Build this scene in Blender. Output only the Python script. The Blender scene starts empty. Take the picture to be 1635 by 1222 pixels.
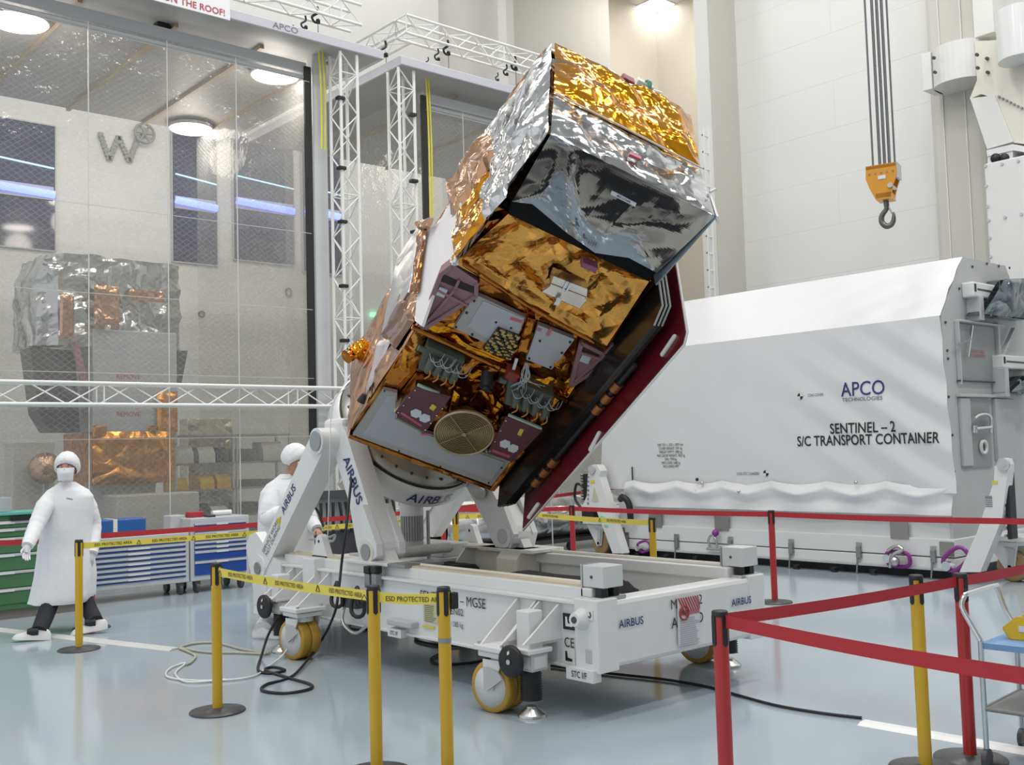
import bpy, math, random
import numpy as np
from mathutils import Vector, Matrix
S = bpy.context.scene
C = S.collection
PI = math.pi
V = Vector
# ------------------------------------------------------------------ camera
F_PX, PITCH, ROLL, YAW, EYE = 1674.4, .0642, -.02817, -.71725, 1.67
Xh = V((math.cos(YAW), -math.sin(YAW), 0)); Yh = V((math.sin(YAW), math.cos(YAW), 0))
def hall(v): return V((v.dot(Xh), v.dot(Yh), v.z))
_F = V((0, math.cos(PITCH), math.sin(PITCH))); _U = V((0, -math.sin(PITCH), math.cos(PITCH))); _X = V((1, 0, 0))
_X2 = math.cos(ROLL)*_X + math.sin(ROLL)*_U; _U2 = -math.sin(ROLL)*_X + math.cos(ROLL)*_U
CF, CX, CU = hall(_F), hall(_X2), hall(_U2)
EYEP = V((0, 0, EYE))
def ray(px, py): return CF*F_PX + CX*(px-817.5) - CU*(py-611)
def at(px, py, ax, val):
    d = ray(px, py); return EYEP + d*((val-EYEP[ax])/d[ax])
def atd(px, py, dep):
    d = ray(px, py); return EYEP + d*(dep/F_PX)
cam = bpy.data.cameras.new('camera'); cam.sensor_width = 36; cam.lens = F_PX/1635*36; cam.clip_end = 200; cam.clip_start = .05
co = bpy.data.objects.new('camera', cam); C.objects.link(co)
m3 = Matrix((CX, CU, -CF)).transposed()
co.matrix_world = Matrix.Translation(EYEP) @ m3.to_4x4()
S.camera = co
S.view_settings.view_transform = 'Standard'; S.view_settings.look = 'None'; S.view_settings.gamma = 1
S.view_settings.use_curve_mapping = False; S.view_settings.exposure = 0.2
S.cycles.use_denoising = True
S.cycles.max_bounces = 8; S.cycles.transparent_max_bounces = 24; S.cycles.sample_clamp_indirect = 6
# ------------------------------------------------------------------ materials
MATS = {}
def mat(name, col, rough=.5, metal=0, bump=0, bscale=40, var=.04, vscale=3, emit=0, coat=0, spec=None):
    if name in MATS: return MATS[name]
    m = bpy.data.materials.new(name); m.use_nodes = True; nt = m.node_tree; N = nt.nodes; L = nt.links
    b = N['Principled BSDF']
    tc = N.new('ShaderNodeTexCoord')
    nz = N.new('ShaderNodeTexNoise'); nz.inputs['Scale'].default_value = vscale; nz.inputs['Detail'].default_value = 4
    L.new(tc.outputs['Object'], nz.inputs['Vector'])
    mx = N.new('ShaderNodeMix'); mx.data_type = 'RGBA'
    a = [max(0, c*(1-var)) for c in col]; d = [min(1, c*(1+var)) for c in col]
    mx.inputs[6].default_value = (*a, 1); mx.inputs[7].default_value = (*d, 1)
    L.new(nz.outputs['Fac'], mx.inputs[0]); L.new(mx.outputs[2], b.inputs['Base Color'])
    b.inputs['Roughness'].default_value = rough; b.inputs['Metallic'].default_value = metal
    if spec is not None: b.inputs['Specular IOR Level'].default_value = spec
    if coat: b.inputs['Coat Weight'].default_value = coat; b.inputs['Coat Roughness'].default_value = .08
    if emit:
        b.inputs['Emission Color'].default_value = (*col, 1); b.inputs['Emission Strength'].default_value = emit
    if bump:
        n2 = N.new('ShaderNodeTexNoise'); n2.inputs['Scale'].default_value = bscale; n2.inputs['Detail'].default_value = 3
        L.new(tc.outputs['Object'], n2.inputs['Vector'])
        bp = N.new('ShaderNodeBump'); bp.inputs['Strength'].default_value = bump; bp.inputs['Distance'].default_value = .02
        L.new(n2.outputs['Fac'], bp.inputs['Height']); L.new(bp.outputs[0], b.inputs['Normal'])
    MATS[name] = m
    return m
def foilmat(name, col, rough=.16, scale=9, strength=.5, metal=1.0, dist=.10):
    """crinkled metallised film: flat facets from warped Voronoi cells"""
    if name in MATS: return MATS[name]
    m = mat(name, col, rough, metal, var=.06, vscale=5); nt = m.node_tree; N = nt.nodes; L = nt.links
    b = N['Principled BSDF']; tc = [n for n in N if n.type == 'TEX_COORD'][0]; last = None
    for sc, st in ((scale*.28, strength*.9), (scale*.8, strength*.35)):
        nz = N.new('ShaderNodeTexNoise'); nz.inputs['Scale'].default_value = sc; nz.inputs['Detail'].default_value = .6; nz.inputs['Distortion'].default_value = .8; L.new(tc.outputs['Object'], nz.inputs['Vector'])
        a = N.new('ShaderNodeMath'); a.operation = 'SUBTRACT'; a.inputs[1].default_value = .5; L.new(nz.outputs['Fac'], a.inputs[0])
        c = N.new('ShaderNodeMath'); c.operation = 'ABSOLUTE'; L.new(a.outputs[0], c.inputs[0])
        bp = N.new('ShaderNodeBump'); bp.inputs['Strength'].default_value = st; bp.inputs['Distance'].default_value = dist*6/sc; L.new(c.outputs[0], bp.inputs['Height'])
        if last: L.new(last, bp.inputs['Normal'])
        last = bp.outputs[0]
    L.new(last, b.inputs['Normal'])
    return m
def filmmat(name, haze, tint, grid=.12, pitch=26, col=(.75, .75, .73)):
    """clear plastic curtain with a woven diagonal thread grid"""
    if name in MATS: return MATS[name]
    m = bpy.data.materials.new(name); m.use_nodes = True; nt = m.node_tree; N = nt.nodes; L = nt.links
    N.clear(); out = N.new('ShaderNodeOutputMaterial')
    tr = N.new('ShaderNodeBsdfTransparent'); tr.inputs[0].default_value = (*tint, 1)
    pr = N.new('ShaderNodeBsdfPrincipled'); pr.inputs['Base Color'].default_value = (*col, 1); pr.inputs['Roughness'].default_value = .45
    gl = N.new('ShaderNodeBsdfGlossy'); gl.inputs['Roughness'].default_value = .09
    tc = N.new('ShaderNodeTexCoord'); sp = N.new('ShaderNodeSeparateXYZ'); L.new(tc.outputs['Object'], sp.inputs[0])
    def mth(op, a, b=None):
        n = N.new('ShaderNodeMath'); n.operation = op
        for i, x in enumerate((a, b)):
            if x is None: continue
            if isinstance(x, (int, float)): n.inputs[i].default_value = x
            else: L.new(x, n.inputs[i])
        return n.outputs[0]
    hx = mth('ADD', sp.outputs[0], sp.outputs[1])
    p = mth('ADD', mth('MULTIPLY', hx, .72), sp.outputs[2]); q = mth('SUBTRACT', mth('MULTIPLY', hx, .72), sp.outputs[2])
    ln = mth('MAXIMUM', mth('GREATER_THAN', mth('SINE', mth('MULTIPLY', p, 2*PI*pitch/2)), .86), mth('GREATER_THAN', mth('SINE', mth('MULTIPLY', q, 2*PI*pitch/2)), .86))
    nz = N.new('ShaderNodeTexNoise'); nz.inputs['Scale'].default_value = 1.3; nz.inputs['Detail'].default_value = 5; L.new(tc.outputs['Object'], nz.inputs['Vector'])
    bp = N.new('ShaderNodeBump'); bp.inputs['Strength'].default_value = .35; bp.inputs['Distance'].default_value = .25
    L.new(nz.outputs['Fac'], bp.inputs['Height']); L.new(bp.outputs[0], pr.inputs['Normal']); L.new(bp.outputs[0], gl.inputs['Normal'])
    fac = mth('ADD', mth('MULTIPLY', ln, grid), haze)
    mx = N.new('ShaderNodeMixShader'); L.new(fac, mx.inputs[0]); L.new(tr.outputs[0], mx.inputs[1]); L.new(pr.outputs[0], mx.inputs[2])
    m2 = N.new('ShaderNodeMixShader'); m2.inputs[0].default_value = .04; L.new(mx.outputs[0], m2.inputs[1]); L.new(gl.outputs[0], m2.inputs[2])
    L.new(m2.outputs[0], out.inputs[0]); MATS[name] = m
    return m
WHITE = mat('white_painted_steel', (.74, .745, .74), .32, coat=.2)
IVORY = mat('ivory_painted_aluminium', (.72, .69, .60), .4)
BLACK = mat('black_rubber', (.012, .012, .014), .5)
DKGREY = mat('dark_grey_plastic', (.06, .06, .065), .45)
GREY = mat('grey_metal_plate', (.30, .31, .31), .35, .6)
LGREY = mat('light_grey_paint', (.50, .51, .52), .42)
STEEL = mat('brushed_steel', (.55, .55, .54), .28, 1)
CHROME = mat('bright_zinc', (.75, .76, .78), .15, 1)
ALU = mat('white_coated_truss', (.78, .78, .76), .4)
NAVY = mat('navy_lettering', (.02, .035, .16), .5)
INK = mat('black_ink', (.012, .012, .014), .5)
REDINK = mat('red_ink', (.42, .03, .05), .5)
YPOST = mat('yellow_post_paint', (.60, .36, .008), .35, coat=.3)
RPOST = mat('red_post_paint', (.42, .018, .018), .35, coat=.3)
YBELT = mat('yellow_belt_webbing', (.80, .66, .10), .6, bump=.2, bscale=300)
RBELT = mat('red_belt_webbing', (.45, .022, .03), .6, bump=.2, bscale=300)
AMBER = mat('amber_polyurethane', (.48, .28, .035), .35)
BLUE = mat('blue_cabinet_paint', (.012, .06, .30), .35)
GREEN = mat('green_cabinet_paint', (.06, .17, .075), .4)
MAUVE = mat('mauve_protective_cover', (.105, .035, .05), .5)
MAUVE2 = mat('mauve_bracket', (.27, .15, .17), .5)
PURPLE = mat('purple_ring_paint', (.25, .03, .24), .35)
GOLD = foilmat('gold_foil', (.72, .31, .018), .12, 6, .5)
GOLDF = foilmat('matt_gold_foil', (.70, .36, .085), .2, 6, .55)
COPPER = foilmat('copper_foil', (.62, .36, .22), .2, 8, .6)
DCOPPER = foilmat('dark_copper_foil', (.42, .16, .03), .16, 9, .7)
SILVER = foilmat('silver_foil', (.70, .71, .73), .12, 7, .6)
DUCTFOIL = foilmat('duct_foil', (.62, .62, .62), .25, 8, .4)
BLKFILM = mat('black_film', (.003, .003, .004), .55, spec=.15)
GOWN = mat('white_gown_cloth', (.78, .79, .81), .8, bump=.25, bscale=14)
SKIN = mat('skin', (.50, .26, .19), .5)
DARKCLOTH = mat('dark_trouser_cloth', (.012, .013, .02), .8)
# ------------------------------------------------------------------ scene helpers
WM = {}
def tag(o, label=None, cat=None, group=None, kind=None):
    if label: o['label'] = label
    if cat: o['category'] = cat
    if group: o['group'] = group
    if kind: o['kind'] = kind
    return o
def thing(name, label, cat, loc, group=None, mtx=None):
    o = bpy.data.objects.new(name, None); C.objects.link(o); o.empty_display_size = .1
    M = mtx if mtx is not None else Matrix.Translation(V(loc))
    o.matrix_world = M; WM[o.name] = M
    return tag(o, label, cat, group)
class MB:
    def __init__(s): s.v = []; s.f = []; s.smooth = []
    def add(s, vs, fs, smooth=False):
        k = len(s.v); s.v += [V(p) for p in vs]; s.f += [[i+k for i in f] for f in fs]; s.smooth += [smooth]*len(fs); return s
    def box(s, x0, x1, y0, y1, z0, z1, M=None):
        vs = [V((x, y, z)) for z in (z0, z1) for y in (y0, y1) for x in (x0, x1)]
        if M is not None: vs = [M @ p for p in vs]
        return s.add(vs, [(0, 2, 3, 1), (4, 5, 7, 6), (0, 1, 5, 4), (2, 6, 7, 3), (0, 4, 6, 2), (1, 3, 7, 5)])
    def bbox(s, x0, x1, y0, y1, z0, z1, b=.01, M=None):
        """box with chamfered edges"""
        X, Y, Z = sorted((x0, x1)), sorted((y0, y1)), sorted((z0, z1)); b = min(b, (X[1]-X[0])*.45, (Y[1]-Y[0])*.45, (Z[1]-Z[0])*.45)
        import bmesh
        bm = bmesh.new(); bmesh.ops.create_cube(bm, size=1)
        for v in bm.verts: v.co = V(((X[0]+X[1])/2+v.co.x*(X[1]-X[0]), (Y[0]+Y[1])/2+v.co.y*(Y[1]-Y[0]), (Z[0]+Z[1])/2+v.co.z*(Z[1]-Z[0])))
        bmesh.ops.bevel(bm, geom=list(bm.edges), offset=b, segments=2, affect='EDGES', profile=.5)
        bm.verts.index_update()
        vs = [v.co.copy() for v in bm.verts]; fs = [[v.index for v in f.verts] for f in bm.faces]; bm.free()
        if M is not None: vs = [M @ p for p in vs]
        return s.add(vs, fs)
    def frame(s, a, b):
        d = (V(b)-V(a)); l = d.length; d = d/l if l else V((0, 0, 1))
        u = d.orthogonal().normalized() if abs(d.z) > .95 else V((0, 0, 1)).cross(d).normalized()
        return d, u, d.cross(u), l
    def cyl(s, a, b, r0, r1=None, n=16, caps=True, smooth=True):
        r1 = r0 if r1 is None else r1; d, u, w, l = s.frame(a, b); a = V(a); b = V(b)
        vs = [p+(u*math.cos(2*PI*i/n)+w*math.sin(2*PI*i/n))*r for p, r in ((a, r0), (b, r1)) for i in range(n)]
        s.add(vs, [(i, (i+1) % n, n+(i+1) % n, n+i) for i in range(n)], smooth)
        if caps: s.add(vs[:n], [list(range(n))[::-1]]); s.add(vs[n:], [list(range(n))])
        return s
    def lathe(s, a, d, prof, n=24, smooth=True):
        """prof: (distance along axis d from a, radius)"""
        a = V(a); d = V(d).normalized(); u = d.orthogonal().normalized(); w = d.cross(u); vs = []
        for h, r in prof: vs += [a+d*h+(u*math.cos(2*PI*i/n)+w*math.sin(2*PI*i/n))*r for i in range(n)]
        fs = [(k*n+i, k*n+(i+1) % n, (k+1)*n+(i+1) % n, (k+1)*n+i) for k in range(len(prof)-1) for i in range(n)]
        s.add(vs, fs, smooth)
        if prof[0][1] > 1e-5: s.add(vs[:n], [list(range(n))[::-1]])
        if prof[-1][1] > 1e-5: s.add(vs[-n:], [list(range(n))])
        return s
    def tube(s, pts, r, n=8, smooth=True, closed=False):
        pts = [V(p) for p in pts]; R = r if isinstance(r, (list, tuple)) else [r]*len(pts); vs = []; u = None
        for i, p in enumerate(pts):
            d = (pts[min(i+1, len(pts)-1)]-pts[max(i-1, 0)]); d = d.normalized() if d.length > 1e-9 else V((0, 0, 1))
            if u is None: u = d.orthogonal().normalized()
            else:
                u = u-d*u.dot(d); u = u.normalized() if u.length > 1e-6 else d.orthogonal().normalized()
            w = d.cross(u); vs += [p+(u*math.cos(2*PI*k/n)+w*math.sin(2*PI*k/n))*R[i] for k in range(n)]
        s.add(vs, [(k*n+i, k*n+(i+1) % n, (k+1)*n+(i+1) % n, (k+1)*n+i) for k in range(len(pts)-1) for i in range(n)], smooth)
        s.add(vs[:n], [list(range(n))[::-1]]); s.add(vs[-n:], [list(range(n))]); return s
    def prism(s, poly, ext):
        """planar polygon (3-D points) pushed along ext"""
        P = [V(p) for p in poly]; n = len(P); e = V(ext); Q = [p+e for p in P]
        return s.add(P+Q, [list(range(n))[::-1], [n+i for i in range(n)]]+[(i, (i+1) % n, n+(i+1) % n, n+i) for i in range(n)])
    def beam(s, a, b, wd, ht, up=(0, 0, 1)):
        a = V(a); b = V(b); d = (b-a).normalized(); x = d.cross(V(up)).normalized(); y = x.cross(d)
        P = [a+x*i*wd/2+y*j*ht/2 for i, j in ((-1, -1), (1, -1), (1, 1), (-1, 1))]
        return s.prism(P, b-a)
    def grid(s, f, nu, nv, smooth=False):
        vs = [f(i/nu, j/nv) for j in range(nv+1) for i in range(nu+1)]
        return s.add(vs, [(j*(nu+1)+i, j*(nu+1)+i+1, (j+1)*(nu+1)+i+1, (j+1)*(nu+1)+i) for j in range(nv) for i in range(nu)], smooth)
    def ball(s, c, rx, ry=None, rz=None, nu=16, nv=10, M=None):
        ry = ry or rx; rz = rz or rx; c = V(c); vs = []
        for j in range(nv+1):
            t = PI*j/nv
            for i in range(nu):
                p = V((rx*math.sin(t)*math.cos(2*PI*i/nu), ry*math.sin(t)*math.sin(2*PI*i/nu), rz*math.cos(t))); vs.append(c+(M @ p if M is not None else p))
        return s.add(vs, [(j*nu+i, (j+1)*nu+i, (j+1)*nu+(i+1) % nu, j*nu+(i+1) % nu) for j in range(nv) for i in range(nu)], True)
    def build(s, name, m, parent=None, local=False, kind=None, label=None):
        me = bpy.data.meshes.new(name); loc = V((0, 0, 0))
        if parent is None and s.v:
            xs = [p.x for p in s.v]; ys = [p.y for p in s.v]; loc = V(((min(xs)+max(xs))/2, (min(ys)+max(ys))/2, min(p.z for p in s.v)))
            vs = [p-loc for p in s.v]; M = Matrix.Translation(loc)
        else:
            M = WM[parent.name] if parent is not None else Matrix()
            vs = s.v if local else [M.inverted() @ p for p in s.v]
        me.from_pydata([tuple(p) for p in vs], [], s.f); me.polygons.foreach_set('use_smooth', s.smooth)
        me.materials.append(m); me.update(); me.validate()
        o = bpy.data.objects.new(name, me); C.objects.link(o)
        if parent is not None: o.parent = parent
        else: o.location = loc
        WM[o.name] = M
        if kind: o['kind'] = kind
        if label: o['label'] = label
        return o
def lettering(text, org, xd, yd, size, m, parent, align='CENTER', name='lettering', local=False, squeeze=1.0, bold=0.0, lift=.002):
    cu = bpy.data.curves.new('text', 'FONT'); cu.body = text; cu.size = size; cu.align_x = align; cu.align_y = 'CENTER'; cu.offset = bold*size; cu.space_line = .95; cu.resolution_u = 3
    tmp = bpy.data.objects.new('text', cu); C.objects.link(tmp)
    dg = bpy.context.evaluated_depsgraph_get(); me0 = bpy.data.meshes.new_from_object(tmp.evaluated_get(dg))
    org = V(org); xd = V(xd).normalized(); yd = V(yd); yd = (yd-xd*yd.dot(xd)).normalized(); nn = xd.cross(yd)
    b = MB(); b.add([org+xd*v.co.x*squeeze+yd*v.co.y+nn*lift for v in me0.vertices], [list(p.vertices) for p in me0.polygons])
    bpy.data.objects.remove(tmp); bpy.data.curves.remove(cu); bpy.data.meshes.remove(me0)
    return b.build(name, m, parent, local=local)
def smoothpath(P, n=8):
    P = [V(p) for p in P]; out = []
    for i in range(len(P)-1):
        p0, p1, p2, p3 = P[max(i-1, 0)], P[i], P[i+1], P[min(i+2, len(P)-1)]
        for k in range(n):
            t = k/n; out.append(.5*((2*p1)+(p2-p0)*t+(2*p0-5*p1+4*p2-p3)*t*t+(3*p1-p0-3*p2+p3)*t**3))
    return out+[P[-1]]
def crumple(seed, K=9, f0=1.3, f1=5.0):
    r = random.Random(seed); W = []
    for i in range(K):
        t = r.uniform(0, PI); f = f0*(f1/f0)**r.random(); W.append((math.cos(t)*f, math.sin(t)*f, r.random(), 1/f, r.uniform(.3, 1), r.uniform(0, 6), r.uniform(1, 4)))
    tot = sum(w[3]*w[4] for w in W)
    def h(x, y):
        s = 0
        for a, b, p, g, k, q, e in W:
            t = a*x+b*y+p+.16*math.sin(e*(x-y)+q); s += g*k*abs((t % 1)-.5)*2
        return s/tot-.5
    return h
def foil_quad(mb, P00, P10, P11, P01, amp=.03, seed=1, dens=34, pin=.35, flip=1, K=9, f0=1.5, f1=6):
    dens = dens*1.9; K = min(K, 10); f0 = f0*.75; f1 = f1*.75; amp = amp*1.35
    """crumpled sheet over four corners; creases are real facets"""
    P00, P10, P11, P01 = map(V, (P00, P10, P11, P01)); nn = (P10-P00).cross(P01-P00).normalized()*flip
    lu = max((P10-P00).length, (P11-P01).length); lv = max((P01-P00).length, (P11-P10).length); h = crumple(seed, K, f0, f1)
    nu = max(4, int(lu*dens)); nv = max(4, int(lv*dens)); r = random.Random(seed)
    def f(u, v):
        e = min(u, 1-u, v, 1-v); k = pin+(1-pin)*min(1, e*8)
        return (P00*(1-u)+P10*u)*(1-v)+(P01*(1-u)+P11*u)*v+nn*(h(u*lu, v*lv)+.5*(1 if pin > .2 else .6))*amp*k
    return mb.grid(f, nu, nv)
def skin(name, nodes, edges, m, parent, sub=2, kind=None):
    """nodes: (point, radius or (rx, ry)); one continuous skinned surface"""
    me = bpy.data.meshes.new(name); M = WM[parent.name].inverted(); me.from_pydata([tuple(M @ V(p)) for p, r in nodes], edges, [])
    o = bpy.data.objects.new(name, me); C.objects.link(o)
    md = o.modifiers.new('skin', 'SKIN'); sv = me.skin_vertices[0].data
    for i, (p, r) in enumerate(nodes): sv[i].radius = r if isinstance(r, tuple) else (r, r)
    sv[0].use_root = True
    md.use_smooth_shade = True
    if sub: o.modifiers.new('sub', 'SUBSURF').levels = sub; o.modifiers['sub'].render_levels = sub
    dg = bpy.context.evaluated_depsgraph_get(); me2 = bpy.data.meshes.new_from_object(o.evaluated_get(dg)); me2.name = name
    o.modifiers.clear(); o.data = me2; bpy.data.meshes.remove(me)
    me2.materials.clear(); me2.materials.append(m)
    for p in me2.polygons: p.use_smooth = True
    o.parent = parent; WM[o.name] = WM[parent.name]
    return o
# ================================================================== SETTING
FLOORM = mat('pale_blue_epoxy_floor', (.375, .44, .485), .12, var=.03, vscale=.6, bump=.012, bscale=1.2, spec=.6)
WALLM = mat('white_wall_panel', (.76, .755, .73), .55, var=.015, vscale=.5)
TANM = mat('cream_wall_paint', (.74, .70, .62), .6, var=.015)
COLM = mat('warm_grey_column_paint', (.56, .545, .50), .5, var=.02)
def seams(m, sx, sz, ax):
    """fine panel joints on a wall material"""
    nt = m.node_tree; N = nt.nodes; L = nt.links; b = N['Principled BSDF']; tc = [n for n in N if n.type == 'TEX_COORD'][0]
    sp = N.new('ShaderNodeSeparateXYZ'); cb = N.new('ShaderNodeCombineXYZ'); L.new(tc.outputs['Object'], sp.inputs[0])
    L.new(sp.outputs[ax], cb.inputs[0]); L.new(sp.outputs[2], cb.inputs[1])
    br = N.new('ShaderNodeTexBrick'); br.offset = .5; br.inputs['Scale'].default_value = 1; br.inputs['Brick Width'].default_value = sx; br.inputs['Row Height'].default_value = sz
    br.inputs['Mortar Size'].default_value = .012; br.inputs['Mortar Smooth'].default_value = .3; L.new(cb.outputs[0], br.inputs['Vector'])
    bp = N.new('ShaderNodeBump'); bp.inputs['Strength'].default_value = .6; bp.inputs['Distance'].default_value = .01; bp.invert = True
    L.new(br.outputs['Fac'], bp.inputs['Height']); L.new(bp.outputs[0], b.inputs['Normal'])
DOORM = mat('white_hangar_panel', (.77, .765, .745), .3, var=.015, vscale=.4); seams(DOORM, 5.2, 1.05, 1)
def struct(name, mb, m): return mb.build(name, m, None, kind='structure')
struct('floor', MB().box(-6, 28, -6, 25, -.1, 0), FLOORM)
CZ = 16.2
struct('ceiling', MB().box(-6, 28, -6, 25, CZ, CZ+.15), mat('ceiling_panel', (.72, .72, .70), .7))
# back wall with its steps and the alcove
struct('wall_back', MB().box(-6, 16.15, 21, 21.3, 0, CZ), WALLM)
x1, x2, x3 = at(795, 30, 1, 21.35).x, at(820, 30, 1, 21).x, at(973, 50, 1, 21.4).x
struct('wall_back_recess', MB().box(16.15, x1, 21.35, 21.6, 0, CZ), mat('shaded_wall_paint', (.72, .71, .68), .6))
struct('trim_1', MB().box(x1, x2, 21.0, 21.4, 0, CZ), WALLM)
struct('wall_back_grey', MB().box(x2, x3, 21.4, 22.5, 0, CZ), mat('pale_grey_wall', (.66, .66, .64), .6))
struct('wall_alcove_back', MB().box(x3, 26.9, 22.5, 22.7, 0, CZ), TANM)
struct('wall_alcove_side', MB().box(26.5, 26.7, 10, 22.5, 0, CZ), TANM)
# right wall, its pillar and column
PY_ = 14.57
xp = at(1138, 200, 1, PY_).x; yp2 = at(1117, 200, 0, xp).y
struct('wall_right', MB().box(20, 20.3, -6, PY_, 0, CZ), DOORM)
struct('trim_2', MB().box(xp, 26.5, PY_, yp2, 0, CZ), COLM)
struct('trim_3', MB().box(xp-.03, xp, PY_+.02, yp2+.02, 0, CZ), WALLM)  # white sheet on the pillar side; its shading is put into the two paints
yc0, yc1 = at(1573, 200, 0, 19.2).y, at(1484, 200, 0, 19.2).y
struct('trim_4', MB().bbox(19.2, 20, yc0, yc1, 0, CZ, .12), COLM)
for k, px in ((5, 1510), (6, 1546)):
    yy = at(px, 250, 0, 19.19).y
    struct('trim_%d' % k, MB().cyl((19.185, yy, 0), (19.185, yy, CZ), .012), WALLM)
struct('wall_front', MB().box(-6, 28, -6.3, -6, 0, CZ), mat('mid_grey_wall', (.30, .30, .30), .7))
# square recessed lamp in the alcove ceiling
p = at(1047, 7, 2, CZ)
t = thing('ceiling_lamp', 'square recessed ceiling lamp glowing above the cream alcove', 'lamp', (p.x, p.y, CZ))
MB().box(p.x-.46, p.x+.46, p.y-.46, p.y+.46, CZ-.03, CZ+.01).build('frame', WHITE, t)
MB().box(p.x-.42, p.x+.42, p.y-.42, p.y+.42, CZ-.045, CZ-.031).build('diffuser', mat('lamp_diffuser', (1, .97, .92), .5, emit=7), t)
# ================================================================== CLEANROOM TENTS
TY, TB, TZ = 13.5, 18.05, 7.66
FILM = filmmat('clear_curtain_film', .17, (.90, .885, .85), col=(.60, .585, .56))
FILM2 = filmmat('clear_side_film', .12, (.92, .91, .88), .14)
ROOFM = mat('grey_roof_lining', (.40, .385, .37), .5, var=.06, bump=.08, bscale=3)
FASCIA = mat('pale_grey_fascia', (.52, .52, .57), .4)
def curtain(mb, a, b, z0, z1, seed, n=60, amp=.03):
    a = V(a); b = V(b); d = (b-a); nn = V((-d.y, d.x, 0)).normalized(); h = crumple(seed, 8, .15, .8)
    def f(u, v): return a+d*u+V((0, 0, z0+(z1-z0)*v))+nn*h(u*d.length, v*(z1-z0))*amp*2
    return mb.grid(f, n, 30, True)
def tent(xa, xb, xpost, xl, label, seed):
    t = thing('cleanroom_tent', label, 'cleanroom tent', ((xa+xb)/2, (TY+TB)/2, 0))
    MB().box(xa, xb, TY-.5, TB, TZ+.02, TZ+.08).build('roof', ROOFM, t)
    f = MB(); f.bbox(xa-.02, xb+.02, TY-.54, TY-.50, TZ, TZ+.14, .01); f.box(xa-.02, xa+.02, TY-.5, TB, TZ, TZ+.14); f.box(xb-.02, xb+.02, TY-.5, TB, TZ, TZ+.14)
    f.build('fascia', FASCIA, t)
    r = MB(); r.box(xl, xpost, TY-.03, TY+.09, TZ-.30, TZ-.14); r.cyl((xl, TY, TZ-.36), (xpost, TY, TZ-.36), .035); r.build('curtain_rail', LGREY, t)
    curtain(MB(), (xl, TY, 0), (xpost, TY, 0), .05, TZ-.3, seed).build('front_curtain', FILM, t)
    for z in (7.21, 4.93, 3.8, 2.79, 1.95): MB().box(xl, xpost, TY-.112, TY-.108, z-.004, z+.004).build('curtain_seam', mat('pale_seam_tape', (.52, .52, .50), .4), t)
    return t
T1 = tent(2.0, at(610, 83, 1, TY-.52).x, 7.85, 3.48, 'left cleanroom tent of clear curtains with a foil wrapped satellite inside', 3)
XE = at(1096, 205, 1, TY-.52).x
T2 = tent(at(641, 100, 1, TY-.52).x, XE, XE-.5, 10.0, 'right cleanroom tent of clear curtains behind the tilted gold satellite', 9)
for x in (4.63, 5.67, 6.67): MB().box(x-.006, x+.006, TY-.12, TY-.11, .05, TZ-.35).build('curtain_weld', mat('white_weld_strip', (.60, .60, .58), .3), T1)
for x in (10.75, 11.6, 12.7, 14.1): MB().box(x-.006, x+.006, TY-.12, TY-.11, .05, TZ-.35).build('curtain_weld', MATS['white_weld_strip'], T2)
for (t, x, sx) in ((T1, 3.47, 1), (T1, 7.86, 1), (T2, 10.0, 1)):
    MB().box(x-.055, x+.055, TY-.06, TY-.02, .02, TZ-.2).build('zip_strip', mat('black_zip_strip', (.018, .018, .02), .5), t)
MB().bbox(7.95, 8.19, TY-.04, TY+.14, 0, TZ+.07, .015).build('corner_post', mat('pale_grey_post', (.60, .61, .62), .4), T1)
MB().bbox(XE-.5, XE-.3, TY-.08, TY+.14, 0, TZ+.07, .015).build('corner_post', MATS['pale_grey_post'], T2)
curtain(MB(), (8.2, TY, 0), (8.2, TB, 0), .05, TZ-.1, 21).build('side_curtain', FILM2, T1)
curtain(MB(), (10.0, TB, 0), (10.0, TY, 0), .05, TZ-.1, 22).build('side_curtain', FILM2, T2)
# strips hanging from the grey overhead girder
for x in (4.6, 5.9, 7.2, 8.3): g = MB(); g.box(x-.03, x+.03, TY+.1, TB, TZ-.03, TZ+.02); g.build('roof_rib', mat('ochre_roof_rib', (.40, .32, .22), .5), T1)
for x in (10.8, 12.4, 14): g = MB(); g.box(x-.03, x+.03, TY+.1, TB, TZ-.03, TZ+.02); g.build('roof_rib', MATS['ochre_roof_rib'], T2)
# writing on the fascia
q = at(456, 43, 1, TY-.542); lettering('APCO', (q.x, TY-.542, TZ+.07), (1, 0, 0), (0, 0, 1), .12, mat('grey_ink', (.16, .16, .2), .5), T1, squeeze=1.25)
sg = thing('warning_sign', 'white warning board with red capitals on the left tent roof edge', 'sign', (5.7, TY-.55, TZ+.1))
q0 = at(365, 24, 1, TY-.56); zt = q0.z-.04
MB().box(2.6, q0.x+.02, TY-.565, TY-.545, zt-.03, zt+.24).build('board', mat('white_board', (.78, .78, .80), .4), sg)
lettering('DO NOT STEP ON THE ROOF!', (q0.x-.05, TY-.567, zt+.045), (1, 0, 0), (0, 0, 1), .125, REDINK, sg, 'RIGHT', bold=.012)
# yellow pull cords
def cord(px0, py0, py1, wd, label):
    a = at(px0, py0, 1, TY-.2); b = at(px0+3, py1, 1, TY-.2); b.x = a.x+.02
    m = MB()
    for s in (0, wd): m.tube(smoothpath([a+V((s, 0, 0)), (a+b)/2+V((s+.02, 0, 0)), b+V((s*.9, 0, 0))]), .013)
    tag(m.build('pull_cord', mat('yellow_cord', (.72, .66, .04), .5)), label, 'cord')
cord(509, 76, 238, .06, 'yellow pull cord hanging against the grey post of the left tent')
cord(680, 117, 345, .05, 'yellow pull cord hanging beside the zip of the right tent')
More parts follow.
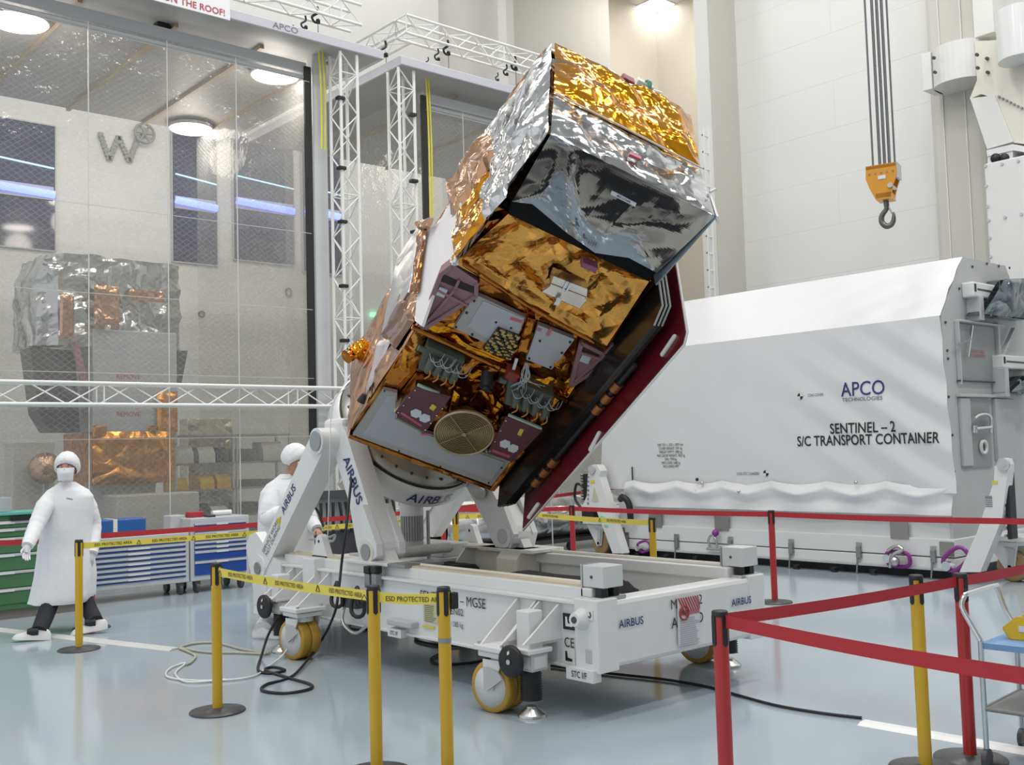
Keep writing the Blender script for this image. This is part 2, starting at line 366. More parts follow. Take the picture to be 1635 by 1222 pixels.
# round lamps under the tent roof
def tentlamp(px, py, label, r=.36):
    p = at(px, py, 2, TZ-.10); t = thing('round_lamp', label, 'lamp', p, 'round lamps under the tent roof')
    MB().lathe(p+V((0, 0, .1)), (0, 0, -1), [(0, .2), (.03, r+.02), (.09, r+.02)]).build('housing', LGREY, t)
    MB().lathe(p+V((0, 0, .02)), (0, 0, -1), [(0, r), (.03, r*.97), (.05, r*.6), (.055, 0)]).build('diffuser', mat('round_lamp_diffuser', (1, .96, .9), .5, emit=16), t)
    l = bpy.data.lights.new('lamp_glow', 'POINT'); l.energy = 34; l.color = (1, .94, .86); l.shadow_soft_size = .3; o = bpy.data.objects.new('lamp_glow', l); C.objects.link(o); o.location = p-V((0, 0, .45))
tentlamp(30, 37, 'round bright lamp at the upper left corner under the tent roof')
tentlamp(440, 122, 'round bright lamp under the tent roof beside the grey corner post')
tentlamp(305, 207, 'round bright lamp at the rear of the tent above the wall letter')
t = thing('roof_camera', 'small black box under the left tent roof edge', 'camera', at(258, 45, 1, TY+.25))
q = at(258, 40, 1, TY+.25); MB().bbox(q.x-.09, q.x+.09, q.y-.08, q.y+.08, q.z-.12, q.z+.02).build('body', BLACK, t); MB().cyl((q.x, q.y, q.z+.02), (q.x, q.y, TZ+.07), .02).build('stem', LGREY, t)
# ------------------------------------------------------------------ trusses
def box_truss(name, label, a, b, s, side, up, pitch=.42, group=None, cat='truss', r=.024):
    """square lattice girder: four chords and lacing"""
    a = V(a); b = V(b); side = V(side)*s; up = V(up)*s; L = (b-a).length; d = (b-a)/L
    t = thing(name, label, cat, a, group); O = [V((0, 0, 0)), side, side+up, up]
    for o in O: MB().cyl(a+o, b+o, r, n=10).build('chord', ALU, t)
    n = max(2, int(L/pitch)); m = MB()
    for k in range(n):
        p, q = a+d*L*k/n, a+d*L*(k+1)/n
        for i in range(4):
            u, w = O[i], O[(i+1) % 4]
            m.cyl(p+(u if (k+i) % 2 else w), q+(w if (k+i) % 2 else u), r*.42, n=6, caps=False)
            if k % 6 == 0: m.cyl(p+u, p+w, r*.42, n=6, caps=False)
    m.build('lacing', ALU, t)
    return t
yt = TY-.5
za, zb = at(300, 615, 1, yt).z, at(300, 647, 1, yt).z
box_truss('cross_truss', 'horizontal white lattice truss spanning left at shoulder height before the tent', (2.0, yt, zb), (8.25, yt, zb), za-zb, (0, 1, 0), (0, 0, 1))
t1x = at(543, 300, 1, yt).x
d1 = box_truss('truss_tower', 'white lattice tower between the two tents, left of the pair', (t1x+.06, yt+.03, 0), (t1x+.06, yt+.03, TZ-.02), .29, (1, 0, 0), (0, 1, 0), .30, 'lattice towers')
t2x = at(638, 300, 1, yt).x
d2 = box_truss('truss_tower', 'white lattice tower at the front corner of the right tent', (t2x+.06, yt+.05, 0), (t2x+.06, yt+.05, TZ-.02), .29, (1, 0, 0), (0, 1, 0), .30, 'lattice towers')
for t_, x_ in ((d1, t1x+.06), (d2, t2x+.06)):
    MB().bbox(x_-.1, x_+.4, yt-.06, yt+.44, 0, .03).build('foot_plate', ALU, t_)
k = 0
for t_, x_ in ((d1, t1x+.04), (d2, t2x+.28)):
    for z in (6.9, 5.85, 5.05, 4.1, 3.3): MB().bbox(x_-.05, x_+.07, yt-.02, yt+.08, z, z+.05).build('cable_clip', BLACK, t_)
q = at(649, 52, 1, TY); z0 = q.z
box_truss('roof_truss', 'white lattice truss on the right tent roof running right', (q.x, TY, z0), (XE-.1, TY, z0), .30, (0, 1, 0), (0, 0, 1), .34, 'roof trusses')
box_truss('roof_truss', 'white lattice truss on the right tent roof running back', (q.x, TY+.3, z0), (q.x, TB, z0), .30, (1, 0, 0), (0, 0, 1), .34, 'roof trusses')
q2 = at(577, 40, 1, TY)
box_truss('roof_truss', 'white lattice truss on the left tent roof', (2.0, TY, q2.z), (q2.x, TY, q2.z), .32, (0, 1, 0), (0, 0, 1), .36, 'roof trusses')
def hookset(px, py, label, n=3):
    p = at(px, py, 1, TY+.05); t = thing('roof_clamp', label, 'clamp', p, 'black clamps on the tent roofs')
    for i in range(n):
        o = V((-.2*i, 0, -.16*i)); s = 1-.22*i
        MB().tube(smoothpath([p+o+V((.04*s, 0, .16*s)), p+o+V((.05*s, 0, .07*s)), p+o+V((-.05*s, 0, -.02*s)), p+o+V((-.01*s, 0, -.09*s)), p+o+V((.08*s, 0, -.08*s))]), [.02*s]*33, 6).build('hook', BLACK, t)
        MB().ball(p+o+V((.05*s, 0, -.06*s)), .035*s).build('knob', BLACK, t)
    MB().cyl(p+V((.05, 0, -.05)), V((p.x+.05, p.y, TZ+.2)), .006, n=6).build('tether', DKGREY, t)
hookset(503, 26, 'black clamps with a tether on the left tent roof')
hookset(712, 78, 'black clamps with a tether on the right tent roof near the tower')
hookset(820, 103, 'black clamps on the right tent roof next to the gold foil')
hookset(612, 80, 'single black clamp on the left rim of the right tent roof', 1)
qa, qb = at(594, 499, 1, 20.9), at(605, 506, 1, 20.9)
tag(MB().box(qa.x, qb.x, 20.9, 20.98, qb.z, qa.z).build('exit_sign', mat('green_lit_sign', (.25, .85, .4), .5, emit=1.6)), 'small green glowing exit sign on the wall behind the left lattice tower', 'sign')
# ladder frame at the right end of the right tent
q = at(1113, 210, 1, TY); lf = thing('end_frame', 'slim white ladder frame at the far end of the right tent', 'frame', (q.x, TY-.2, 0))
for s in (0, .17): MB().box(q.x-.09+s, q.x-.05+s, TY-.22, TY-.18, 0, q.z).build('rail', ALU, lf)
m = MB()
for z in np.arange(.3, q.z, .35): m.box(q.x-.09, q.x+.12, TY-.215, TY-.185, z, z+.03)
m.build('rungs', ALU, lf)
# ------------------------------------------------------------------ inside the left tent
WINM = mat('dark_blue_window_glass', (.028, .035, .09), .06, coat=.5)
WB = 20.98
def window(i, pxa, pxb, pya, pyb):
    a = at(pxa, pya, 1, WB); b = at(pxb, pyb, 1, WB)
    w = MB().box(a.x, b.x, WB-.03, WB, b.z, a.z).build('window_%d' % i, WINM, None, kind='structure')
    f = MB()
    for x in (a.x, b.x): f.box(x-.012, x+.012, WB-.04, WB, b.z, a.z)
    for z in (a.z, b.z): f.box(a.x, b.x, WB-.04, WB, z-.012, z+.012)
    o = f.build('window_frame', LGREY, w)
    st = 0
    pass
    return a, b
for i, (pa, pb, ya, yb) in enumerate(((-40, 88, 180, 402), (273, 347, 208, 425), (370, 470, 214, 425), (480, 545, 222, 440))):
    a, b = window(i+1, pa, pb, ya, yb)
    h = (a.z-b.z)
    lm = mat('blue_lamp_tube', (.16, .22, 1.0), .4, emit=3.0)  # emissive tubes and tray stand in for lamp light reflected in the glass
    t = thing('blue_lamp', ['blue glowing lamp in the window at the left edge', 'blue glowing lamp in the window behind the wrapped satellite', 'blue glowing lamp in the window left of the black zip strip', 'blue glowing lamp in the window behind the lattice tower'][i], 'lamp', (b.x-.3, WB-.12, b.z+h*.45), 'blue lamps at the windows')
    z = b.z+h*.44; xa_, xb_ = max(a.x, 5.0)+.05, b.x-.05
    MB().cyl((xa_, WB-.12, z+.06), (xb_, WB-.12, z), .075, n=14).build('tube', lm, t); MB().cyl((xa_, WB-.1, z+.62), (xb_, WB-.1, z+.52), .018, n=8).build('upper_tube', mat('cyan_lamp_tube', (.45, .75, .9), .4, emit=1.2), t)
    MB().box(xa_, xb_, WB-.08, WB-.03, z-.1, z+.16).build('tray', LGREY, t)
# W of studs on the wall and a hand wheel
t = thing('wall_letter', 'letter W made of dark studs on the wall inside the tent', 'letter', at(195, 230, 1, 20.95))
P = [at(x, y, 1, 20.95) for x, y in ((160, 212), (175, 255), (190, 218), (207, 258), (222, 216))]
for a, b in zip(P, P[1:]):
    m = MB()
    for k in range(7):
        p = a+(b-a)*(k+.5)/7; m.bbox(p.x-.05, p.x+.05, 20.93, 20.99, p.z-.05, p.z+.05, .01)
    m.build('stud_row', mat('grey_stud', (.30, .30, .29), .5), t)
t = thing('wall_valve', 'grey valve with a round hand wheel on the wall beside the letter W', 'valve', at(231, 211, 1, 20.9)); p = at(231, 213, 1, 20.9)
MB().tube([p+V((.2*math.cos(k*PI/12), 0, .2*math.sin(k*PI/12))) for k in range(25)], .03).build('valve_rim', MATS['grey_stud'], t)
m = MB()
for k in range(3): m.cyl(p+V((.2*math.cos(k*PI/3), 0, .2*math.sin(k*PI/3))), p-V((.2*math.cos(k*PI/3), 0, .2*math.sin(k*PI/3))), .022)
m.build('spokes', MATS['grey_stud'], t); MB().cyl(p, p+V((0, .1, 0)), .06).build('hub', MATS['grey_stud'], t)
q = at(461, 467, 1, 20.97); tag(MB().tube([q+V((.07*math.cos(k*PI/8), 0, .09*math.sin(k*PI/8))) for k in range(17)], .02).build('wall_ring', DKGREY), 'small dark ring fitting on the tent rear wall left of the zip', 'ring')
q = at(322, 502, 1, 20.97); tag(MB().tube([q+V((.06*math.cos(k*PI/8), 0, .06*math.sin(k*PI/8))) for k in range(17)], .018).build('wall_ring', DKGREY), 'small dark ring fitting on the wall right of the wrapped satellite', 'ring')
# the second satellite, wrapped, standing inside
SY = 16.2
def s2(px, py, y=SY): return at(px, py, 1, y)
t = thing('wrapped_satellite', 'upright satellite in silver wrap with copper foil base inside the left tent', 'satellite', (s2(210, 800).x, SY, 0))
BAG = foilmat('grey_wrap_film', (.50, .52, .53), .16, 4, .7, metal=.85)
xa, xb = s2(43, 500).x, s2(313, 500).x; zt, zb_ = s2(180, 412).z, s2(200, 556).z
m = MB(); h = crumple(5, 14, 1, 4)
def bag(u, v):
    a = 2*PI*u; cx_, cz_ = (xa+xb)/2, zb_+(zt-zb_)*v
    sx = (xb-xa)/2*(1-.12*max(0, v-.75)*4*(.5-.5*math.cos(a))); sy = .9
    ca, sa = math.cos(a), math.sin(a); k = 1/max(abs(ca), abs(sa)); k = min(k, 1.25)
    r = 1+.13*h(u*8, v*2.6); dz = .12*h(u*6+3, v)
    return V((cx_+sx*ca*k*.86*r, SY+.8+sy*sa*k*r*.86, cz_+dz))
m.grid(bag, 96, 22); top = [bag(i/96, 1) for i in range(96)]; m.add(top+[V(((xa+xb)/2, SY+.8, zt+.08))], [(i, (i+1) % 96, 96) for i in range(96)])
bot = [bag(i/96, 0) for i in range(96)]; m.add(bot, [list(range(96))[::-1]]); m.build('top_wrap', BAG, t)
for (p_, q_, sd) in (((95, 470), (118, 540), 1), ((205, 462), (262, 484), 2), ((150, 455), (190, 520), 4)):
    a, b = s2(*p_, SY-.14), s2(*q_, SY-.14); m = MB(); foil_quad(m, (a.x, SY-.14, b.z), (b.x, SY-.14, b.z), (b.x, SY-.14, a.z), (a.x, SY-.14, a.z), .06, sd, 18); m.build('copper_patch', COPPER, t)
a, b = s2(148, 556), s2(284, 700); MB().bbox(a.x, b.x, SY, SY+1.3, b.z-.1, a.z+.3, .02).build('body_panel', mat('grey_satellite_panel', (.42, .44, .47), .4), t)
for (x_, y_) in ((205, 602), (205, 662)): lettering('REMOVE', (s2(x_, y_).x, SY-.001, s2(x_, y_).z), (1, 0, 0), (0, 0, 1), .1, REDINK, t)
for (xA, yA, xB, yB, sd) in ((147, 690, 278, 770, 7), (250, 625, 283, 690, 8), (147, 680, 170, 700, 9), (236, 680, 250, 700, 10)):
    a, b = s2(xA, yA, SY-.05), s2(xB, yB, SY-.05); m = MB(); foil_quad(m, (a.x, SY-.05, b.z), (b.x, SY-.05, b.z), (b.x, SY-.05, a.z), (a.x, SY-.05, a.z), .09, sd, 22); m.build('base_foil', foilmat('bright_copper_foil', (.70, .32, .07), .25, 7, .6), t)
a, b = s2(147, 690), s2(278, 770); MB().box(a.x, b.x, SY, SY+1.3, b.z, a.z).build('base_box', DCOPPER, t)
m = MB(); m.prism([s2(*q_, SY+.1) for q_ in ((48, 555), (120, 560), (128, 690), (80, 690), (62, 660))], (0, .5, 0)); m.build('side_wing', mat('dark_wing_panel', (.05, .055, .065), .4), t)
m = MB(); m.prism([s2(*q_, SY+.1) for q_ in ((284, 560), (300, 560), (290, 612), (282, 612))], (0, .5, 0)); m.build('side_wing', MATS['dark_wing_panel'], t)
m = MB(); m.tube(smoothpath([s2(118, 545, SY-.05), s2(126, 575, SY-.05), s2(134, 610, SY-.05)]), .06); m.build('strut', MAUVE2, t)
a = s2(212, 830); MB().cyl((a.x, SY+.65, 0), (a.x, SY+.65, s2(212, 770).z), .45, .6, 20).build('stand', LGREY, t)
# shelving racks with bins and parts inside
def rack(pxa, pxb, pyt, y, label, seed, bins):
    a = at(pxa, pyt, 1, y); b = at(pxb, pyt, 1, y); zt = a.z; x0, x1 = a.x, b.x; r = random.Random(seed)
    t = thing('storage_rack', label, 'rack', ((x0+x1)/2, y, 0))
    for x in (x0, x1):
        for yy in (y, y+.5): MB().box(x-.02, x+.02, yy-.02, yy+.02, 0, zt).build('upright', LGREY, t)
    lv = [.15, .15+(zt-.2)*.27, .15+(zt-.2)*.52, .15+(zt-.2)*.76, zt-.02]
    for z in lv: MB().box(x0, x1, y-.02, y+.52, z-.02, z+.015).build('shelf', GREY, t)
    for k, (fx, w, lvl, hh, c) in enumerate(bins):
        x = x0+(x1-x0)*fx; z = lv[lvl]+.015
        nm, mm, lab = {'y': ('storage_bin', mat('yellow_bin_plastic', (.62, .40, .02), .4), 'yellow storage bin'), 'k': ('tool_case', DKGREY, 'dark tool case'), 'w': ('carton', mat('pale_carton', (.55, .55, .53), .6), 'pale carton'), 'b': ('tool_case', BLACK, 'black tool case')}[c]
        m = MB(); m.prism([(x, y+.02, z), (x, y+.45, z), (x, y+.45, z+hh), (x, y+.12, z+hh), (x, y+.02, z+hh*.55)], (w, 0, 0))
        o = m.build(nm, mm); tag(o, '%s, %s on the %s shelf of %s' % (lab, ['first', 'second', 'third', 'fourth'][sum(1 for q_ in bins[:k] if q_[2] == lvl)], ['bottom', 'second', 'middle', 'upper', 'top'][lvl], ('the rack beside the copper foil' if seed == 1 else 'the rack behind the bending technician')), nm.replace('_', ' '), 'goods on the storage racks')
    return t
rack(281, 372, 695, 17.2, 'grey metal rack beside the copper foil holding yellow bins', 1, [(.0, .22, 2, .2, 'y'), (.42, .26, 2, .22, 'y'), (.72, .26, 2, .24, 'y'), (.02, .3, 3, .3, 'w'), (.4, .3, 3, .28, 'w'), (.72, .2, 3, .26, 'k'), (.1, .5, 1, .22, 'k'), (.62, .3, 1, .16, 'w'), (.1, .55, 0, .25, 'b')])
rack(378, 462, 693, 17.2, 'grey metal rack behind the bending technician holding dark parts', 2, [(.05, .35, 3, .22, 'k'), (.5, .4, 3, .34, 'w'), (.05, .5, 2, .13, 'b'), (.6, .3, 2, .12, 'k'), (.05, .4, 1, .2, 'b'), (.55, .35, 1, .14, 'k'), (.1, .6, 0, .25, 'k')])
a = at(300, 668, 1, 18.3); b = at(372, 692, 1, 18.3); tag(MB().bbox(a.x, b.x, 18.3, 18.7, 0, a.z, .02).build('foil_crate', foilmat('crinkled_cream_foil', (.62, .58, .48), .3, 9, .5)), 'pale foil covered crate standing behind the rack of yellow bins', 'crate')
# grey low wall units inside the tent
a = at(185, 765, 1, 15.2); b = at(268, 850, 1, 15.2); tag(MB().bbox(a.x, b.x+.5, 15.2, 15.7, 0, at(220, 790, 1, 15.2).z, .02).build('low_cabinet', mat('stone_grey_cabinet', (.42, .42, .40), .5)), 'stone grey low cabinet inside the tent under the copper foil', 'cabinet')
a = at(20, 700, 1, 15.6); tag(MB().bbox(a.x, at(88, 700, 1, 15.6).x, 15.6, 16.0, 0, at(40, 705, 1, 15.6).z, .02).build('tall_cabinet', MATS['stone_grey_cabinet']), 'stone grey tall cabinet inside the tent behind the walking technician', 'cabinet')
p = at(72, 748, 1, 15.4); t = thing('foil_globe', 'copper and grey foil covered globe inside the tent behind the walking technician', 'globe', (p.x, 15.4, 0))
MB().ball(p, .22).build('ball', foilmat('tan_foil', (.45, .30, .20), .3, 8, .5), t); MB().cyl((p.x, 15.4, 0), p-V((0, 0, .2)), .05, .04).build('stand', GREY, t)
# rack of hanging leads behind the trolley
t = thing('lead_rack', 'black rack of hanging leads behind the white tilting arm', 'rack', (at(545, 850, 1, 12.7).x, 12.7, 0))
a, b = at(508, 785, 1, 12.7), at(632, 785, 1, 12.7)
MB().bbox(a.x, b.x, 12.75, 13.0, .05, a.z*.52, .01).build('cabinet', DKGREY, t)
MB().box(a.x, b.x, 12.8, 12.84, a.z*.52, a.z).build('back_board', mat('pale_back_board', (.45, .46, .47), .5), t)
MB().box(a.x, b.x, 12.7, 12.82, a.z-.12, a.z).build('top_rail', DKGREY, t)
r = random.Random(4)
for k in range(13):
    x = a.x+(b.x-a.x)*(k+.5)/13; MB().tube(smoothpath([(x, 12.72, a.z*.86), (x+r.uniform(-.02, .02), 12.7, a.z*.7), (x+r.uniform(-.04, .04), 12.71, a.z*.5)]), .022, 6).build('lead', BLACK, t)
a = at(602, 850, 1, 12.3); tag(MB().bbox(a.x, a.x+.5, 12.3, 12.75, 0, at(620, 848, 1, 12.3).z, .03).build('waste_bin', mat('grey_bin_plastic', (.28, .29, .31), .5)), 'grey plastic bin behind the white gear motor', 'bin')
# ================================================================== SATELLITE
TH, PH = .666, .493
SC = V((5.45, 8.0, 1.79))
SL = V((0, -math.cos(TH), math.sin(TH))); _up = V((0, math.sin(TH), math.cos(TH)))
SW = V((1, 0, 0))*math.cos(PH)-_up*math.sin(PH); SN = SW.cross(SL)
if SN.z > 0: SN = -SN
SF = Matrix((SW, SN, SL))          # rows: world -> (w, n, l)
def sat(px, py, ax, val):
    d = SF @ ray(px, py); o = SF @ (EYEP-SC); return o+d*((val-o[ax])/d[ax])
M4 = Matrix.Translation(SC) @ SF.transposed().to_4x4()
sv = thing('satellite', 'large gold and silver foil satellite tilted on the white trolley', 'satellite', SC, mtx=M4)
def spart(mb, name, m, parent=None, **k): return mb.build(name, m, parent or sv, local=True, **k)
NF = .95                                  # front face
W0, W1, L0, L1, N0 = -.62, .66, .75, 1.97, -.3
def w3(w, n, l): return V((w, n, l))
# --- lower module
fr = MB()
fr.box(W0+.02, W1-.02, N0+.02, NF-.03, L0+.02, 3.1)
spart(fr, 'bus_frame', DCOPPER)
m = MB(); foil_quad(m, (W0, NF, L0+.0), (W1, NF, L0+.02), (W1, NF, L1), (W0, NF, L1), .085, 11, 36, f0=2.4, f1=8); spart(m, 'front_blanket', GOLDF)
m = MB(); foil_quad(m, (W0, N0, L0-.2), (W0, NF, L0), (W0, NF, 2.02), (W0, N0, 2.0), .06, 12, 30, flip=-1); spart(m, 'side_blanket', COPPER)
m = MB(); foil_quad(m, (W1, NF, L0), (W1, N0, L0), (W1, N0, 3.1), (W1, NF, 3.1), .04, 13, 18); spart(m, 'right_blanket', GOLDF)
m = MB(); foil_quad(m, (W0, N0, L0), (W1, N0, L0), (W1, NF, L0), (W0, NF, L0), .04, 14, 26); spart(m, 'bottom_blanket', GOLDF)
# rolled copper edge trims of the front face
m = MB(); m.tube([(W0, NF+.01, L0), ((W0+W1)/2, NF+.02, L0+.01), (W1, NF+.01, L0+.02)], .022); m.tube([(W1, NF+.01, L0+.02), (W1, NF+.02, 1.3)], .03); spart(m, 'edge_roll', DCOPPER)
m = MB(); a = sat(658, 522, 1, NF+.03); b = sat(905, 640, 1, NF+.03); m.tube(smoothpath([a, (a+b)/2+V((0, .01, .01)), b]), .022); spart(m, 'seam_roll', DCOPPER)
# --- pale radiator panels
RAD = mat('grey_radiator_panel', (.40, .41, .44), .3, var=.03); RADF = mat('grey_radiator_frame', (.36, .35, .34), .35)
def plate(poly, n0, n1, m, name, parent=None, lab=None):
    b = MB(); b.prism([V((p[0], n0, p[2])) for p in poly], (0, n1-n0, 0)); return spart(b, name, m, parent, label=lab)
pl = [sat(*q, 1, NF+.02) for q in ((563, 695), (612, 623), (634, 628), (634, 668), (676, 690), (815, 738), (789, 778))]
p1 = plate(pl, NF-.02, NF+.02, RADF, 'radiator_panel')
pl = [sat(*q, 1, NF+.022) for q in ((580, 693), (618, 632), (632, 633), (631, 668), (676, 692), (805, 738), (785, 766))]
plate(pl, NF+.018, NF+.026, RAD, 'radiator_face', p1)
for q in ((568, 697), (614, 624), (637, 720), (780, 771), (801, 747), (703, 745)): c = sat(*q, 1, NF+.02); spart(MB().cyl(c, c+V((0, .008, 0)), .007, n=8), 'screw', BLACK, p1)
pl = [sat(*q, 1, NF+.02) for q in ((756, 473), (763, 471), (838, 506), (823, 550), (787, 552), (725, 523))]
p2 = plate(pl, NF-.02, NF+.03, RADF, 'radiator_panel')
pl = [sat(*q, 1, NF+.031) for q in ((772, 480), (836, 508), (826, 538), (783, 544), (747, 520))]
plate(pl, NF+.03, NF+.036, RAD, 'radiator_face', p2)
pl = [sat(*q, 1, NF+.02) for q in ((859, 518), (917, 541), (881, 589), (840, 573))]
p3 = plate(pl, NF-.02, NF+.03, RAD, 'radiator_panel')
def tape(par, qa, qb, wd, col=None):
    a, c = sat(*qa, 1, NF+.037), sat(*qb, 1, NF+.037); b = MB(); d = (c-a).normalized(); s = V((0, 1, 0)).cross(d)*wd
    b.prism([a-s, c-s, c+s, a+s], (0, .003, 0)); spart(b, 'red_tape', col or mat('red_tape', (.50, .12, .15), .5), par)
tape(p2, (815, 508), (833, 514), .012); tape(p3, (858, 526), (863, 528), .012); tape(p3, (880, 525), (874, 536), .010); 
for pp_, qs in ((p2, ((757, 480), (745, 499), (728, 522), (754, 534), (792, 514), (816, 523))), (p3, ((862, 544), (910, 546), (897, 563), (845, 572), (879, 586)))):
    for q in qs: c = sat(*q, 1, NF+.03); spart(MB().cyl(c, c+V((0, .01, 0)), .009, n=8), 'screw', BLACK, pp_)
tape(p1, (672, 693), (689, 694), .010)
# circuit board with rows of parts
pl = [sat(*q, 1, NF+.04) for q in ((795, 522), (830, 535), (816, 573), (771, 555))]
brd = plate(pl, NF+.02, NF+.05, mat('dark_green_board', (.03, .035, .018), .4), 'connector_board')
b1, b2 = MB(), MB(); r = random.Random(3)
for i in range(9):
    for j in range(10):
        u, v = (i+.5)/9, (j+.5)/10; p = (pl[0]*(1-u)+pl[1]*u)*(1-v)+(pl[3]*(1-u)+pl[2]*u)*v; s = r.uniform(.005, .011)
        (b1 if (i+j*2) % 3 else b2).box(p.x-s*1.2, p.x+s*1.2, NF+.05, NF+.05+r.uniform(.008, .03), p.z-s, p.z+s)
spart(b1, 'brass_pins', mat('brass_pin', (.45, .36, .14), .3, .8), brd); spart(b2, 'black_sockets', BLACK, brd)
# central foil post
m = MB(); a0 = [sat(*q, 1, NF+.05) for q in ((843, 508), (855, 512), (842, 565), (826, 560))]
foil_quad(m, a0[3], a0[2], a0[1], a0[0], .03, 31, 60); m.prism([p+V((0, -.08, 0)) for p in a0], (0, .06, 0)); spart(m, 'foil_post', DCOPPER)
# --- deep dark copper recess in the middle of the lower module
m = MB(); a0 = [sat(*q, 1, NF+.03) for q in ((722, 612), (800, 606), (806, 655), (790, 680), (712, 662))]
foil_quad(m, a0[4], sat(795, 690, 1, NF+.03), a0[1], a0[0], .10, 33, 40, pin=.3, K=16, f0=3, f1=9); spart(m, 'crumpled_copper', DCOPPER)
for k, (qa, qb) in enumerate((((726, 622), (718, 655)), ((770, 622), (782, 655)), ((795, 640), (776, 668)), ((742, 600), (764, 590)), ((885, 575), (892, 610)), ((645, 555), (640, 590)))):
    m = MB(); a, c = sat(*qa, 1, NF+.10), sat(*qb, 1, NF+.06); foil_quad(m, a, a+V((.05, .03, 0)), c+V((.06, 0, 0)), c, .03, 40+k, 50); spart(m, 'loose_flap', GOLD)
# --- boxes with mauve covers
def mauvebox(q, nm):
    n1 = NF+.14; P = [sat(*p, 1, n1) for p in q]
    b = MB(); b.prism([V((p.x, NF-.02, p.z)) for p in P], (0, n1-NF+.02, 0)); bx = spart(b, 'unit_housing', COPPER)
    plate(P, n1, n1+.012, MAUVE, 'mauve_cover', bx)
    TLc, BL, BR, TR = P; U = (BR-BL).normalized(); Wv = (TLc-BL).normalized()
    o = V((0, .013, 0)); n1v = V((0, n1, 0))
    def rect(u0, u1, v0, v1, m_, name, th=.004):
        g = [BL+(BR-BL)*u+(TLc-BL)*v for u, v in ((u0, v0), (u1, v0), (u1, v1), (u0, v1))]; plate(g, n1+.012, n1+.012+th, m_, name, bx)
    gs = mat('pale_green_strip', (.36, .50, .38), .5)
    g = MB(); g.bbox(BL.x, BR.x, n1-.06, n1-.02, BL.z-.03, BL.z-.006, .004); spart(g, 'lower_strip', gs, bx)
    g = MB(); g.bbox(TLc.x+.01, TR.x-.01, n1-.01, n1+.012, TLc.z+.008, TLc.z+.028, .004); spart(g, 'upper_strip', gs, bx)
    rect(.66, .80, .70, .86, mat('yellow_tag', (.62, .50, .06), .5), 'yellow_tag'); rect(.12, .80, .08, .15, mat('pink_strip', (.42, .09, .14), .5), 'pink_strip')
    c = BL+(BR-BL)*.60+(TLc-BL)*.36; rr = .046
    for s in (-1, 1):
        cc = c+V((s*rr*.86, 0, -s*.006)); g = [cc+V((rr*math.cos(PI/3*k), 0, rr*math.sin(PI/3*k))) for k in range(6)]
        plate(g, n1+.012, n1+.017, mat('white_sticker', (.60, .62, .66), .4), 'hexagon_sticker', bx)
    for u in (.05, .95):
        for v in (.08, .35, .65, .92): p = BL+(BR-BL)*u+(TLc-BL)*v; spart(MB().cyl(V((p.x, n1+.01, p.z)), V((p.x, n1+.02, p.z)), .006, n=8), 'screw', CHROME, bx)
    return bx
mauvebox(((663, 616), (631, 658), (679, 689), (720, 632)), 1)
mauvebox(((808, 664), (778, 722), (818, 737), (866, 686)), 2)
# --- dished ring antenna
ac = sat(741, 693, 1, NF+.17); ra = .232
OL = mat('olive_gold_anodised', (.25, .21, .095), .32, .55)
b = MB(); b.lathe(V((ac.x, NF-.02, ac.z)), (0, 1, 0), [(0, .12), (.12, .14), (.15, ra-.01), (.17, ra)], 48); an = spart(b, 'antenna_dish', OL)
b = MB(); prof = [(0, ra), (.025, ra), (.028, ra-.012), (.012, ra-.014)]
b.lathe(V((ac.x, NF+.15, ac.z)), (0, 1, 0), prof, 56); spart(b, 'rim', mat('pale_gold_rim', (.45, .38, .24), .3, .7), an)
pr = []
for k in range(13):
    R = (ra-.015)*(1-k/13.5); pr += [(.006, R), (.022, R-.002), (.022, R-.008), (.006, R-.010)]
b = MB(); b.lathe(V((ac.x, NF+.15, ac.z)), (0, 1, 0), pr+[(.02, 0)], 56, smooth=False); spart(b, 'ring_grooves', OL, an)
b = MB(); c = V((ac.x, NF+.175, ac.z))
for k in range(4):
    a_ = PI/4+k*PI/2+.2; b.beam(c, c+V((ra*.95*math.cos(a_), 0, ra*.95*math.sin(a_))), .005, .003, (0, 1, 0))
b.cyl(c, c+V((0, .008, 0)), .018); spart(b, 'cross_ribs', MATS['pale_gold_rim'], an)
# --- electronics units with cylinders and white wires
OLV = mat('grey_green_housing', (.09, .105, .085), .45)
def unit(q, seed, nm):
    P = [sat(*p, 1, NF+.10) for p in q]; b = MB(); b.prism([V((p.x, NF-.02, p.z)) for p in P], (0, .12, 0)); u = spart(b, 'valve_unit', OLV)
    r = random.Random(seed); TL, TR, BR, BL = P
    for k in range(4):
        f = .22+.22*k; a = TL*(1-f)+TR*f+(BL-TL)*.25; c = a+(BL-TL)*.5
        b = MB(); b.cyl(a+V((0, .03, 0)), c+V((0, .03, 0)), .034, n=14); b.cyl(c+V((0, .03, 0)), c+V((0, .03, -.03)), .02, n=10); spart(b, 'valve', OLV, u)
        b = MB()
        for j in range(2):
            s = V((r.uniform(-.03, .03), 0, r.uniform(-.02, .02))); b.tube(smoothpath([a+s+V((-.02, .03, .01)), a+s+V((0, .12, .02)), a+s+V((.05, .10, .03)), a+s+V((.08, .02, .05))], 5), .0032, 5)
        spart(b, 'white_wires', mat('white_wire', (.42, .43, .44), .4), u)
        b = MB(); p = c+V((0, .05, .03)); b.tube(smoothpath([p, p+V((.01, .04, -.03)), p+V((0, .02, -.09))], 5), .006, 5); spart(b, 'wire_lead', mat('orange_lead', (.45, .2, .04), .5), u)
    b = MB(); b.cyl(TL+V((-.01, .02, -.03)), TL+V((-.06, .02, -.03)), .022, n=12); spart(b, 'nozzle_stub', OLV, u)
unit(((683, 553), (742, 578), (718, 608), (668, 590)), 1, 1)
unit(((812, 604), (884, 634), (858, 664), (806, 645)), 2, 2)
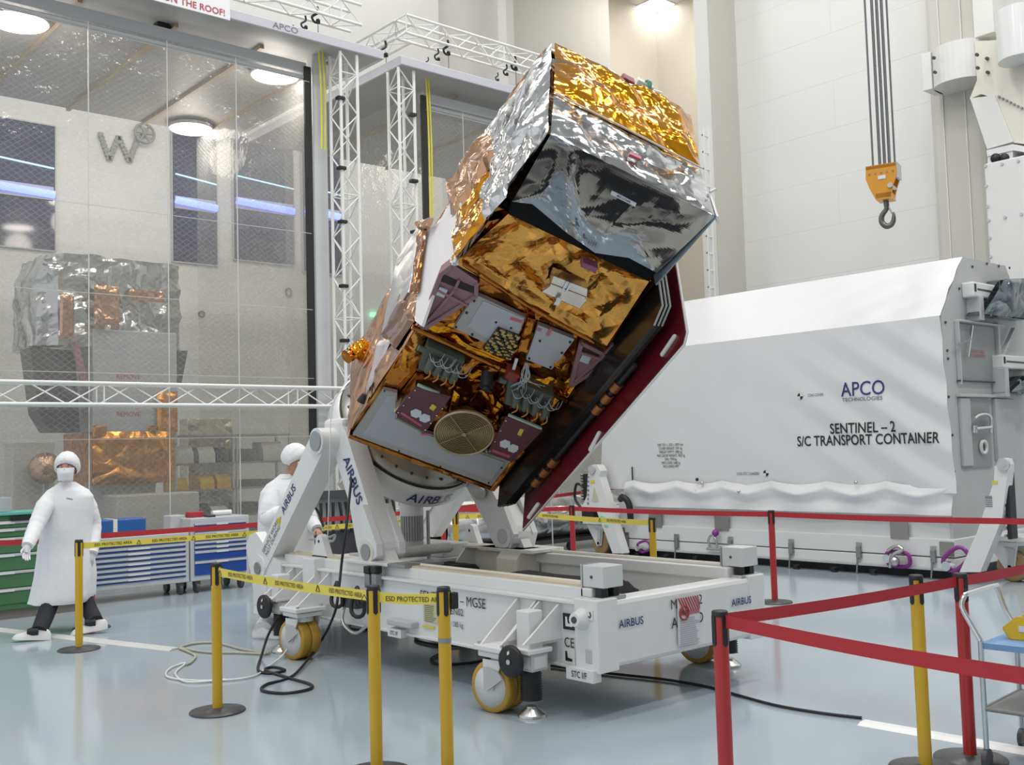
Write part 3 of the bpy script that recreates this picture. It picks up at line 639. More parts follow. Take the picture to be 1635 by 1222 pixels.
b = MB(); a = sat(778, 596, 1, NF+.1); b.cyl(a, a+V((.02, .10, -.05)), .045, .05, 16); b.cyl(a+V((.02, .10, -.05)), a+V((.025, .12, -.06)), .03, .03, 16); spart(b, 'black_nozzle_cover', BLACK)
b = MB(); a = sat(818, 598, 1, NF+.08); b.bbox(a.x-.05, a.x+.05, NF, NF+.12, a.z-.04, a.z+.04, .015); spart(b, 'red_cap', mat('dark_red_cap', (.22, .025, .02), .5))
b = MB(); a = sat(825, 573, 1, NF+.08); c = sat(820, 590, 1, NF+.08); b.beam(a, c, .022, .01, (0, 1, 0)); spart(b, 'white_tag', mat('white_tag', (.62, .62, .58), .5))
b = MB(); r = random.Random(8)
for k in range(12):
    a = sat(842+r.uniform(-4, 4), 580, 1, NF+.05); c = sat(838+r.uniform(-8, 8), 604, 1, NF+.12); d = sat(845+r.uniform(-35, 25), 622+r.uniform(-8, 8), 1, NF+.12)
    b.tube(smoothpath([a, c, d], 6), .0035, 5)
spart(b, 'wire_harness', mat('grey_white_wires', (.36, .37, .38), .4, .3))
# --- mauve triangular brackets at both sides
def bracket(outline, windows, ribs, n0=NF+.02, tagq=None):
    P = [sat(*q, 1, n0) for q in outline]; b = MB(); b.prism([V((p.x, n0-.10, p.z)) for p in P], (0, .10, 0)); br = spart(b, 'side_bracket', MAUVE2)
    for wq in windows: plate([sat(*q, 1, n0) for q in wq], n0+.001, n0+.006, mat('dark_window', (.02, .008, .01), .6), 'pocket', br)
    b = MB(); n_ = len(P)
    for i in range(n_): b.beam(P[i], P[(i+1) % n_], .03, .03, (0, 1, 0))
    for a, c in ribs: b.beam(sat(*a, 1, n0+.01), sat(*c, 1, n0+.01), .018, .025, (0, 1, 0))
    spart(b, 'ribs', MAUVE2, br)
    if tagq: plate([sat(*q, 1, n0+.02) for q in tagq], n0+.006, n0+.02, mat('pale_bracket_tag', (.48, .52, .54), .4), 'pale_tag', br)
bracket([(704, 437), (722, 423), (761, 450), (760, 472), (678, 523), (672, 521)], [((706, 437), (731, 448), (727, 458), (702, 448)), ((735, 449), (759, 459), (759, 469), (731, 459))], [((733, 447), (726, 462)), ((698, 462), (746, 487)), ((727, 461), (678, 518))], tagq=((702, 459), (715, 464), (709, 476), (696, 471)))
bracket([(928, 547), (966, 566), (975, 553), (1005, 541), (1003, 553), (973, 575), (911, 616)], [((932, 553), (958, 565), (954, 573), (929, 561)), ((973, 558), (993, 551), (985, 560), (968, 569))], [((928, 563), (966, 575)), ((966, 566), (918, 608))], tagq=((931, 566), (944, 571), (939, 582), (925, 577)))
# --- upper gold block (instrument module)
GW0, GW1 = -.64, .64; L2, L3, NB = 2.02, 3.11, 1.0
gA, gB, gC, gD = sat(725, 421, 1, NB), sat(967, 557, 1, NB), sat(1037, 450, 1, NB), sat(812, 342, 1, NB)
m = MB(); foil_quad(m, gA, gB, gC, gD, .115, 51, 44, pin=.15, K=10, f0=2.6, f1=9); spart(m, 'instrument_blanket', GOLDF)
m = MB(); gE, gF = sat(668, 520, 1, NF+.01), sat(905, 640, 1, NF+.01); foil_quad(m, gE, gF, gB+V((0, -.05, 0)), gA+V((0, -.05, 0)), .09, 52, 40, K=10, f0=2.6, f1=9); spart(m, 'waist_blanket', GOLD)
m = MB(); foil_quad(m, V((gB.x, .2, gB.z)), V((gC.x, .2, gC.z)), gC, gB, .03, 53, 20, flip=-1); spart(m, 'block_side', GOLDF)
m = MB(); m.tube(smoothpath([gA+V((.06, 0, .03)), (gA+gB)/2+V((0, .01, 0)), gB]), .018); spart(m, 'lower_roll', DCOPPER)
# left side of the block: mixed gold and silver foil
a, b_, c, d = sat(725, 421, 0, W0), sat(812, 343, 0, W0), sat(745, 265, 0, W0), sat(731, 330, 0, W0)
m = MB(); foil_quad(m, V((W0, .35, 2.55)), gA, V((W0, NB, 3.10)), V((W0, .35, 3.10)), .08, 54, 44, flip=-1, pin=.3, K=18, f0=3, f1=10); spart(m, 'gold_side', GOLD)
m = MB(); foil_quad(m, V((W0-.01, -.32, 2.45)), V((W0-.01, .38, 2.45)), V((W0-.01, .45, 3.3)), V((W0-.01, -.26, 3.0)), .10, 55, 40, flip=-1, pin=.4, K=18, f0=3, f1=9); spart(m, 'copper_side', COPPER)
m = MB(); foil_quad(m, V((W0-.02, .65, 2.95)), V((W0-.02, 1.02, 3.02)), V((W0-.02, 1.15, 3.3)), V((W0-.02, .60, 3.45)), .07, 56, 50, flip=-1, pin=.3, K=16, f0=3, f1=9); spart(m, 'silver_gusset', SILVER)
pl = [sat(*q, 0, W0-.05) for q in ((783, 290), (799, 246), (800, 272), (782, 305))]; m = MB(); m.prism(pl, (.01, 0, 0)); spart(m, 'white_side_plate', mat('white_plate', (.62, .62, .66), .4))
# silver handle box on the block
P = [sat(*q, 1, NB+.09) for q in ((878, 458), (884, 441), (938, 462), (936, 480), (925, 492), (866, 466))]
b = MB(); b.prism([V((p.x, NB-.02, p.z)) for p in P], (0, .11, 0)); hb = spart(b, 'aperture_box', mat('polished_silver', (.70, .71, .73), .18, .95))
m = MB(); foil_quad(m, sat(862, 468, 1, NB+.06), sat(925, 496, 1, NB+.06), sat(936, 478, 1, NB+.11), sat(874, 454, 1, NB+.11), .04, 57, 70); spart(m, 'crumpled_skirt', COPPER, hb)
for q in ((905, 450), (911, 452)): a = sat(*q, 1, NB+.1); c = sat(q[0]-7, q[1]+15, 1, NB+.1); b = MB(); b.beam(a, c, .012, .006, (0, 1, 0)); spart(b, 'white_strap', mat('white_strap', (.7, .7, .72), .4), hb)
a = sat(894, 476, 1, NB+.12); c = sat(888, 487, 1, NB+.12); b = MB(); b.beam(a, c, .03, .012, (0, 1, 0)); spart(b, 'pale_latch', MATS['white_strap'], hb)
P = [sat(*q, 1, NB+.05) for q in ((931, 417), (955, 426), (950, 434), (927, 424))]; b = MB(); b.prism([p+V((0, -.06, 0)) for p in P], (0, .08, 0)); spart(b, 'mauve_cap', mat('mauve_cap', (.26, .08, .15), .45))
# --- hood at the top end
LE = 3.9
e0, e1 = sat(885, 69, 2, LE), sat(1102, 185, 2, LE)      # back edge of end face
e2, e3 = sat(1118, 271, 2, LE), sat(884, 152, 2, LE)     # gold / silver line
f2, f3 = sat(1142, 346, 2, LE-.03), sat(879, 215, 2, LE-.03)
m = MB(); foil_quad(m, e0, e1, e2, e3, .12, 61, 50, pin=.15, flip=1 if (e1-e0).cross(e3-e0).z > 0 else -1, K=16, f0=2.2, f1=8); spart(m, 'end_blanket', GOLD)
m = MB(); foil_quad(m, e3, e2, f2, f3, .03, 62, 60, pin=.2, flip=1 if (e2-e3).cross(f3-e3).z > 0 else -1, K=16, f0=3, f1=10); spart(m, 'silver_band', foilmat('clear_silver_film', (.46, .47, .48), .12, 4, .45))
# body of the hood behind those skins
lo = [V((W0, -.3, 3.0)), V((W1-.04, -.3, 3.0)), V((GW1-.04, .93, 3.10)), V((W0, .93, 3.10))]
hi = [e0+V((0, 0, -.03)), e1+V((0, 0, -.03)), V((f2.x, f2.y-.05, LE-.06)), V((f3.x, f3.y-.05, LE-.06))]
m = MB(); m.add(lo+hi, [(0, 3, 2, 1), (4, 5, 6, 7), (0, 1, 5, 4), (1, 2, 6, 5), (3, 0, 4, 7)]); spart(m, 'hood_core', SILVER)
m = MB(); foil_quad(m, lo[0]+V((-.01, 0, 0)), lo[3]+V((-.01, 0, 0)), f3+V((-.01, 0, 0)), e0+V((-.01, 0, 0)), .07, 63, 46, flip=-1, pin=.25, K=18, f0=3, f1=10); spart(m, 'silver_side', SILVER)
m = MB(); foil_quad(m, V((W0-.02, -.25, 3.2)), V((W0-.02, .30, 3.4)), e0+V((-.02, .12, -.15)), e0+V((-.02, 0, -.05)), .04, 64, 30, flip=-1); spart(m, 'copper_strip', COPPER)
m = MB(); m.tube([e3+V((0, .01, .02)), (e3+e2)/2+V((0, .01, .025)), e2+V((0, .01, .02))], .006); spart(m, 'hem_line', mat('white_hem', (.75, .75, .76), .4))
b = MB(); b.prism([f2+V((0, -.26, .01)), f2+V((0, 0, .01)), f2+V((.03, .01, -.03)), f2+V((.03, -.25, -.03))], (.02, 0, 0)); b.tube([f2+V((0, -.28, .02)), f2+V((.03, -.3, .05))], .01); spart(b, 'white_end_strip', MATS['white_hem'])
# recessed dark film below the silver band: two film sheets meeting in a fold
g0, g1, g2, g3 = f3, f2, gC+V((0, -.0, .0)), gD+V((0, .0, 0))
DFILM = mat('dark_mirror_film', (.34, .36, .385), .07, .95, var=.06, vscale=2)
def sheet(q0, q1, q2, q3, sag, seed, nu=40, nv=26, ca=.03):
    h = crumple(seed, 9, .8, 3.2); nn = (q1-q0).cross(q3-q0).normalized()
    if nn.y < 0: nn = -nn
    def f(u, v):
        p = (q0*(1-u)+q1*u)*(1-v)+(q3*(1-u)+q2*u)*v; k = min(1, 6*min(u, 1-u, v, 1-v))
        return p-nn*(sag*math.sin(PI*u)*math.sin(PI*min(1, v*1.1)))+nn*h(u*1.4, v*.9)*ca*k
    return MB().grid(f, nu, nv)
low = [sat(*q_, 1, n_) for q_, n_ in (((818, 322), 1.06), ((850, 326), 1.06), ((905, 372), 1.06), ((950, 404), 1.06), ((1004, 412), 1.06), ((1049, 436), 1.04))]
hM = crumple(71, 8, .7, 2.6); hR_ = random.Random(7)
def mfilm(u, v):
    k_ = u*(len(low)-1); i_ = min(int(k_), len(low)-2); B_ = low[i_].lerp(low[i_+1], k_-i_); A_ = g0.lerp(g1, u); p = A_.lerp(B_, v)
    e_ = min(1, 6*min(u, 1-u, v, 1-v)); fold = abs(u-(.10+.34*v))
    return p+V((0, -.75, -.65)).normalized()*(.13*math.sin(PI*u)*math.sin(PI*v)-.05*math.exp(-(fold/.06)**2)*e_)+V((0, 1, .6)).normalized()*hM(u*1.35, v*.95)*.085*e_
spart(MB().grid(mfilm, 70, 46), 'mirror_film', DFILM)
bl = [gD, gC, low[5]+V((0, -.04, 0)), low[3]+V((0, -.05, 0)), low[1]+V((0, -.05, 0)), low[0]+V((0, -.04, 0))]
b = MB(); c_ = sum(bl, V((0, 0, 0)))/6; b.add(bl+[c_], [(i_, (i_+1) % 6, 6) for i_ in range(6)]); b.add([p+V((0, -.03, -.01)) for p in bl], [(5, 4, 3, 2, 1, 0)]); spart(b, 'black_film', BLKFILM)
m = MB(); m.prism([gC+V((.0, .10, .05)), f2, f2+V((0, -.2, -.03)), gC+V((0, -.1, .05))], (.012, 0, 0)); spart(m, 'hood_side_film', mat('grey_blue_film', (.20, .25, .28), .2, .5))
q = [sat(*p_, 1, 1.27) for p_ in ((977, 304), (1016, 324), (1014, 330), (975, 310))]; xd = (q[1]-q[0]).normalized(); yd = (q[0]-q[3]); nn = xd.cross(yd).normalized(); nn = nn if nn.y > 0 else -nn
b = MB(); b.prism(q, nn*.006); lp = spart(b, 'label_strip', MATS['white_plate'])
lettering('MSI COVER', (q[0]+q[1]+q[2]+q[3])/4+nn*.008, xd, yd, yd.length*.75, INK, lp, local=True, bold=.01, lift=.0)
q = [sat(*p_, 2, LE-.005) for p_ in ((1003, 246), (1021, 254), (1021, 258), (1003, 250))]; b = MB(); b.prism(q, (0, 0, .02)); spart(b, 'red_tape', MATS['red_tape'])
# maroon cap and clear tape with green ties on the upper rim
a = sat(999, 134, 2, LE); b = MB(); b.bbox(a.x-.05, a.x+.05, a.y-.05, a.y+.04, LE-.02, LE+.05, .012); spart(b, 'maroon_cap', mat('maroon_cap', (.20, .03, .05), .5))
a = sat(1030, 138, 2, LE); b = MB(); b.bbox(a.x-.07, a.x+.07, a.y-.06, a.y+.0, LE-.02, LE+.02, .006); spart(b, 'pale_tape', mat('pale_tape', (.62, .64, .60), .4))
b = MB(); a = sat(1030, 140, 2, LE)
for s in (0, .02): b.tube(smoothpath([a+V((s, -.07, .02)), a+V((s, -.02, .05)), a+V((s+.01, .03, .02))], 5), .008, 6)
spart(b, 'green_tie', mat('green_tie', (.06, .25, .17), .5))
# --- big pale sun-shield panels on the left
SHW = mat('white_shield_panel', (.74, .71, .72), .55, var=.03, vscale=8); SHG = foilmat('silver_grey_panel', (.60, .60, .62), .3, 5, .25)
def shield(q, wv, m, name, th=.02):
    P = [sat(*p, 0, wv) for p in q]; b = MB(); b.prism(P, (th, 0, 0)); return spart(b, name, m)
s1 = shield(((735, 296), (737, 345), (727, 422), (716, 424), (699, 449), (692, 467), (673, 521), (662, 512), (668, 451), (682, 368), (700, 355)), W0-.05, SHW, 'white_shield')
b = MB(); P = [sat(*p, 0, W0-.055) for p in ((735, 296), (737, 345), (726, 421))]; b.tube(P, .014); spart(b, 'shield_edge', LGREY, s1)
s2_ = shield(((634, 412), (668, 360), (674, 350), (651, 467), (609, 533), (617, 492)), W0-.06, SHG, 'silver_shield')
shield(((672, 350), (684, 354), (668, 466), (650, 467)), W0-.05, SILVER, 'silver_hem', .012)
m = MB(); P = [sat(*p, 0, W0-.07) for p in ((671, 365), (683, 360), (669, 468), (655, 470))]; foil_quad(m, P[3], P[2], P[1], P[0], .03, 81, 60, flip=-1); spart(m, 'orange_strip', DCOPPER)
m = MB(); P = [sat(*p, 0, W0-.08) for p in ((667, 358), (680, 352), (697, 350), (690, 365), (672, 368))]; foil_quad(m, P[4], P[3], P[2], P[0], .07, 82, 70, flip=-1); spart(m, 'foil_knuckle', COPPER)
m = MB(); P = [sat(*p, 0, W0-.02) for p in ((610, 535), (652, 470), (664, 515), (634, 560))]; foil_quad(m, P[3], P[2], P[1], P[0], .06, 83, 50, flip=-1); spart(m, 'brown_fold', mat('brown_film', (.22, .11, .07), .2, .7))
m = MB(); P = [sat(*p, 0, W0-.03) for p in ((608, 545), (627, 542), (596, 615), (586, 630))]; foil_quad(m, P[3], P[2], P[1], P[0], .04, 84, 50, flip=-1); spart(m, 'pale_tape_strip', mat('pale_pink_film', (.55, .50, .52), .3, .4))
# thruster and its foil collar sticking out to the left
a = sat(583, 553, 0, W0-.02); c = sat(560, 566, 0, W0-.12); m = MB(); h = crumple(85, 10, 4, 14)
d, u_, v_, l_ = m.frame(a, c)
m.grid(lambda u, v: a+(c-a)*v+(u_*math.cos(2*PI*u)+v_*math.sin(2*PI*u))*(.075-.02*v+.05*h(u*1.5, v)), 30, 10); spart(m, 'thruster_foil', GOLD)
m = MB(); m.cyl(c, c+(c-a).normalized()*.05, .05, .06); spart(m, 'thruster_nozzle', DCOPPER)
m = MB(); a = sat(582, 630, 0, W0-.06); c = sat(576, 642, 0, W0-.06); m.tube([a, c], [.02, .035]); spart(m, 'black_port', BLACK)
# --- folded solar array on the right with clamps, then the red cover sheet
ARR = mat('black_solar_panel', (.009, .009, .010), .25)
prof = [(N0, 1.05), (1.17, .80), (1.25, .93), (1.26, 2.98), (1.17, 3.10), (.5, 3.13), (N0, 3.10)]
for k, wv in enumerate((.69, .725, .76)):
    s = .02*k; b = MB(); b.prism([(wv, n_-s, l_) for n_, l_ in prof], (.022, 0, 0)); ap = spart(b, 'solar_panel', ARR)
    b = MB(); pe = [V((wv+.011, n_-s+.002, l_)) for n_, l_ in ((1.26, 2.98), (1.17, 3.10), (.62, 3.135))]; b.tube(pe, .009, 6); spart(b, 'edge_strip', mat('pale_panel_edge', (.42, .42, .40), .5), ap)
for k in range(6):
    f = (.12, .18, .24, .55, .61, .67)[k]; a = V((.80, 1.20, .95)); c = V((.80, 1.22, 3.0)); p = a+(c-a)*f
    b = MB(); b.cyl(p, p+V((0, 0, .075)), .042, n=16); spart(b, 'copper_clamp', mat('copper_clamp', (.36, .13, .04), .35, .5))
b = MB(); b.cyl((.80, 1.20, 1.1), (.80, 1.22, 2.6), .026); spart(b, 'hinge_rod', BLACK)
for q in ((872, 744), (1003, 588)):
    a = sat(*q, 0, .83); b = MB(); b.bbox(a.x-.02, a.x+.02, a.y-.07, a.y+.0, a.z-.03, a.z+.03, .01); b.tube(smoothpath([a+V((0, -.06, .03)), a+V((0, .03, .06)), a+V((0, .05, 0)), a+V((0, 0, -.04))], 5), .007, 6); spart(b, 'clamp_clip', DKGREY)
r = random.Random(9); b = MB()
for k in range(10):
    a = sat(925+r.uniform(-9, 9), 655+r.uniform(-10, 10), 0, .80); b.tube(smoothpath([a, a+V((0, .05, r.uniform(-.05, .05))), a+V((0, .0, r.uniform(.03, .09)))], 4), .007, 5)
for k in range(3): a = sat(920+6*k, 664-7*k, 0, .79); b.cyl(a, a+V((0, .07, 0)), .02, n=10)
spart(b, 'hinge_motor', mat('dull_metal', (.32, .30, .27), .35, .8))
m = MB(); P = [sat(*p, 0, .81) for p in ((975, 612), (992, 592), (1000, 600), (985, 625))]; foil_quad(m, P[0], P[3], P[2], P[1], .05, 91, 60, flip=-1); spart(m, 'silver_scrap', SILVER)
m = MB(); a = sat(893, 600, 0, .72); c = sat(921, 642, 0, .79); m.tube(smoothpath([a+V((0, .0, .2)), a, c]), .006, 6); spart(m, 'grey_lead', GREY)
REDC = mat('red_cover_sheet', (.13, .008, .016), .3, coat=.2)
b = MB(); pr = [(.55, 3.16), (1.37, 3.10), (1.44, 3.05), (1.41, .90), (.70, 1.02), (N0, 1.0), (N0, 3.16)]
b.prism([(.86, n_, l_) for n_, l_ in pr], (.02, 0, 0)); rc = spart(b, 'red_cover', REDC)
b = MB(); pe = [V((.872, n_+.004, l_)) for n_, l_ in ((.55, 3.165), (1.37, 3.105), (1.445, 3.05), (1.415, .89), (.70, 1.012))]; b.tube(pe, .010, 6); spart(b, 'white_edge', mat('white_edge_trim', (.75, .75, .73), .4), rc)
for q0_, q1_ in (((1058, 566), (1077, 538)), ((943, 718), (957, 692)), ((845, 826), (859, 806))):
    a, c = sat(*q0_, 0, .853), sat(*q1_, 0, .853); b = MB(); b.cyl(a, c, .018, n=12); b.ball(a, .018); b.ball(c, .018); spart(b, 'pale_grip_slot', mat('pale_slot', (.70, .70, .68), .5), rc)
# ================================================================== TILTING TROLLEY
tr = thing('tilting_trolley', 'white wheeled tilting trolley carrying the foil satellite', 'trolley', (5.45, 6.6, 0))
def tp(mb, name, m, parent=None, **k): return mb.build(name, m, parent or tr, **k)
XN, XF, YE, YR = 4.62, 6.28, 4.55, 8.75
def mir(x): return 10.9-x
for s, nm in ((0, 'near'), (1, 'far')):
    X = (lambda x: mir(x)) if s else (lambda x: x)
    b = MB(); b.bbox(X(XN+.02), X(XN+.18), YE+.1, YR, .30, .71, .012); b.bbox(X(XN-.01), X(XN+.2), YE+.1, YR, .695, .715, .004); b.bbox(X(XN), X(XN+.19), YE+.1, YR, .295, .315, .004)
    b.bbox(X(XN+.06), X(XN+.24), YE+.12, YR-.2, .71, .795, .01); sb = tp(b, 'side_beam', WHITE)
    b = MB(); b.box(X(XN+.08), X(XN+.15), YE+.15, YR-.25, .795, .808); tp(b, 'wooden_rail', mat('pale_wood_strip', (.62, .53, .38), .5, bump=.1), sb)
    b = MB(); b.cyl((X(XN+.17), YE+.15, .805), (X(XN+.17), YR-.25, .805), .016); tp(b, 'guide_bar', IVORY, sb)
b = MB(); b.bbox(XN, XF, YE, YE+.18, .31, .725, .03); eb = tp(b, 'end_beam', WHITE)
b = MB(); b.bbox(XN+.1, XF-.1, YR-.18, YR, .31, .72, .02); tp(b, 'rear_beam', WHITE)
for x in (XN-.02, XF-.16):
    b = MB(); b.bbox(x, x+.18, YE-.005, YE+.2, .295, .74, .008); cp = tp(b, 'corner_post', WHITE)
    b = MB(); b.bbox(x+.012 if x < 5 else x+.17, x-.004 if x < 5 else x+.184, YE+.05, YE+.11, .35, .44, .015); tp(b, 'slot_plate', LGREY, cp)
# lettering on the end beam
yl = YE-.008
def endtxt(text, qa, qb, m, bold=.0):
    a = at(*qa, 1, yl); b_ = at(*qb, 1, yl); L = b_.x-a.x
    cu = lettering(text, ((a.x+b_.x)/2, yl, (a.z+b_.z)/2), (1, 0, 0), (0, 0, 1), L/len(text)*1.42, m, eb, bold=bold); return cu
endtxt('AIRBUS', (982, 999), (1033, 990), NAVY, .014); endtxt('AIRBUS', (1163, 965), (1204, 957), NAVY, .014)
a = at(1076, 966, 1, yl); lettering('M', (a.x, yl, a.z), (1, 0, 0), (0, 0, 1), .09, INK, eb); a = at(1118, 958, 1, yl); lettering('2', (a.x, yl, a.z), (1, 0, 0), (0, 0, 1), .09, INK, eb)
a = at(1077, 996, 1, yl); lettering('A', (a.x, yl, a.z), (1, 0, 0), (0, 0, 1), .10, INK, eb); a = at(1117, 987, 1, yl); lettering('O', (a.x, yl, a.z), (1, 0, 0), (0, 0, 1), .10, INK, eb)
c0, c1, c2, c3 = [at(*q, 1, yl-.004) for q in ((1081, 956), (1116, 951), (1117, 1026), (1083, 1032))]
b = MB(); b.prism([c0, c1, c2, c3], (0, -.004, 0)); nt_ = tp(b, 'notice_sheet', mat('white_paper', (.66, .67, .70), .6), eb)
hm = c0.z-(c0.z-c3.z)*.34; w_ = c1.x-c0.x
b = MB()
for k in range(9):
    x = c0.x+w_*k/9.2; b.prism([(x, yl-.0105, c0.z), (x+w_*.055, yl-.0105, c0.z), (x+w_*.055+w_*.25 if x+w_*.3 < c1.x else c1.x, yl-.0105, c0.z-(c0.z-hm)*.9), (x+w_*.25 if x+w_*.3 < c1.x else c1.x-.002, yl-.0105, c0.z-(c0.z-hm)*.9)], (0, -.001, 0))
tp(b, 'red_hatching', REDINK, nt_)
b = MB(); b.box(c0.x+w_*.05, c1.x-.01, yl-.011, yl-.009, hm-.012, hm+.012); tp(b, 'red_bar', mat('dull_red_bar', (.45, .14, .18), .5), nt_)
cc = V((c0.x+w_*.26, yl-.012, hm+.005)); b = MB(); b.tube([cc+V((.045*math.cos(k*PI/10), 0, .045*math.sin(k*PI/10))) for k in range(21)], .006, 6); b.beam(cc+V((-.03, 0, .03)), cc+V((.03, 0, -.03)), .008, .004, (0, 1, 0)); tp(b, 'ban_ring', REDINK, nt_)
lettering('FOD', cc, (1, 0, 0), (0, 0, 1), .036, INK, nt_)
b = MB(); r = random.Random(2)
for k in range(14): b.box(c0.x+.012, c1.x-.012-r.uniform(0, .05), yl-.0105, yl-.0085, hm-.03-.0135*k, hm-.034-.0135*k)
tp(b, 'print_lines', mat('faint_grey_print', (.36, .36, .40), .6), nt_)
# lettering on the near web
xw = XN+.012
sbn = [o for o in tr.children if o.name.startswith('side_beam')][0]
def webtxt(text, q, size, m, al='CENTER', bold=0.0, sq=.9):
    p = at(*q, 0, xw); return lettering(text, (xw, p.y, p.z), (0, -1, 0), (0, 0, 1), size, m, sbn, al, squeeze=sq, bold=bold)
webtxt('SENTINEL-2 – MGSE', (721, 958), .098, INK); webtxt('SN02', (730, 978), .07, INK); webtxt('1285 kg', (730, 998), .05, INK, sq=.85)
a, b_ = at(676, 961, 0, xw), at(700, 996, 0, xw); b = MB(); b.box(xw-.004, xw, b_.y, a.y, b_.z, a.z); yl_ = tp(b, 'rating_plate', mat('pale_yellow_plate', (.55, .55, .36), .5), sbn)
b = MB(); r = random.Random(5)
for k in range(9): z = a.z-.02-(a.z-b_.z)*.1*k; b.box(xw-.006, xw-.003, b_.y+.02+r.uniform(0, .04), a.y-.02, z-.006, z)
tp(b, 'plate_print', mat('olive_print', (.2, .2, .1), .5), yl_)
a, b_ = at(675, 998, 0, xw), at(694, 1005, 0, xw); b = MB(); b.box(xw-.004, xw, b_.y, a.y, b_.z, a.z); tp(b, 'yellow_label', mat('yellow_label', (.70, .58, .05), .5), sbn)
webtxt('CE', (909, 1027), .085, INK); 
for (px_, py_, nm) in ((909, 993, 'lift_symbol'), (909, 1048, 'crane_symbol')):
    p = at(px_, py_, 0, XN-.021) if False else at(px_, py_, 0, xw); b = MB(); b.box(xw-.003, xw, p.y-.055, p.y+.055, p.z-.05, p.z+.05); sy = tp(b, nm, WHITE if nm[0] == 'c' else INK, sbn)
    b = MB(); b.prism([(xw-.004, p.y+.03, p.z+.03), (xw-.004, p.y+.03, p.z-.03), (xw-.004, p.y-.03, p.z-.03), (xw-.004, p.y-.03, p.z-.015), (xw-.004, p.y+.01, p.z-.01), (xw-.004, p.y+.015, p.z+.03)], (-.002, 0, 0)); tp(b, 'pictogram', INK if nm[0] == 'c' else WHITE, sy)
for k, (qa, qb) in enumerate((((904, 1076), (947, 1081)), ((619, 1010), (640, 1013)))):
    a, b_ = at(*qa, 0, XN-.05), at(*qb, 0, XN-.05); zc = (a.z+b_.z)/2; hh = .036 if k == 0 else .03; b = MB(); b.box(XN-.05, XN+.02, b_.y, a.y, zc-hh, zc+hh); pt = tp(b, 'marker_plate', mat('white_marker_plate', (.70, .71, .72), .4))
    lettering('STC I/F', (XN-.053, (a.y+b_.y)/2, zc), (0, -1, 0), (0, 0, 1), .055 if k == 0 else .042, INK, pt, squeeze=.8, bold=.008)
a, b_ = at(620, 985, 0, XN-.03), at(660, 1008, 0, XN-.03); b = MB(); b.bbox(XN-.05, XN+.02, b_.y, a.y, b_.z+.015, a.z-.01, .01); tp(b, 'grey_fitting_block', LGREY)
p = at(935, 982, 0, XN-.022); b = MB(); b.box(XN-.026, XN-.02, YE+.03, YE+.08, p.z-.03, p.z+.03); sy = tp(b, 'hook_symbol', WHITE); b = MB(); b.tube([(XN-.027, YE+.055, p.z+.02), (XN-.027, YE+.045, p.z), (XN-.027, YE+.055, p.z-.015), (XN-.027, YE+.065, p.z-.005)], .004, 6); tp(b, 'pictogram', INK, sy)
# pad eye by the corner
p = at(922, 990, 0, XN-.06); b = MB(); b.lathe((XN-.0, p.y, p.z), (-1, -.1, .05), [(0, .085), (.03, .062), (.09, .045), (.10, .04)], 24); pe_ = tp(b, 'pad_eye', WHITE); b = MB(); b.lathe((XN-.097, p.y-.01, p.z+.004), (-1, -.1, .05), [(0, .022), (.008, .02)], 16); tp(b, 'eye_bore', DKGREY, pe_)
# casters with jacks
def caster(x, y, sgn, name='caster', yawed=.15, zt=.40):
    b = MB(); b.bbox(x-.14, x+.14, y-.14, y+.14, zt-.005, zt+.03, .006); b.bbox(x-.12, x+.12, y-.12, y+.12, zt-.045, zt-.01, .006); c = tp(b, name, WHITE)
    b = MB(); b.cyl((x, y, zt-.05), (x, y, zt-.09), .085, n=20); tp(b, 'swivel', WHITE, c)
    yy = y+.05; ax = V((math.cos(yawed), math.sin(yawed), 0)); fw = V((-ax.y, ax.x, 0)); hub = V((x, yy, .165))
    for s in (-1, 1):
        o = hub+ax*s*.115; b = MB(); b.prism([o+fw*.035+V((0, 0, -.02)), o-fw*.035+V((0, 0, -.02)), V((o.x, o.y, zt-.06))-fw*.12, V((o.x, o.y, zt-.06))+fw*.04], ax*.01); tp(b, 'fork_arm', WHITE, c)
    for s in (-1, 1):
        o = hub+ax*s*.05
        b = MB(); b.lathe(o-ax*.045, ax, [(0, .13), (0, .158), (.012, .165), (.078, .165), (.09, .158), (.09, .13)], 36); w = tp(b, 'wheel', AMBER, c)
        b = MB(); b.lathe(o-ax*.047, ax, [(0, .02), (.0, .13), (.02, .125), (.074, .125), (.094, .13), (.094, .02)], 30); tp(b, 'wheel_hub', mat('white_wheel_hub', (.70, .71, .70), .35), w)
    b = MB(); o = hub-ax*.135; b.prism([o+fw*.02+V((0, 0, -.02)), o-fw*.02+V((0, 0, -.01)), o-fw*.14+V((0, 0, .07)), o-fw*.10+V((0, 0, .11)), o+V((0, 0, .13))+fw*.02], ax*.008); tp(b, 'brake_plate', LGREY, c)
    b = MB(); b.cyl(hub-ax*.13, hub+ax*.13, .018, n=12); tp(b, 'axle', STEEL, c)
    b = MB()
    for i in (-1, 1):
        for j in (-1, 1): b.cyl((x+i*.11, y+j*.11, zt+.03), (x+i*.11, y+j*.11, zt+.045), .014, n=8)
    tp(b, 'bolts', STEEL, c)
    return c
def gussets(x, ys, sgn, zt):
    for y in ys:
        b = MB(); xb = XN+.02 if sgn < 0 else XF-.02; b.prism([(xb, y-.008, .70), (xb, y-.008, zt+.03), (x+sgn*.12, y-.008, zt+.03)], (0, .016, 0)); tp(b, 'gusset', WHITE)
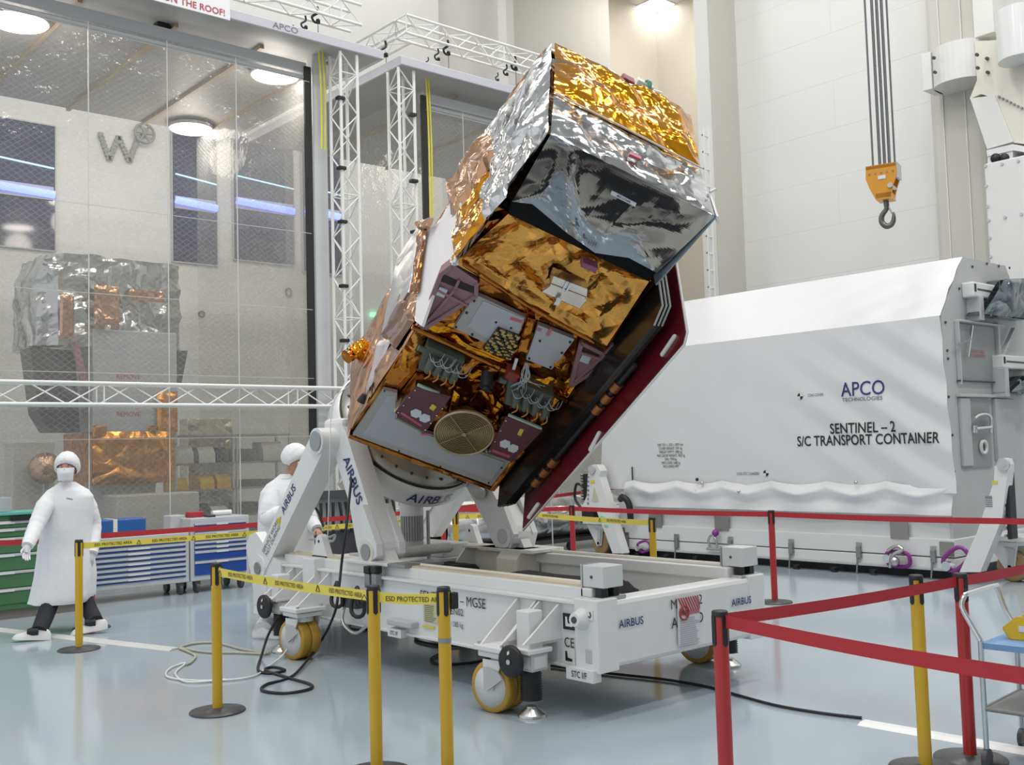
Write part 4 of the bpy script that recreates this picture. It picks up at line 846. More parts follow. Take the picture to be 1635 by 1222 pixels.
def jack(x, y, sgn, zt=.42):
    b = MB(); b.bbox(x-.06, x+.06, y-.06, y+.06, zt-.05, .66, .008); b.bbox(x-.1, x+.10, y-.1, y+.1, zt-.06, zt-.03, .006); j = tp(b, 'jack_post', WHITE)
    b = MB(); b.bbox(min(x, XN+.05 if sgn < 0 else XF-.05), max(x, XN+.05 if sgn < 0 else XF-.05), y-.05, y+.05, zt-.02, zt+.02, .005); tp(b, 'jack_bracket', WHITE, j)
    b = MB(); b.bbox(x-.07, x+.07, y-.09, y+.07, zt-.17, zt-.06, .01); gb = tp(b, 'jack_gearbox', LGREY, j)
    b = MB(); b.box(x-.073, x-.07, y-.07, y+.05, zt-.15, zt-.08); b.box(x-.05, x+.05, y-.094, y-.09, zt-.15, zt-.08); tp(b, 'jack_label', mat('white_jack_label', (.66, .66, .66), .5), gb)
    b = MB(); pr_ = []
    for k in range(12): pr_ += [(k*.016, .058), (k*.016+.008, .070)]
    b.lathe((x, y, zt-.17), (0, 0, -1), pr_, 24); tp(b, 'bellows', BLACK, j)
    b = MB(); b.lathe((x, y, 0), (0, 0, 1), [(0, .09), (.012, .09), (.02, .085), (.055, .04), (.065, .035)], 28); tp(b, 'foot', STEEL, j)
    dx = V((-.9, -.1, 0)).normalized() if sgn < 0 else V((.9, .1, 0)).normalized()
    hc = V((x, y+.03, zt-.10))+dx*.13; b = MB(); b.lathe(hc, dx, [(0, .05), (0, .085), (.012, .10), (.03, .10), (.04, .085), (.04, .03), (.035, 0)], 28); hw = tp(b, 'handwheel', BLACK, j)
    b = MB(); b.cyl(hc-dx*.13, hc, .02); b.cyl(hc+dx*.036, hc+dx*.05, .016); tp(b, 'spindle', STEEL, hw)
    b = MB(); b.prism([hc+dx*.042+V((-.01*dx.y-.004, .01, .04)), hc+dx*.042+V((0, -.008, .05)), hc+dx*.042+V((0, -.006, .07)), hc+dx*.042+V((0, .012, .06))], dx*.002); tp(b, 'white_mark', WHITE, hw)
for sgn, cx_, jx in ((-1, 4.42, 4.45), (1, 6.46, 6.45)):
    for y, yj in ((5.22, 5.0), (7.78, 8.2)):
        caster(cx_, y, sgn); gussets(cx_, (y-.09, y+.09), sgn, .40); jack(jx, yj, sgn, .46 if y < 6 else .50); gussets(jx+sgn*.02, (yj-.09, yj+.09), sgn, .44)
# bright box covers on steel brackets at the two front rail ends
for qa, par in (((962, 930), 0), ((1180, 895), 1)):
    x = XN+.155 if not par else XF-.10; b = MB(); b.bbox(x-.09, x+.09, YE+.02, YE+.20, .80, .935, .006); bc = tp(b, 'end_stop_box', mat('pale_box_cover', (.62, .63, .63), .45))
    b = MB(); b.box(x-.095, x+.095, YE+.20, YE+.212, .72, .94); b.box(x-.11, x+.11, YE+.02, YE+.2, .725, .745); tp(b, 'steel_bracket', STEEL, bc)
    b = MB(); b.box(x-.08, x-.03, YE+.05, YE+.1, .745, .80); b.box(x+.03, x+.08, YE+.05, YE+.1, .745, .80); tp(b, 'rubber_buffer', BLACK, bc)
    b = MB(); b.cyl((x-.091, YE+.12, .865), (x-.096, YE+.12, .865), .010, n=10); tp(b, 'screw', DKGREY, bc)
# folded bracket on the far beam, tray floor and dark mats
b = MB(); b.bbox(4.82, 6.08, 6.95, 7.35, .44, .60, .01); cb = tp(b, 'cross_beam', IVORY)
b = MB(); b.prism([(5.82, 6.68, .46), (6.08, 6.68, .46), (6.08, 6.68, .825), (5.89, 6.68, .825), (5.82, 6.68, .75)], (0, .26, 0)); tp(b, 'bracket_box', IVORY, cb)
b = MB(); b.prism([(5.78, 7.44, .46), (6.08, 7.44, .46), (6.08, 7.44, .825), (5.90, 7.44, .825), (5.78, 7.44, .70)], (0, .02, 0)); tp(b, 'bracket_web', WHITE, cb)
b = MB(); b.box(5.98, 6.0, 6.94, 7.44, .46, .815); b.box(5.86, 6.1, 6.68, 7.46, .815, .83); tp(b, 'bracket_plate', IVORY, cb)
b = MB(); b.box(XN+.18, XF-.18, YE+.18, YR-.2, .42, .44); tp(b, 'tray_floor', IVORY)
def mat_heap(x0, x1, y0, y1, zt_, seed):
    m = MB(); h = crumple(seed, 9, 1, 4)
    def f(u, v): e = min(1, 7*min(u, 1-u, v, 1-v)); return V((x0+(x1-x0)*u, y0+(y1-y0)*v, .445+(zt_-.445)*e**.5+.035*h(u*.6, v*1.7)*e))
    m.grid(f, 24, 40, True); tp(m, 'black_mat', mat('black_mat_cloth', (.008, .008, .010), .9))
mat_heap(5.25, 5.80, 5.15, 6.62, .695, 77); mat_heap(5.3, 5.78, 7.0, 7.5, .70, 78)
# --- A-frames
PV = V((0, 8.0, 1.79))
def arm(a, b, wd, th, name, m=WHITE, r=None):
    """box section arm with rounded ends lying in a plane of constant x"""
    a, b = V(a), V(b); d = (b-a).normalized(); q = V((0, -d.z, d.y)); P = []
    r = r or wd/2
    for k in range(9): t_ = PI/2+PI*k/8; P.append(a+d*math.cos(t_)*r+q*math.sin(t_)*r)
    for k in range(9): t_ = -PI/2+PI*k/8; P.append(b+d*math.cos(t_)*wd/2+q*math.sin(t_)*wd/2)
    mb = MB(); mb.prism([p-V((th/2, 0, 0)) for p in P], (th, 0, 0)); return tp(mb, name, m), d, q
a1, d1_, q1_ = arm((4.69, 7.80, 1.77), (4.69, 8.86, .655), .19, .20, 'tilt_arm', r=.12)
b = MB(); b.cyl((4.565, 7.77, 1.79), (4.95, 7.77, 1.79), .112, n=28); tp(b, 'pivot_barrel', WHITE, a1)
b = MB(); b.cyl((4.552, 7.77, 1.79), (4.567, 7.77, 1.79), .085, n=28); tp(b, 'pivot_cap', mat('grey_pivot_cap', (.30, .31, .33), .4), a1)
b = MB(); b.bbox(4.58, 4.84, 8.72, 8.98, .30, .60, .02); b.cyl((4.58, 8.86, .655), (4.82, 8.86, .655), .12); tp(b, 'foot_clevis', WHITE, a1)
b = MB(); b.cyl((4.565, 8.86, .655), (4.58, 8.86, .655), .055, n=18); tp(b, 'pin_cap', GREY, a1)
b = MB(); b.prism([at(*q_, 0, 4.60) for q_ in ((393, 872), (398, 855), (408, 850), (432, 886), (448, 900), (450, 962), (408, 966))], (.10, 0, 0)); tp(b, 'foot_plate', WHITE, a1)
b = MB(); b.prism([at(*q_, 0, 6.12) for q_ in ((669, 857), (671, 835), (677, 812), (700, 795), (735, 765), (766, 744), (744, 776), (692, 858))], (.10, 0, 0)); tp(b, 'cone_support', WHITE)
ext = MB(); ext.bbox(XN+.02, XF-.02, YR-.02, 9.0, .30, .50, .02); tp(ext, 'rear_outrigger', WHITE)
A1 = V((4.588, 7.77, 1.79))
lettering('AIRBUS', A1+d1_*.72+q1_*.035, -d1_, V((0, -d1_.z, d1_.y))*1, .10, NAVY, a1, bold=.012)
b = MB(); o_ = A1+d1_*.98+q1_*.03; b.prism([o_-d1_*.05, o_+d1_*.03+q1_*.04, o_+d1_*.03-q1_*.04], (-.003, 0, 0)); tp(b, 'warning_triangle', mat('yellow_triangle', (.6, .45, .02), .5), a1)
lettering('SERVICE WORK\nNOT DURING', A1+d1_*1.2+q1_*.02, -d1_, V((0, -d1_.z, d1_.y)), .06, mat('grey_print', (.12, .12, .14), .5), a1)
# front arm with forked foot
xa_ = 4.82; pa, pb = V((xa_, 7.68, 1.80)), V((xa_, 7.2, .90))
a2, d2_, q2_ = arm(pa, pb, .25, .17, 'tilt_arm')
b = MB(); b.prism([(xa_-.14, 7.250, .94+.32), (xa_-.14, 7.440, .94+.30), (xa_-.14, 7.350, .92), (xa_-.14, 7.290, .80), (xa_-.14, 7.190, .78), (xa_-.14, 7.060, .86), (xa_-.14, 7.060, .95)], (.06, 0, 0)); b.prism([(xa_+.08, 7.250, 1.26), (xa_+.08, 7.440, 1.24), (xa_+.08, 7.350, .92), (xa_+.08, 7.290, .80), (xa_+.08, 7.190, .78), (xa_+.08, 7.060, .86), (xa_+.08, 7.060, .95)], (.06, 0, 0)); tp(b, 'fork', WHITE, a2)
b = MB(); b.cyl((xa_-.15, 7.200, .885), (xa_+.15, 7.200, .885), .10, n=22); tp(b, 'fork_eye', IVORY, a2)
b = MB(); b.cyl((xa_-.160, 7.200, .885), (xa_-.150, 7.200, .885), .065, n=22); tp(b, 'fork_cap', MATS['grey_pivot_cap'], a2)
b = MB(); b.prism([(xa_-.05, 7.010, .80), (xa_-.05, 7.390, .80), (xa_-.05, 7.310, .93), (xa_-.05, 7.110, .93)], (.1, 0, 0)); b.bbox(xa_-.19, xa_+.19, 6.840, 7.510, .792, .815, .004); tp(b, 'foot_bracket', WHITE, a2)
b = MB(); b.bbox(xa_-.19, xa_+.19, 6.610, 6.840, .792, .82, .004); tp(b, 'steel_shim', GREY, a2)
lettering('AIRBUS', V((xa_-.088, pa.y, pa.z))+d2_*.40-q2_*.02, d2_, V((0, d2_.z, -d2_.y)), .135, NAVY, a2, bold=.014)
# far pair of arms
a3, d3_, q3_ = arm((6.2, 7.77, 1.79), (6.2, 8.86, .70), .24, .2, 'tilt_arm', r=.15)
pc = V((6.05, 7.570, 1.7)); pd = V((6.05, 6.950, .93))
a4, _, _ = arm(pc, pd, .26, .26, 'tilt_arm')
b = MB()
for x in (5.91, 6.13): b.prism([(x, 6.970, 1.25), (x, 7.190, 1.22), (x, 7.130, .92), (x, 7.030, .80), (x, 6.870, .80), (x, 6.810, .95)], (.06, 0, 0))
tp(b, 'fork', WHITE, a4)
b = MB(); b.cyl((5.9, 6.950, .93), (6.2, 6.950, .93), .11, n=22); tp(b, 'fork_eye', WHITE, a4); b = MB(); b.cyl((5.893, 6.950, .93), (5.9, 6.950, .93), .065, n=22); tp(b, 'fork_cap', LGREY, a4)
b = MB(); b.prism([(6.0, 6.770, .815), (6.0, 7.150, .815), (6.0, 7.070, .94), (6.0, 6.850, .94)], (.1, 0, 0)); b.bbox(5.87, 6.25, 6.550, 7.250, .80, .83, .004); tp(b, 'foot_bracket', WHITE, a4)
b = MB(); b.cyl((6.0, 7.250, 1.32), (5.86, 7.190, 1.30), .04, n=6); b.cyl((5.86, 7.190, 1.30), (5.84, 7.180, 1.295), .06, n=12); tp(b, 'bolt_knob', STEEL, a4)
# rail lugs
for x, y in ((4.70, 7.97), (6.16, 7.72)):
    b = MB(); b.prism([(x-.012 if 0 else x, y-.13, .79), (x, y+.13, .79), (x, y+.06, .93), (x, y+.045, .97), (x, y, .99), (x, y-.045, .97), (x, y-.06, .93)], (.06, 0, 0)); lg = tp(b, 'lifting_lug', WHITE); b = MB(); b.cyl((x-.002, y+.01, .93), (x+.062, y+.01, .93), .014, n=10); tp(b, 'lug_bore', BLACK, lg)
b = MB(); b.bbox(4.58, 4.70, 7.86, 8.06, .30, .80, .01); tp(b, 'lug_bracket', WHITE)
# --- tilt ring with mating ring (axis along the satellite)
def sloc(w, n, l): return M4 @ V((w, n, l))
rg = MB(); ro = .72; RW, RN = .12, .0
o = sloc(RW, RN, -.01); rg.lathe(o, SL, [(0, .52), (0, ro-.04), (.025, ro), (.22, ro), (.245, ro-.015), (.245, .66), (.20, .60)], 72); ring = tp(rg, 'tilt_ring', WHITE)
b = MB(); o = sloc(RW, RN, .232); b.lathe(o, SL, [(0, .66), (0, .700), (.016, .700), (.016, .66)], 72); tp(b, 'seal_band', BLACK, ring)
b = MB(); o = sloc(RW, RN, .25); b.lathe(o, SL, [(0, .60), (0, .692), (.03, .692), (.035, .675), (.07, .67), (.075, .64), (.11, .63), (.12, .58), (.28, .55), (.42, .53)], 72); tp(b, 'mating_ring', mat('olive_grey_ring', (.36, .35, .31), .3, .75), ring)
for k in range(28):
    a_ = 2*PI*k/28; p = sloc(RW+.655*math.cos(a_), RN+.655*math.sin(a_), .31); tp(MB().cyl(p, p+SL*.025, .013, n=8), 'ring_bolt', DKGREY, ring)
for k, a_ in enumerate((1.55, 1.75, 2.0)): p = sloc(RW+.59*math.cos(a_), RN+.59*math.sin(a_), .42); b = MB(); b.bbox(-.05, .05, -.03, .03, -.02, .06, .008, Matrix.Translation(p) @ SF.transposed().to_4x4()); tp(b, 'ring_clamp', STEEL if k else GREY, ring)
p = sloc(RW+.64*math.cos(.80), RN+.64*math.sin(.80), .36); b = MB(); b.bbox(-.09, .09, -.05, .05, -.06, .10, .01, Matrix.Translation(p) @ SF.transposed().to_4x4()); tp(b, 'connector_block', BLACK, ring)
for x in (4.86, 6.04):
    b = MB(); b.bbox(x-.13, x+.13, 7.62, 7.94, 1.64, 1.98, .04); tp(b, 'trunnion', WHITE, ring)
# curved lettering on the lower rim of the ring
def ringword(word, a0, step, size):
    for k, ch in enumerate(word):
        a_ = a0-step*k; rad = V((math.cos(a_), math.sin(a_), 0)); p = sloc(RW+(ro+.003)*rad.x, RN+(ro+.003)*rad.y, .115)
        tg = (SF.transposed() @ V((math.sin(a_), -math.cos(a_), 0))); lettering(ch, p, tg, SL, size, NAVY if k < 4 else mat('faded_letter', (.45, .46, .5), .5), ring, bold=.012, lift=.004)
ringword('AIRBUS', 1.40, .105, .15)
# gear motor and drive pipes
mp = V((5.50, 7.72, .83)); b = MB(); b.lathe(mp, (0, 0, 1), [(0, .10), (.05, .10), (.06, .085), (.28, .085)], 24); mo = tp(b, 'gear_motor', LGREY)
b = MB()
for k in range(26): a_ = 2*PI*k/26; b.box(-.004, .004, .08, .102, .06, .28, Matrix.Translation(mp) @ Matrix.Rotation(a_, 4, 'Z'))
tp(b, 'cooling_fins', LGREY, mo)
b = MB(); b.lathe(mp+V((0, 0, .28)), (0, 0, 1), [(0, .105), (.12, .105), (.14, .095), (.15, 0)], 24); tp(b, 'fan_cowl', WHITE, mo)
b = MB(); b.bbox(mp.x-.12, mp.x+.12, mp.y-.12, mp.y+.12, .78, .84, .02); b.cyl((5.1, 7.66, .80), (5.75, 7.5, .82), .045, n=18); b.cyl((5.75, 7.5, .82), (5.77, 7.495, .82), .03, n=18); b.cyl((4.9, 7.8, .79), (5.6, 7.6, .78), .035, n=18); tp(b, 'gearbox', WHITE, mo)
b = MB(); b.bbox(5.62, 5.64, 7.64, 7.67, .70, 1.15, .004); tp(b, 'steel_stay', LGREY, mo)
b = MB(); b.bbox(4.86, 6.04, 7.55, 8.5, .68, .72, .01); b.bbox(5.75, 6.05, 7.6, 8.3, .72, .84, .01); tp(b, 'drive_deck', WHITE)
# clip handles, coil hooks and lead reel on the near side
xq = XN-.03
for q in (590, 601):
    a = at(q, 912, 0, xq); b = MB(); b.bbox(xq-.03, xq+.03, a.y-.035, a.y+.035, a.z-.13, a.z-.02, .008); b_ = tp(b, 'clip_latch', GREY); b = MB(); b.bbox(xq-.035, xq+.03, a.y-.04, a.y+.04, a.z-.02, a.z+.04, .01); tp(b, 'latch_cap', BLACK, b_)
for (px_, py_, r_) in ((538, 950, .085), (571, 962, .10)):
    a = at(px_, py_, 0, XN-.12); b = MB(); b.tube([a+V((.02*math.sin(k*PI/9*2), r_*.8*math.cos(k*PI/9), r_*1.15*math.sin(k*PI/9))) for k in range(19)], .016, 8); b.cyl(a, a+V((.14, 0, 0)), .02); tp(b, 'coil_hook', BLACK)
a = at(560, 958, 0, XN-.05); b = MB(); b.bbox(XN-.09, XN+.02, a.y-.14, a.y+.10, a.z-.06, a.z+.06, .01); tp(b, 'lead_box', DKGREY)
a = at(575, 970, 0, XN-.05); b = MB(); b.tube(smoothpath([a+V((0, .22, .0)), a+V((-.04, .2, -.13)), a+V((-.04, .02, -.2)), a+V((-.04, -.16, -.12))]), .014); tp(b, 'steel_hose', STEEL)
# ================================================================== TRANSPORT CONTAINER
XC = 12.0
yR = at(1503, 503, 0, XC).y; yL = at(975, 690, 0, XC).y
zF = at(1300, 528.5, 0, XC).z; XRd = XC+.62; zR = at(1550, 408, 0, XRd).z
zS = at(1250, 818, 0, XC-.05).z                      # skirt bottom
tc = thing('transport_container', 'large white covered transport container with black capitals', 'container', (XC+1.2, (yR+yL)/2, 0))
COVER = mat('white_tarpaulin', (.70, .705, .715), .30, var=.02, bump=.05, bscale=6)
XB = XC+2.4
b = MB(); b.bbox(XC+.02, XB, yR+.02, yL-.1, .32, zS+.25, .01); base = tp(b, 'base_body', WHITE, tc)
zj = at(1300, 878, 0, XC+.0).z
b = MB(); b.bbox(XC-.02, XB, yR-.02, yL-.1, .13, zj-.006, .01); b.bbox(XC-.02, XB, yR-.02, yL-.1, zj+.006, zj+.22, .01); tray = tp(b, 'lower_tray', WHITE, tc)
b = MB(); b.box(XC+.1, XB-.1, yR+.1, yL-.2, .0, .13); tp(b, 'plinth', BLACK, tc)  # black plinth; the shadow beneath the container is put into its colour
b = MB(); b.bbox(XC-.05, XC+.0, yR-.02, yL-.1, .105, .135, .005); tp(b, 'bottom_rail', LGREY, tc)
h = crumple(101, 10, .25, 1.6)
def cov(u, v):
    y = yR+(yL-yR)*u; s = .035*math.sin(2*PI*u*3+v*5)*(1-v)
    fan = .10*abs(((u*1.0+(1-v)*.55)*7 % 1)-.5)*max(0, 1-u*2.2)*(1-abs(v-.5))
    flare = .10*max(0, (u-.93)/.07)*(1-v)
    return V((XC-.03-fan*.9-.05*h(u*5, v*2)*(1-v*.6)-.06*(1-v)*max(0, 1-u*8), y+.25*max(0, (u-.95)/.05)*(1-v)-.12*max(0, 1-u*14)*(1-v), zS+.28+(zF-zS-.28)*v))
b = MB(); b.grid(cov, 110, 40, True); cv = tp(b, 'front_cover', COVER, tc)
b = MB()
def rf(u, v): return V((XC-.03+(XRd-XC+.03)*v, yR+(yL-yR)*u, zF+(zR-zF)*v))+V((-.6, 0, .5)).normalized()*(.08*abs(((u*1.2+v*.5)*5 % 1)-.5)*max(0, 1-u*2.5)*math.sin(PI*v))
b.grid(rf, 80, 12, True); b.add([(XRd, yR, zR), (XRd, yL, zR), (XB-.6, yL, zR), (XB-.6, yR, zR)], [(0, 1, 2, 3)]); b.add([(XB-.6, yR, zR), (XB-.6, yL, zR), (XB, yL, zF), (XB, yR, zF)], [(0, 1, 2, 3)])
tp(b, 'roof_cover', COVER, tc)
h2 = crumple(103, 9, .5, 2.2)
def skirt(u, v):
    y = yR-.05+(yL-yR-.0)*u*.945; q = abs(((u*6.2) % 1)-.5)*2; top = .40-.05*(1-q**2); r_ = abs(v-.62-.16*q)
    return V((XC-.06-.075*max(0, 1-r_*3.0)*(1-.6*q)-.05*(1-v)*(.4+.6*abs(math.sin(PI*u*6.2+.8)))-.11*h2(u*4, v*.8), y, zS+.02+top*v))
b = MB(); b.grid(skirt, 130, 18, True); tp(b, 'folded_skirt', COVER, tc)
b = MB(); yk = at(1011, 790, 0, XC-.06).y; b.box(XC-.07, XC-.055, yk-.008, yk+.008, zS+.1, zS+.62); tp(b, 'black_zip', BLACK, tc)
# end panel facing right
pe_ = [(XC, yR, .33), (XC, yR, zF), (XRd, yR, zR), (XB-.6, yR, zR), (XB, yR, zF), (XB, yR, .33)]
b = MB(); b.prism(pe_, (0, .04, 0)); ep = tp(b, 'end_panel', mat('pale_grey_panel', (.50, .51, .51), .45), tc)
b = MB()
for q in ((1509, 515), (1512, 560), (1531, 461), (1552, 426), (1575, 421), (1594, 425), (1611, 428), (1513, 573), (1514, 634), (1520, 695), (1523, 753)): c = at(*q, 1, yR); b.cyl(c, c-V((0, .015, 0)), .016, n=8)
tp(b, 'rivets', DKGREY, ep)
def rc(qa, qb, d0, d1, m, name, par=ep, bev=.008):
    a, c = at(*qa, 1, yR), at(*qb, 1, yR); b = MB(); b.bbox(min(a.x, c.x), max(a.x, c.x), yR-d1, yR-d0, min(a.z, c.z), max(a.z, c.z), bev); return tp(b, name, m, par)
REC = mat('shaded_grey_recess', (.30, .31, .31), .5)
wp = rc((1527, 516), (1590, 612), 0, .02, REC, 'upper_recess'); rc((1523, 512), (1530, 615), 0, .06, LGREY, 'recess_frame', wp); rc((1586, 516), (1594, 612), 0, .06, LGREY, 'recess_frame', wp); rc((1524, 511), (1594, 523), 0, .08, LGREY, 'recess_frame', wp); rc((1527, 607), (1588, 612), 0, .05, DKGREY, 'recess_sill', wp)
a = at(1561, 565, 1, yR-.03); lettering('DO NOT OPEN\nIN CLEANROOM', a, (1, 0, 0), (0, 0, 1), .055, REDINK, wp)
b = MB(); b.beam(at(1527, 551, 1, yR-.05), at(1550, 541, 1, yR-.14), .03, .02); b.beam(at(1552, 520, 1, yR-.06), at(1545, 570, 1, yR-.06), .03, .02); tp(b, 'gas_strut', CHROME, wp)
b = MB(); b.beam(at(1618, 525, 1, yR-.06), at(1598, 570, 1, yR-.06), .05, .03); tp(b, 'stay_bar', LGREY, ep)
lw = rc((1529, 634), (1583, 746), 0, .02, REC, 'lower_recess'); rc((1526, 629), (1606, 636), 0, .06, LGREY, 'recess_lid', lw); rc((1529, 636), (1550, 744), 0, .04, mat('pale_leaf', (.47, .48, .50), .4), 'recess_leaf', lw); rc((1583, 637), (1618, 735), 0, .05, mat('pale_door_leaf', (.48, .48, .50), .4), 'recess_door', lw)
c = at(1569, 714, 1, yR-.03); b = MB(); b.lathe(c, (0, -1, 0), [(0, .09), (.03, .09), (.03, .06), (.0, .06)], 24); pt = tp(b, 'round_port', WHITE, lw); b = MB(); b.cyl(c, c-V((0, .006, 0)), .062, n=24); tp(b, 'port_mesh', DKGREY, pt)
b = MB(); P = [at(*q, 1, yR-.08) for q in ((1556, 668), (1563, 663), (1574, 661), (1582, 666), (1583, 678), (1582, 692))]; b.tube(smoothpath(P, 5), .02); P = [at(*q, 1, yR-.08) for q in ((1558, 684), (1582, 682))]; b.tube(P, .022); b.cyl(at(1556, 680, 1, yR-.06), at(1556, 692, 1, yR-.06), .03); tp(b, 'chrome_pipe', CHROME, lw)
def acunit(qa, qb, qw, label):
    a, c = at(*qa, 1, yR-.16), at(*qb, 1, yR-.16); c.z = at(qa[0], qb[1]+2, 1, yR-.16).z; t = thing('air_unit', label, 'air unit', ((a.x+c.x)/2, yR-.3, c.z), 'boxed air units on the container end')
    b = MB(); b.bbox(a.x, c.x+.5, yR-.16, yR, c.z, a.z, .02); tp(b, 'casing', WHITE, t)
    b = MB(); b.box(a.x+.01, a.x+.05, yR-.164, yR-.158, c.z+.06, a.z-.03); tp(b, 'dark_grille', BLACK, t)
    b = MB(); b.box(a.x+.08, c.x-.05, yR-.164, yR-.158, (a.z+c.z)/2-.012, (a.z+c.z)/2+.012); tp(b, 'faint_print', DKGREY, t)
    P = [at(*q, 1, yR-.22) for q in qw]; m = MB(); foil_quad(m, P[0], P[1], P[2], P[3], .10, 7, 18, pin=.3, f0=1.2, f1=3); m.prism([p+V((0, .06, 0)) for p in P], (0, .14, 0)); tp(m, 'film_wrap', foilmat('blue_black_film', (.12, .15, .17), .14, 5, .6, metal=.7), t)
    return t
u1 = acunit((1555, 448), (1600, 472), (), 'x') if False else acunit((1555, 449), (1601, 471), ((1568, 502), (1650, 510), (1650, 444), (1602, 446)), 'white air unit wrapped in dark film high on the container end')
u2 = acunit((1602, 566), (1650, 586), ((1612, 626), (1660, 630), (1660, 598), (1640, 600)), 'white air unit wrapped in dark film lower on the container end')
for (q, z2) in ((1560, 512), (1600, 634)):
    a = at(q, 474 if q < 1590 else 588, 1, yR-.12); c = at(q+2, z2, 1, yR-.12); b = MB(); b.bbox(a.x-.05, a.x+.05, yR-.18, yR-.0, c.z, a.z, .01); tp(b, 'unit_bracket', LGREY, ep)
# cover writing
xs = XC-.075
def drape(o):
    M_ = WM[cv.name]
    for v in o.data.vertices:
        p = M_ @ v.co; u = (p.y-yR)/(yL-yR); w_ = (p.z-zS-.28)/(zF-zS-.28); p.x = min(cov(max(0, u+du), w_).x for du in (-.004, 0, .004))-.008; v.co = M_.inverted() @ p
    return o
def covtxt(s, q, size, m=INK, bold=0., sq=1., al='CENTER'): p = at(*q, 0, xs); return drape(lettering(s, (xs, p.y, p.z), (0, -1, 0), (0, 0, 1), size, m, cv, al, bold=bold, squeeze=sq))
covtxt('SENTINEL \u2013 2', (1374, 684), .185, bold=.012, sq=.84); covtxt('S/C TRANSPORT CONTAINER', (1379, 703), .185, bold=.012, sq=.80)
covtxt('APCO', (1375, 621.5), .255, NAVY, .004, .88); covtxt('TECHNOLOGIES', (1374, 637.5), .068, mat('slate_ink', (.10, .11, .14), .5), .0, 1.12)
covtxt('COG COVER', (1300, 631), .050, sq=.8); covtxt('COG STC LOADED', (1192, 757), .052, sq=.85)
covtxt('DIM: 7511 x 3332 x 3959 mm\nCOVER WEIGHT: 1591 kg\nWEIGHT EMPTY: 3985 kg\nMAX GROSS WEIGHT: 7825 kg\nSWL: 7700 kg\nMAX LOAD: 5680 kg\nINCLUDING MPT', (1068, 728), .056, sq=.72)
for q in ((1275.5, 633), (1221, 756)):
    p = at(*q, 0, xs)
    for k in range(4):
        b = MB(); P = [p]+[p+V((0, -.042*math.cos(PI/2*k+PI/2*j/6), .042*math.sin(PI/2*k+PI/2*j/6))) for j in range(7)]; b.prism(P, (-.003, 0, 0)); drape(tp(b, 'centre_mark', INK if k % 2 else WHITE, cv))
# fittings along the base
xf = XC-.025
def fit(qa, qb, m, name, th=.01): a, c = at(*qa, 0, xf), at(*qb, 0, xf); b = MB(); b.box(xf-th, xf, min(a.y, c.y), max(a.y, c.y), min(a.z, c.z), max(a.z, c.z)); return tp(b, name, m, tc)
SPL = mat('raw_steel_plate', (.36, .35, .33), .42, .75, var=.12)
for qa, qb in (((1036, 820), (1057, 843)), ((1141, 823), (1164, 848)), ((1421, 833), (1451, 861)), ((986, 842), (998, 859)), ((1500, 865), (1524, 889))): fit(qa, qb, SPL, 'steel_plate')
for x, y in ((1001, 850), (1081, 853), (1167, 857), (1264, 861), (1372, 866), (1491, 872)):
    s = 1+.3*(x-1000)/500; l = fit((x-4*s, y), (x+4*s, y+22*s), STEEL, 'toggle_latch', .012); b = MB(); a = at(x, y+8*s, 0, xf); c = at(x-1.5*s, y+40*s, 0, xf); b.cyl(a+V((-.03, 0, 0)), c+V((-.03, 0, 0)), .012, n=8); b.bbox(xf-.04, xf-.01, a.y-.03, a.y+.03, a.z-.12, a.z+.03, .006); tp(b, 'latch_lever', GREY, l)
for x, y in ((977, 884), (1020, 886), (1065, 889), (1112, 892), (1215, 901), (1273, 905), (1333, 909), (1396, 913)):
    if x == 1215: continue
    a = at(x, y, 0, XC-.06); b = MB(); b.prism([a+V((0, .04, .03)), a+V((0, -.05, .035)), a+V((0, -.02, 0)), a+V((0, -.05, -.03)), a+V((0, .04, -.03))], (-.04, 0, 0)); tp(b, 'tie_cleat', BLACK, tc)
def ringhook(q, r, rot, sling=False):
    a = at(*q, 0, XC-.09); P = []
    for k in range(21):
        t_ = 2*PI*k/20; y_, z_ = r*1.15*math.cos(t_), r*.8*math.sin(t_); y_ = math.copysign(abs(y_/r)**.7*r, y_); z_ = math.copysign(abs(z_/r/.8)**.7*r*.75, z_); y_ *= 1.12; P.append(a+V((-.02*math.sin(t_), -(y_*math.cos(rot)-z_*math.sin(rot)), y_*math.sin(rot)+z_*math.cos(rot))))
    b = MB(); b.tube(P, r*.2, 8); o = tp(b, 'hoist_ring', PURPLE, tc)
    b = MB(); e = a+V((0, r*math.cos(rot), -r*math.sin(rot))); b.cyl(e+V((-.05, 0, 0)), e+V((.09, 0, 0)), r*.42, n=16); tp(b, 'swivel_bolt', CHROME, o)
    if sling: b = MB(); b.tube(smoothpath([a+V((-.06, .08, -.1)), a+V((-.09, .02, .05)), a+V((-.07, -.10, .12)), a+V((-.06, -.02, .16)), a+V((-.06, .1, .1))]), .022); b.ball(a+V((-.08, 0, -.02)), .06); tp(b, 'steel_shackle', STEEL, o)
ringhook((982, 872), .11, -.9); ringhook((1028, 873), .10, .3); ringhook((1434, 893), .125, 0, True); ringhook((1526, 893), .13, .7)
a = at(1139, 868, 0, XC-.08); b = MB(); b.tube(smoothpath([a+V((0, .06, -.07)), a+V((-.02, .07, .04)), a+V((-.02, 0, .12)), a+V((-.02, -.07, .04)), a+V((0, -.06, -.07))]), .018); b.cyl(a+V((0, .12, -.08)), a+V((0, -.1, -.08)), .018); sh = tp(b, 'steel_shackle', STEEL, tc); b = MB(); b.ball(a+V((-.02, -.06, .15)), .05); tp(b, 'purple_pin', PURPLE, sh)
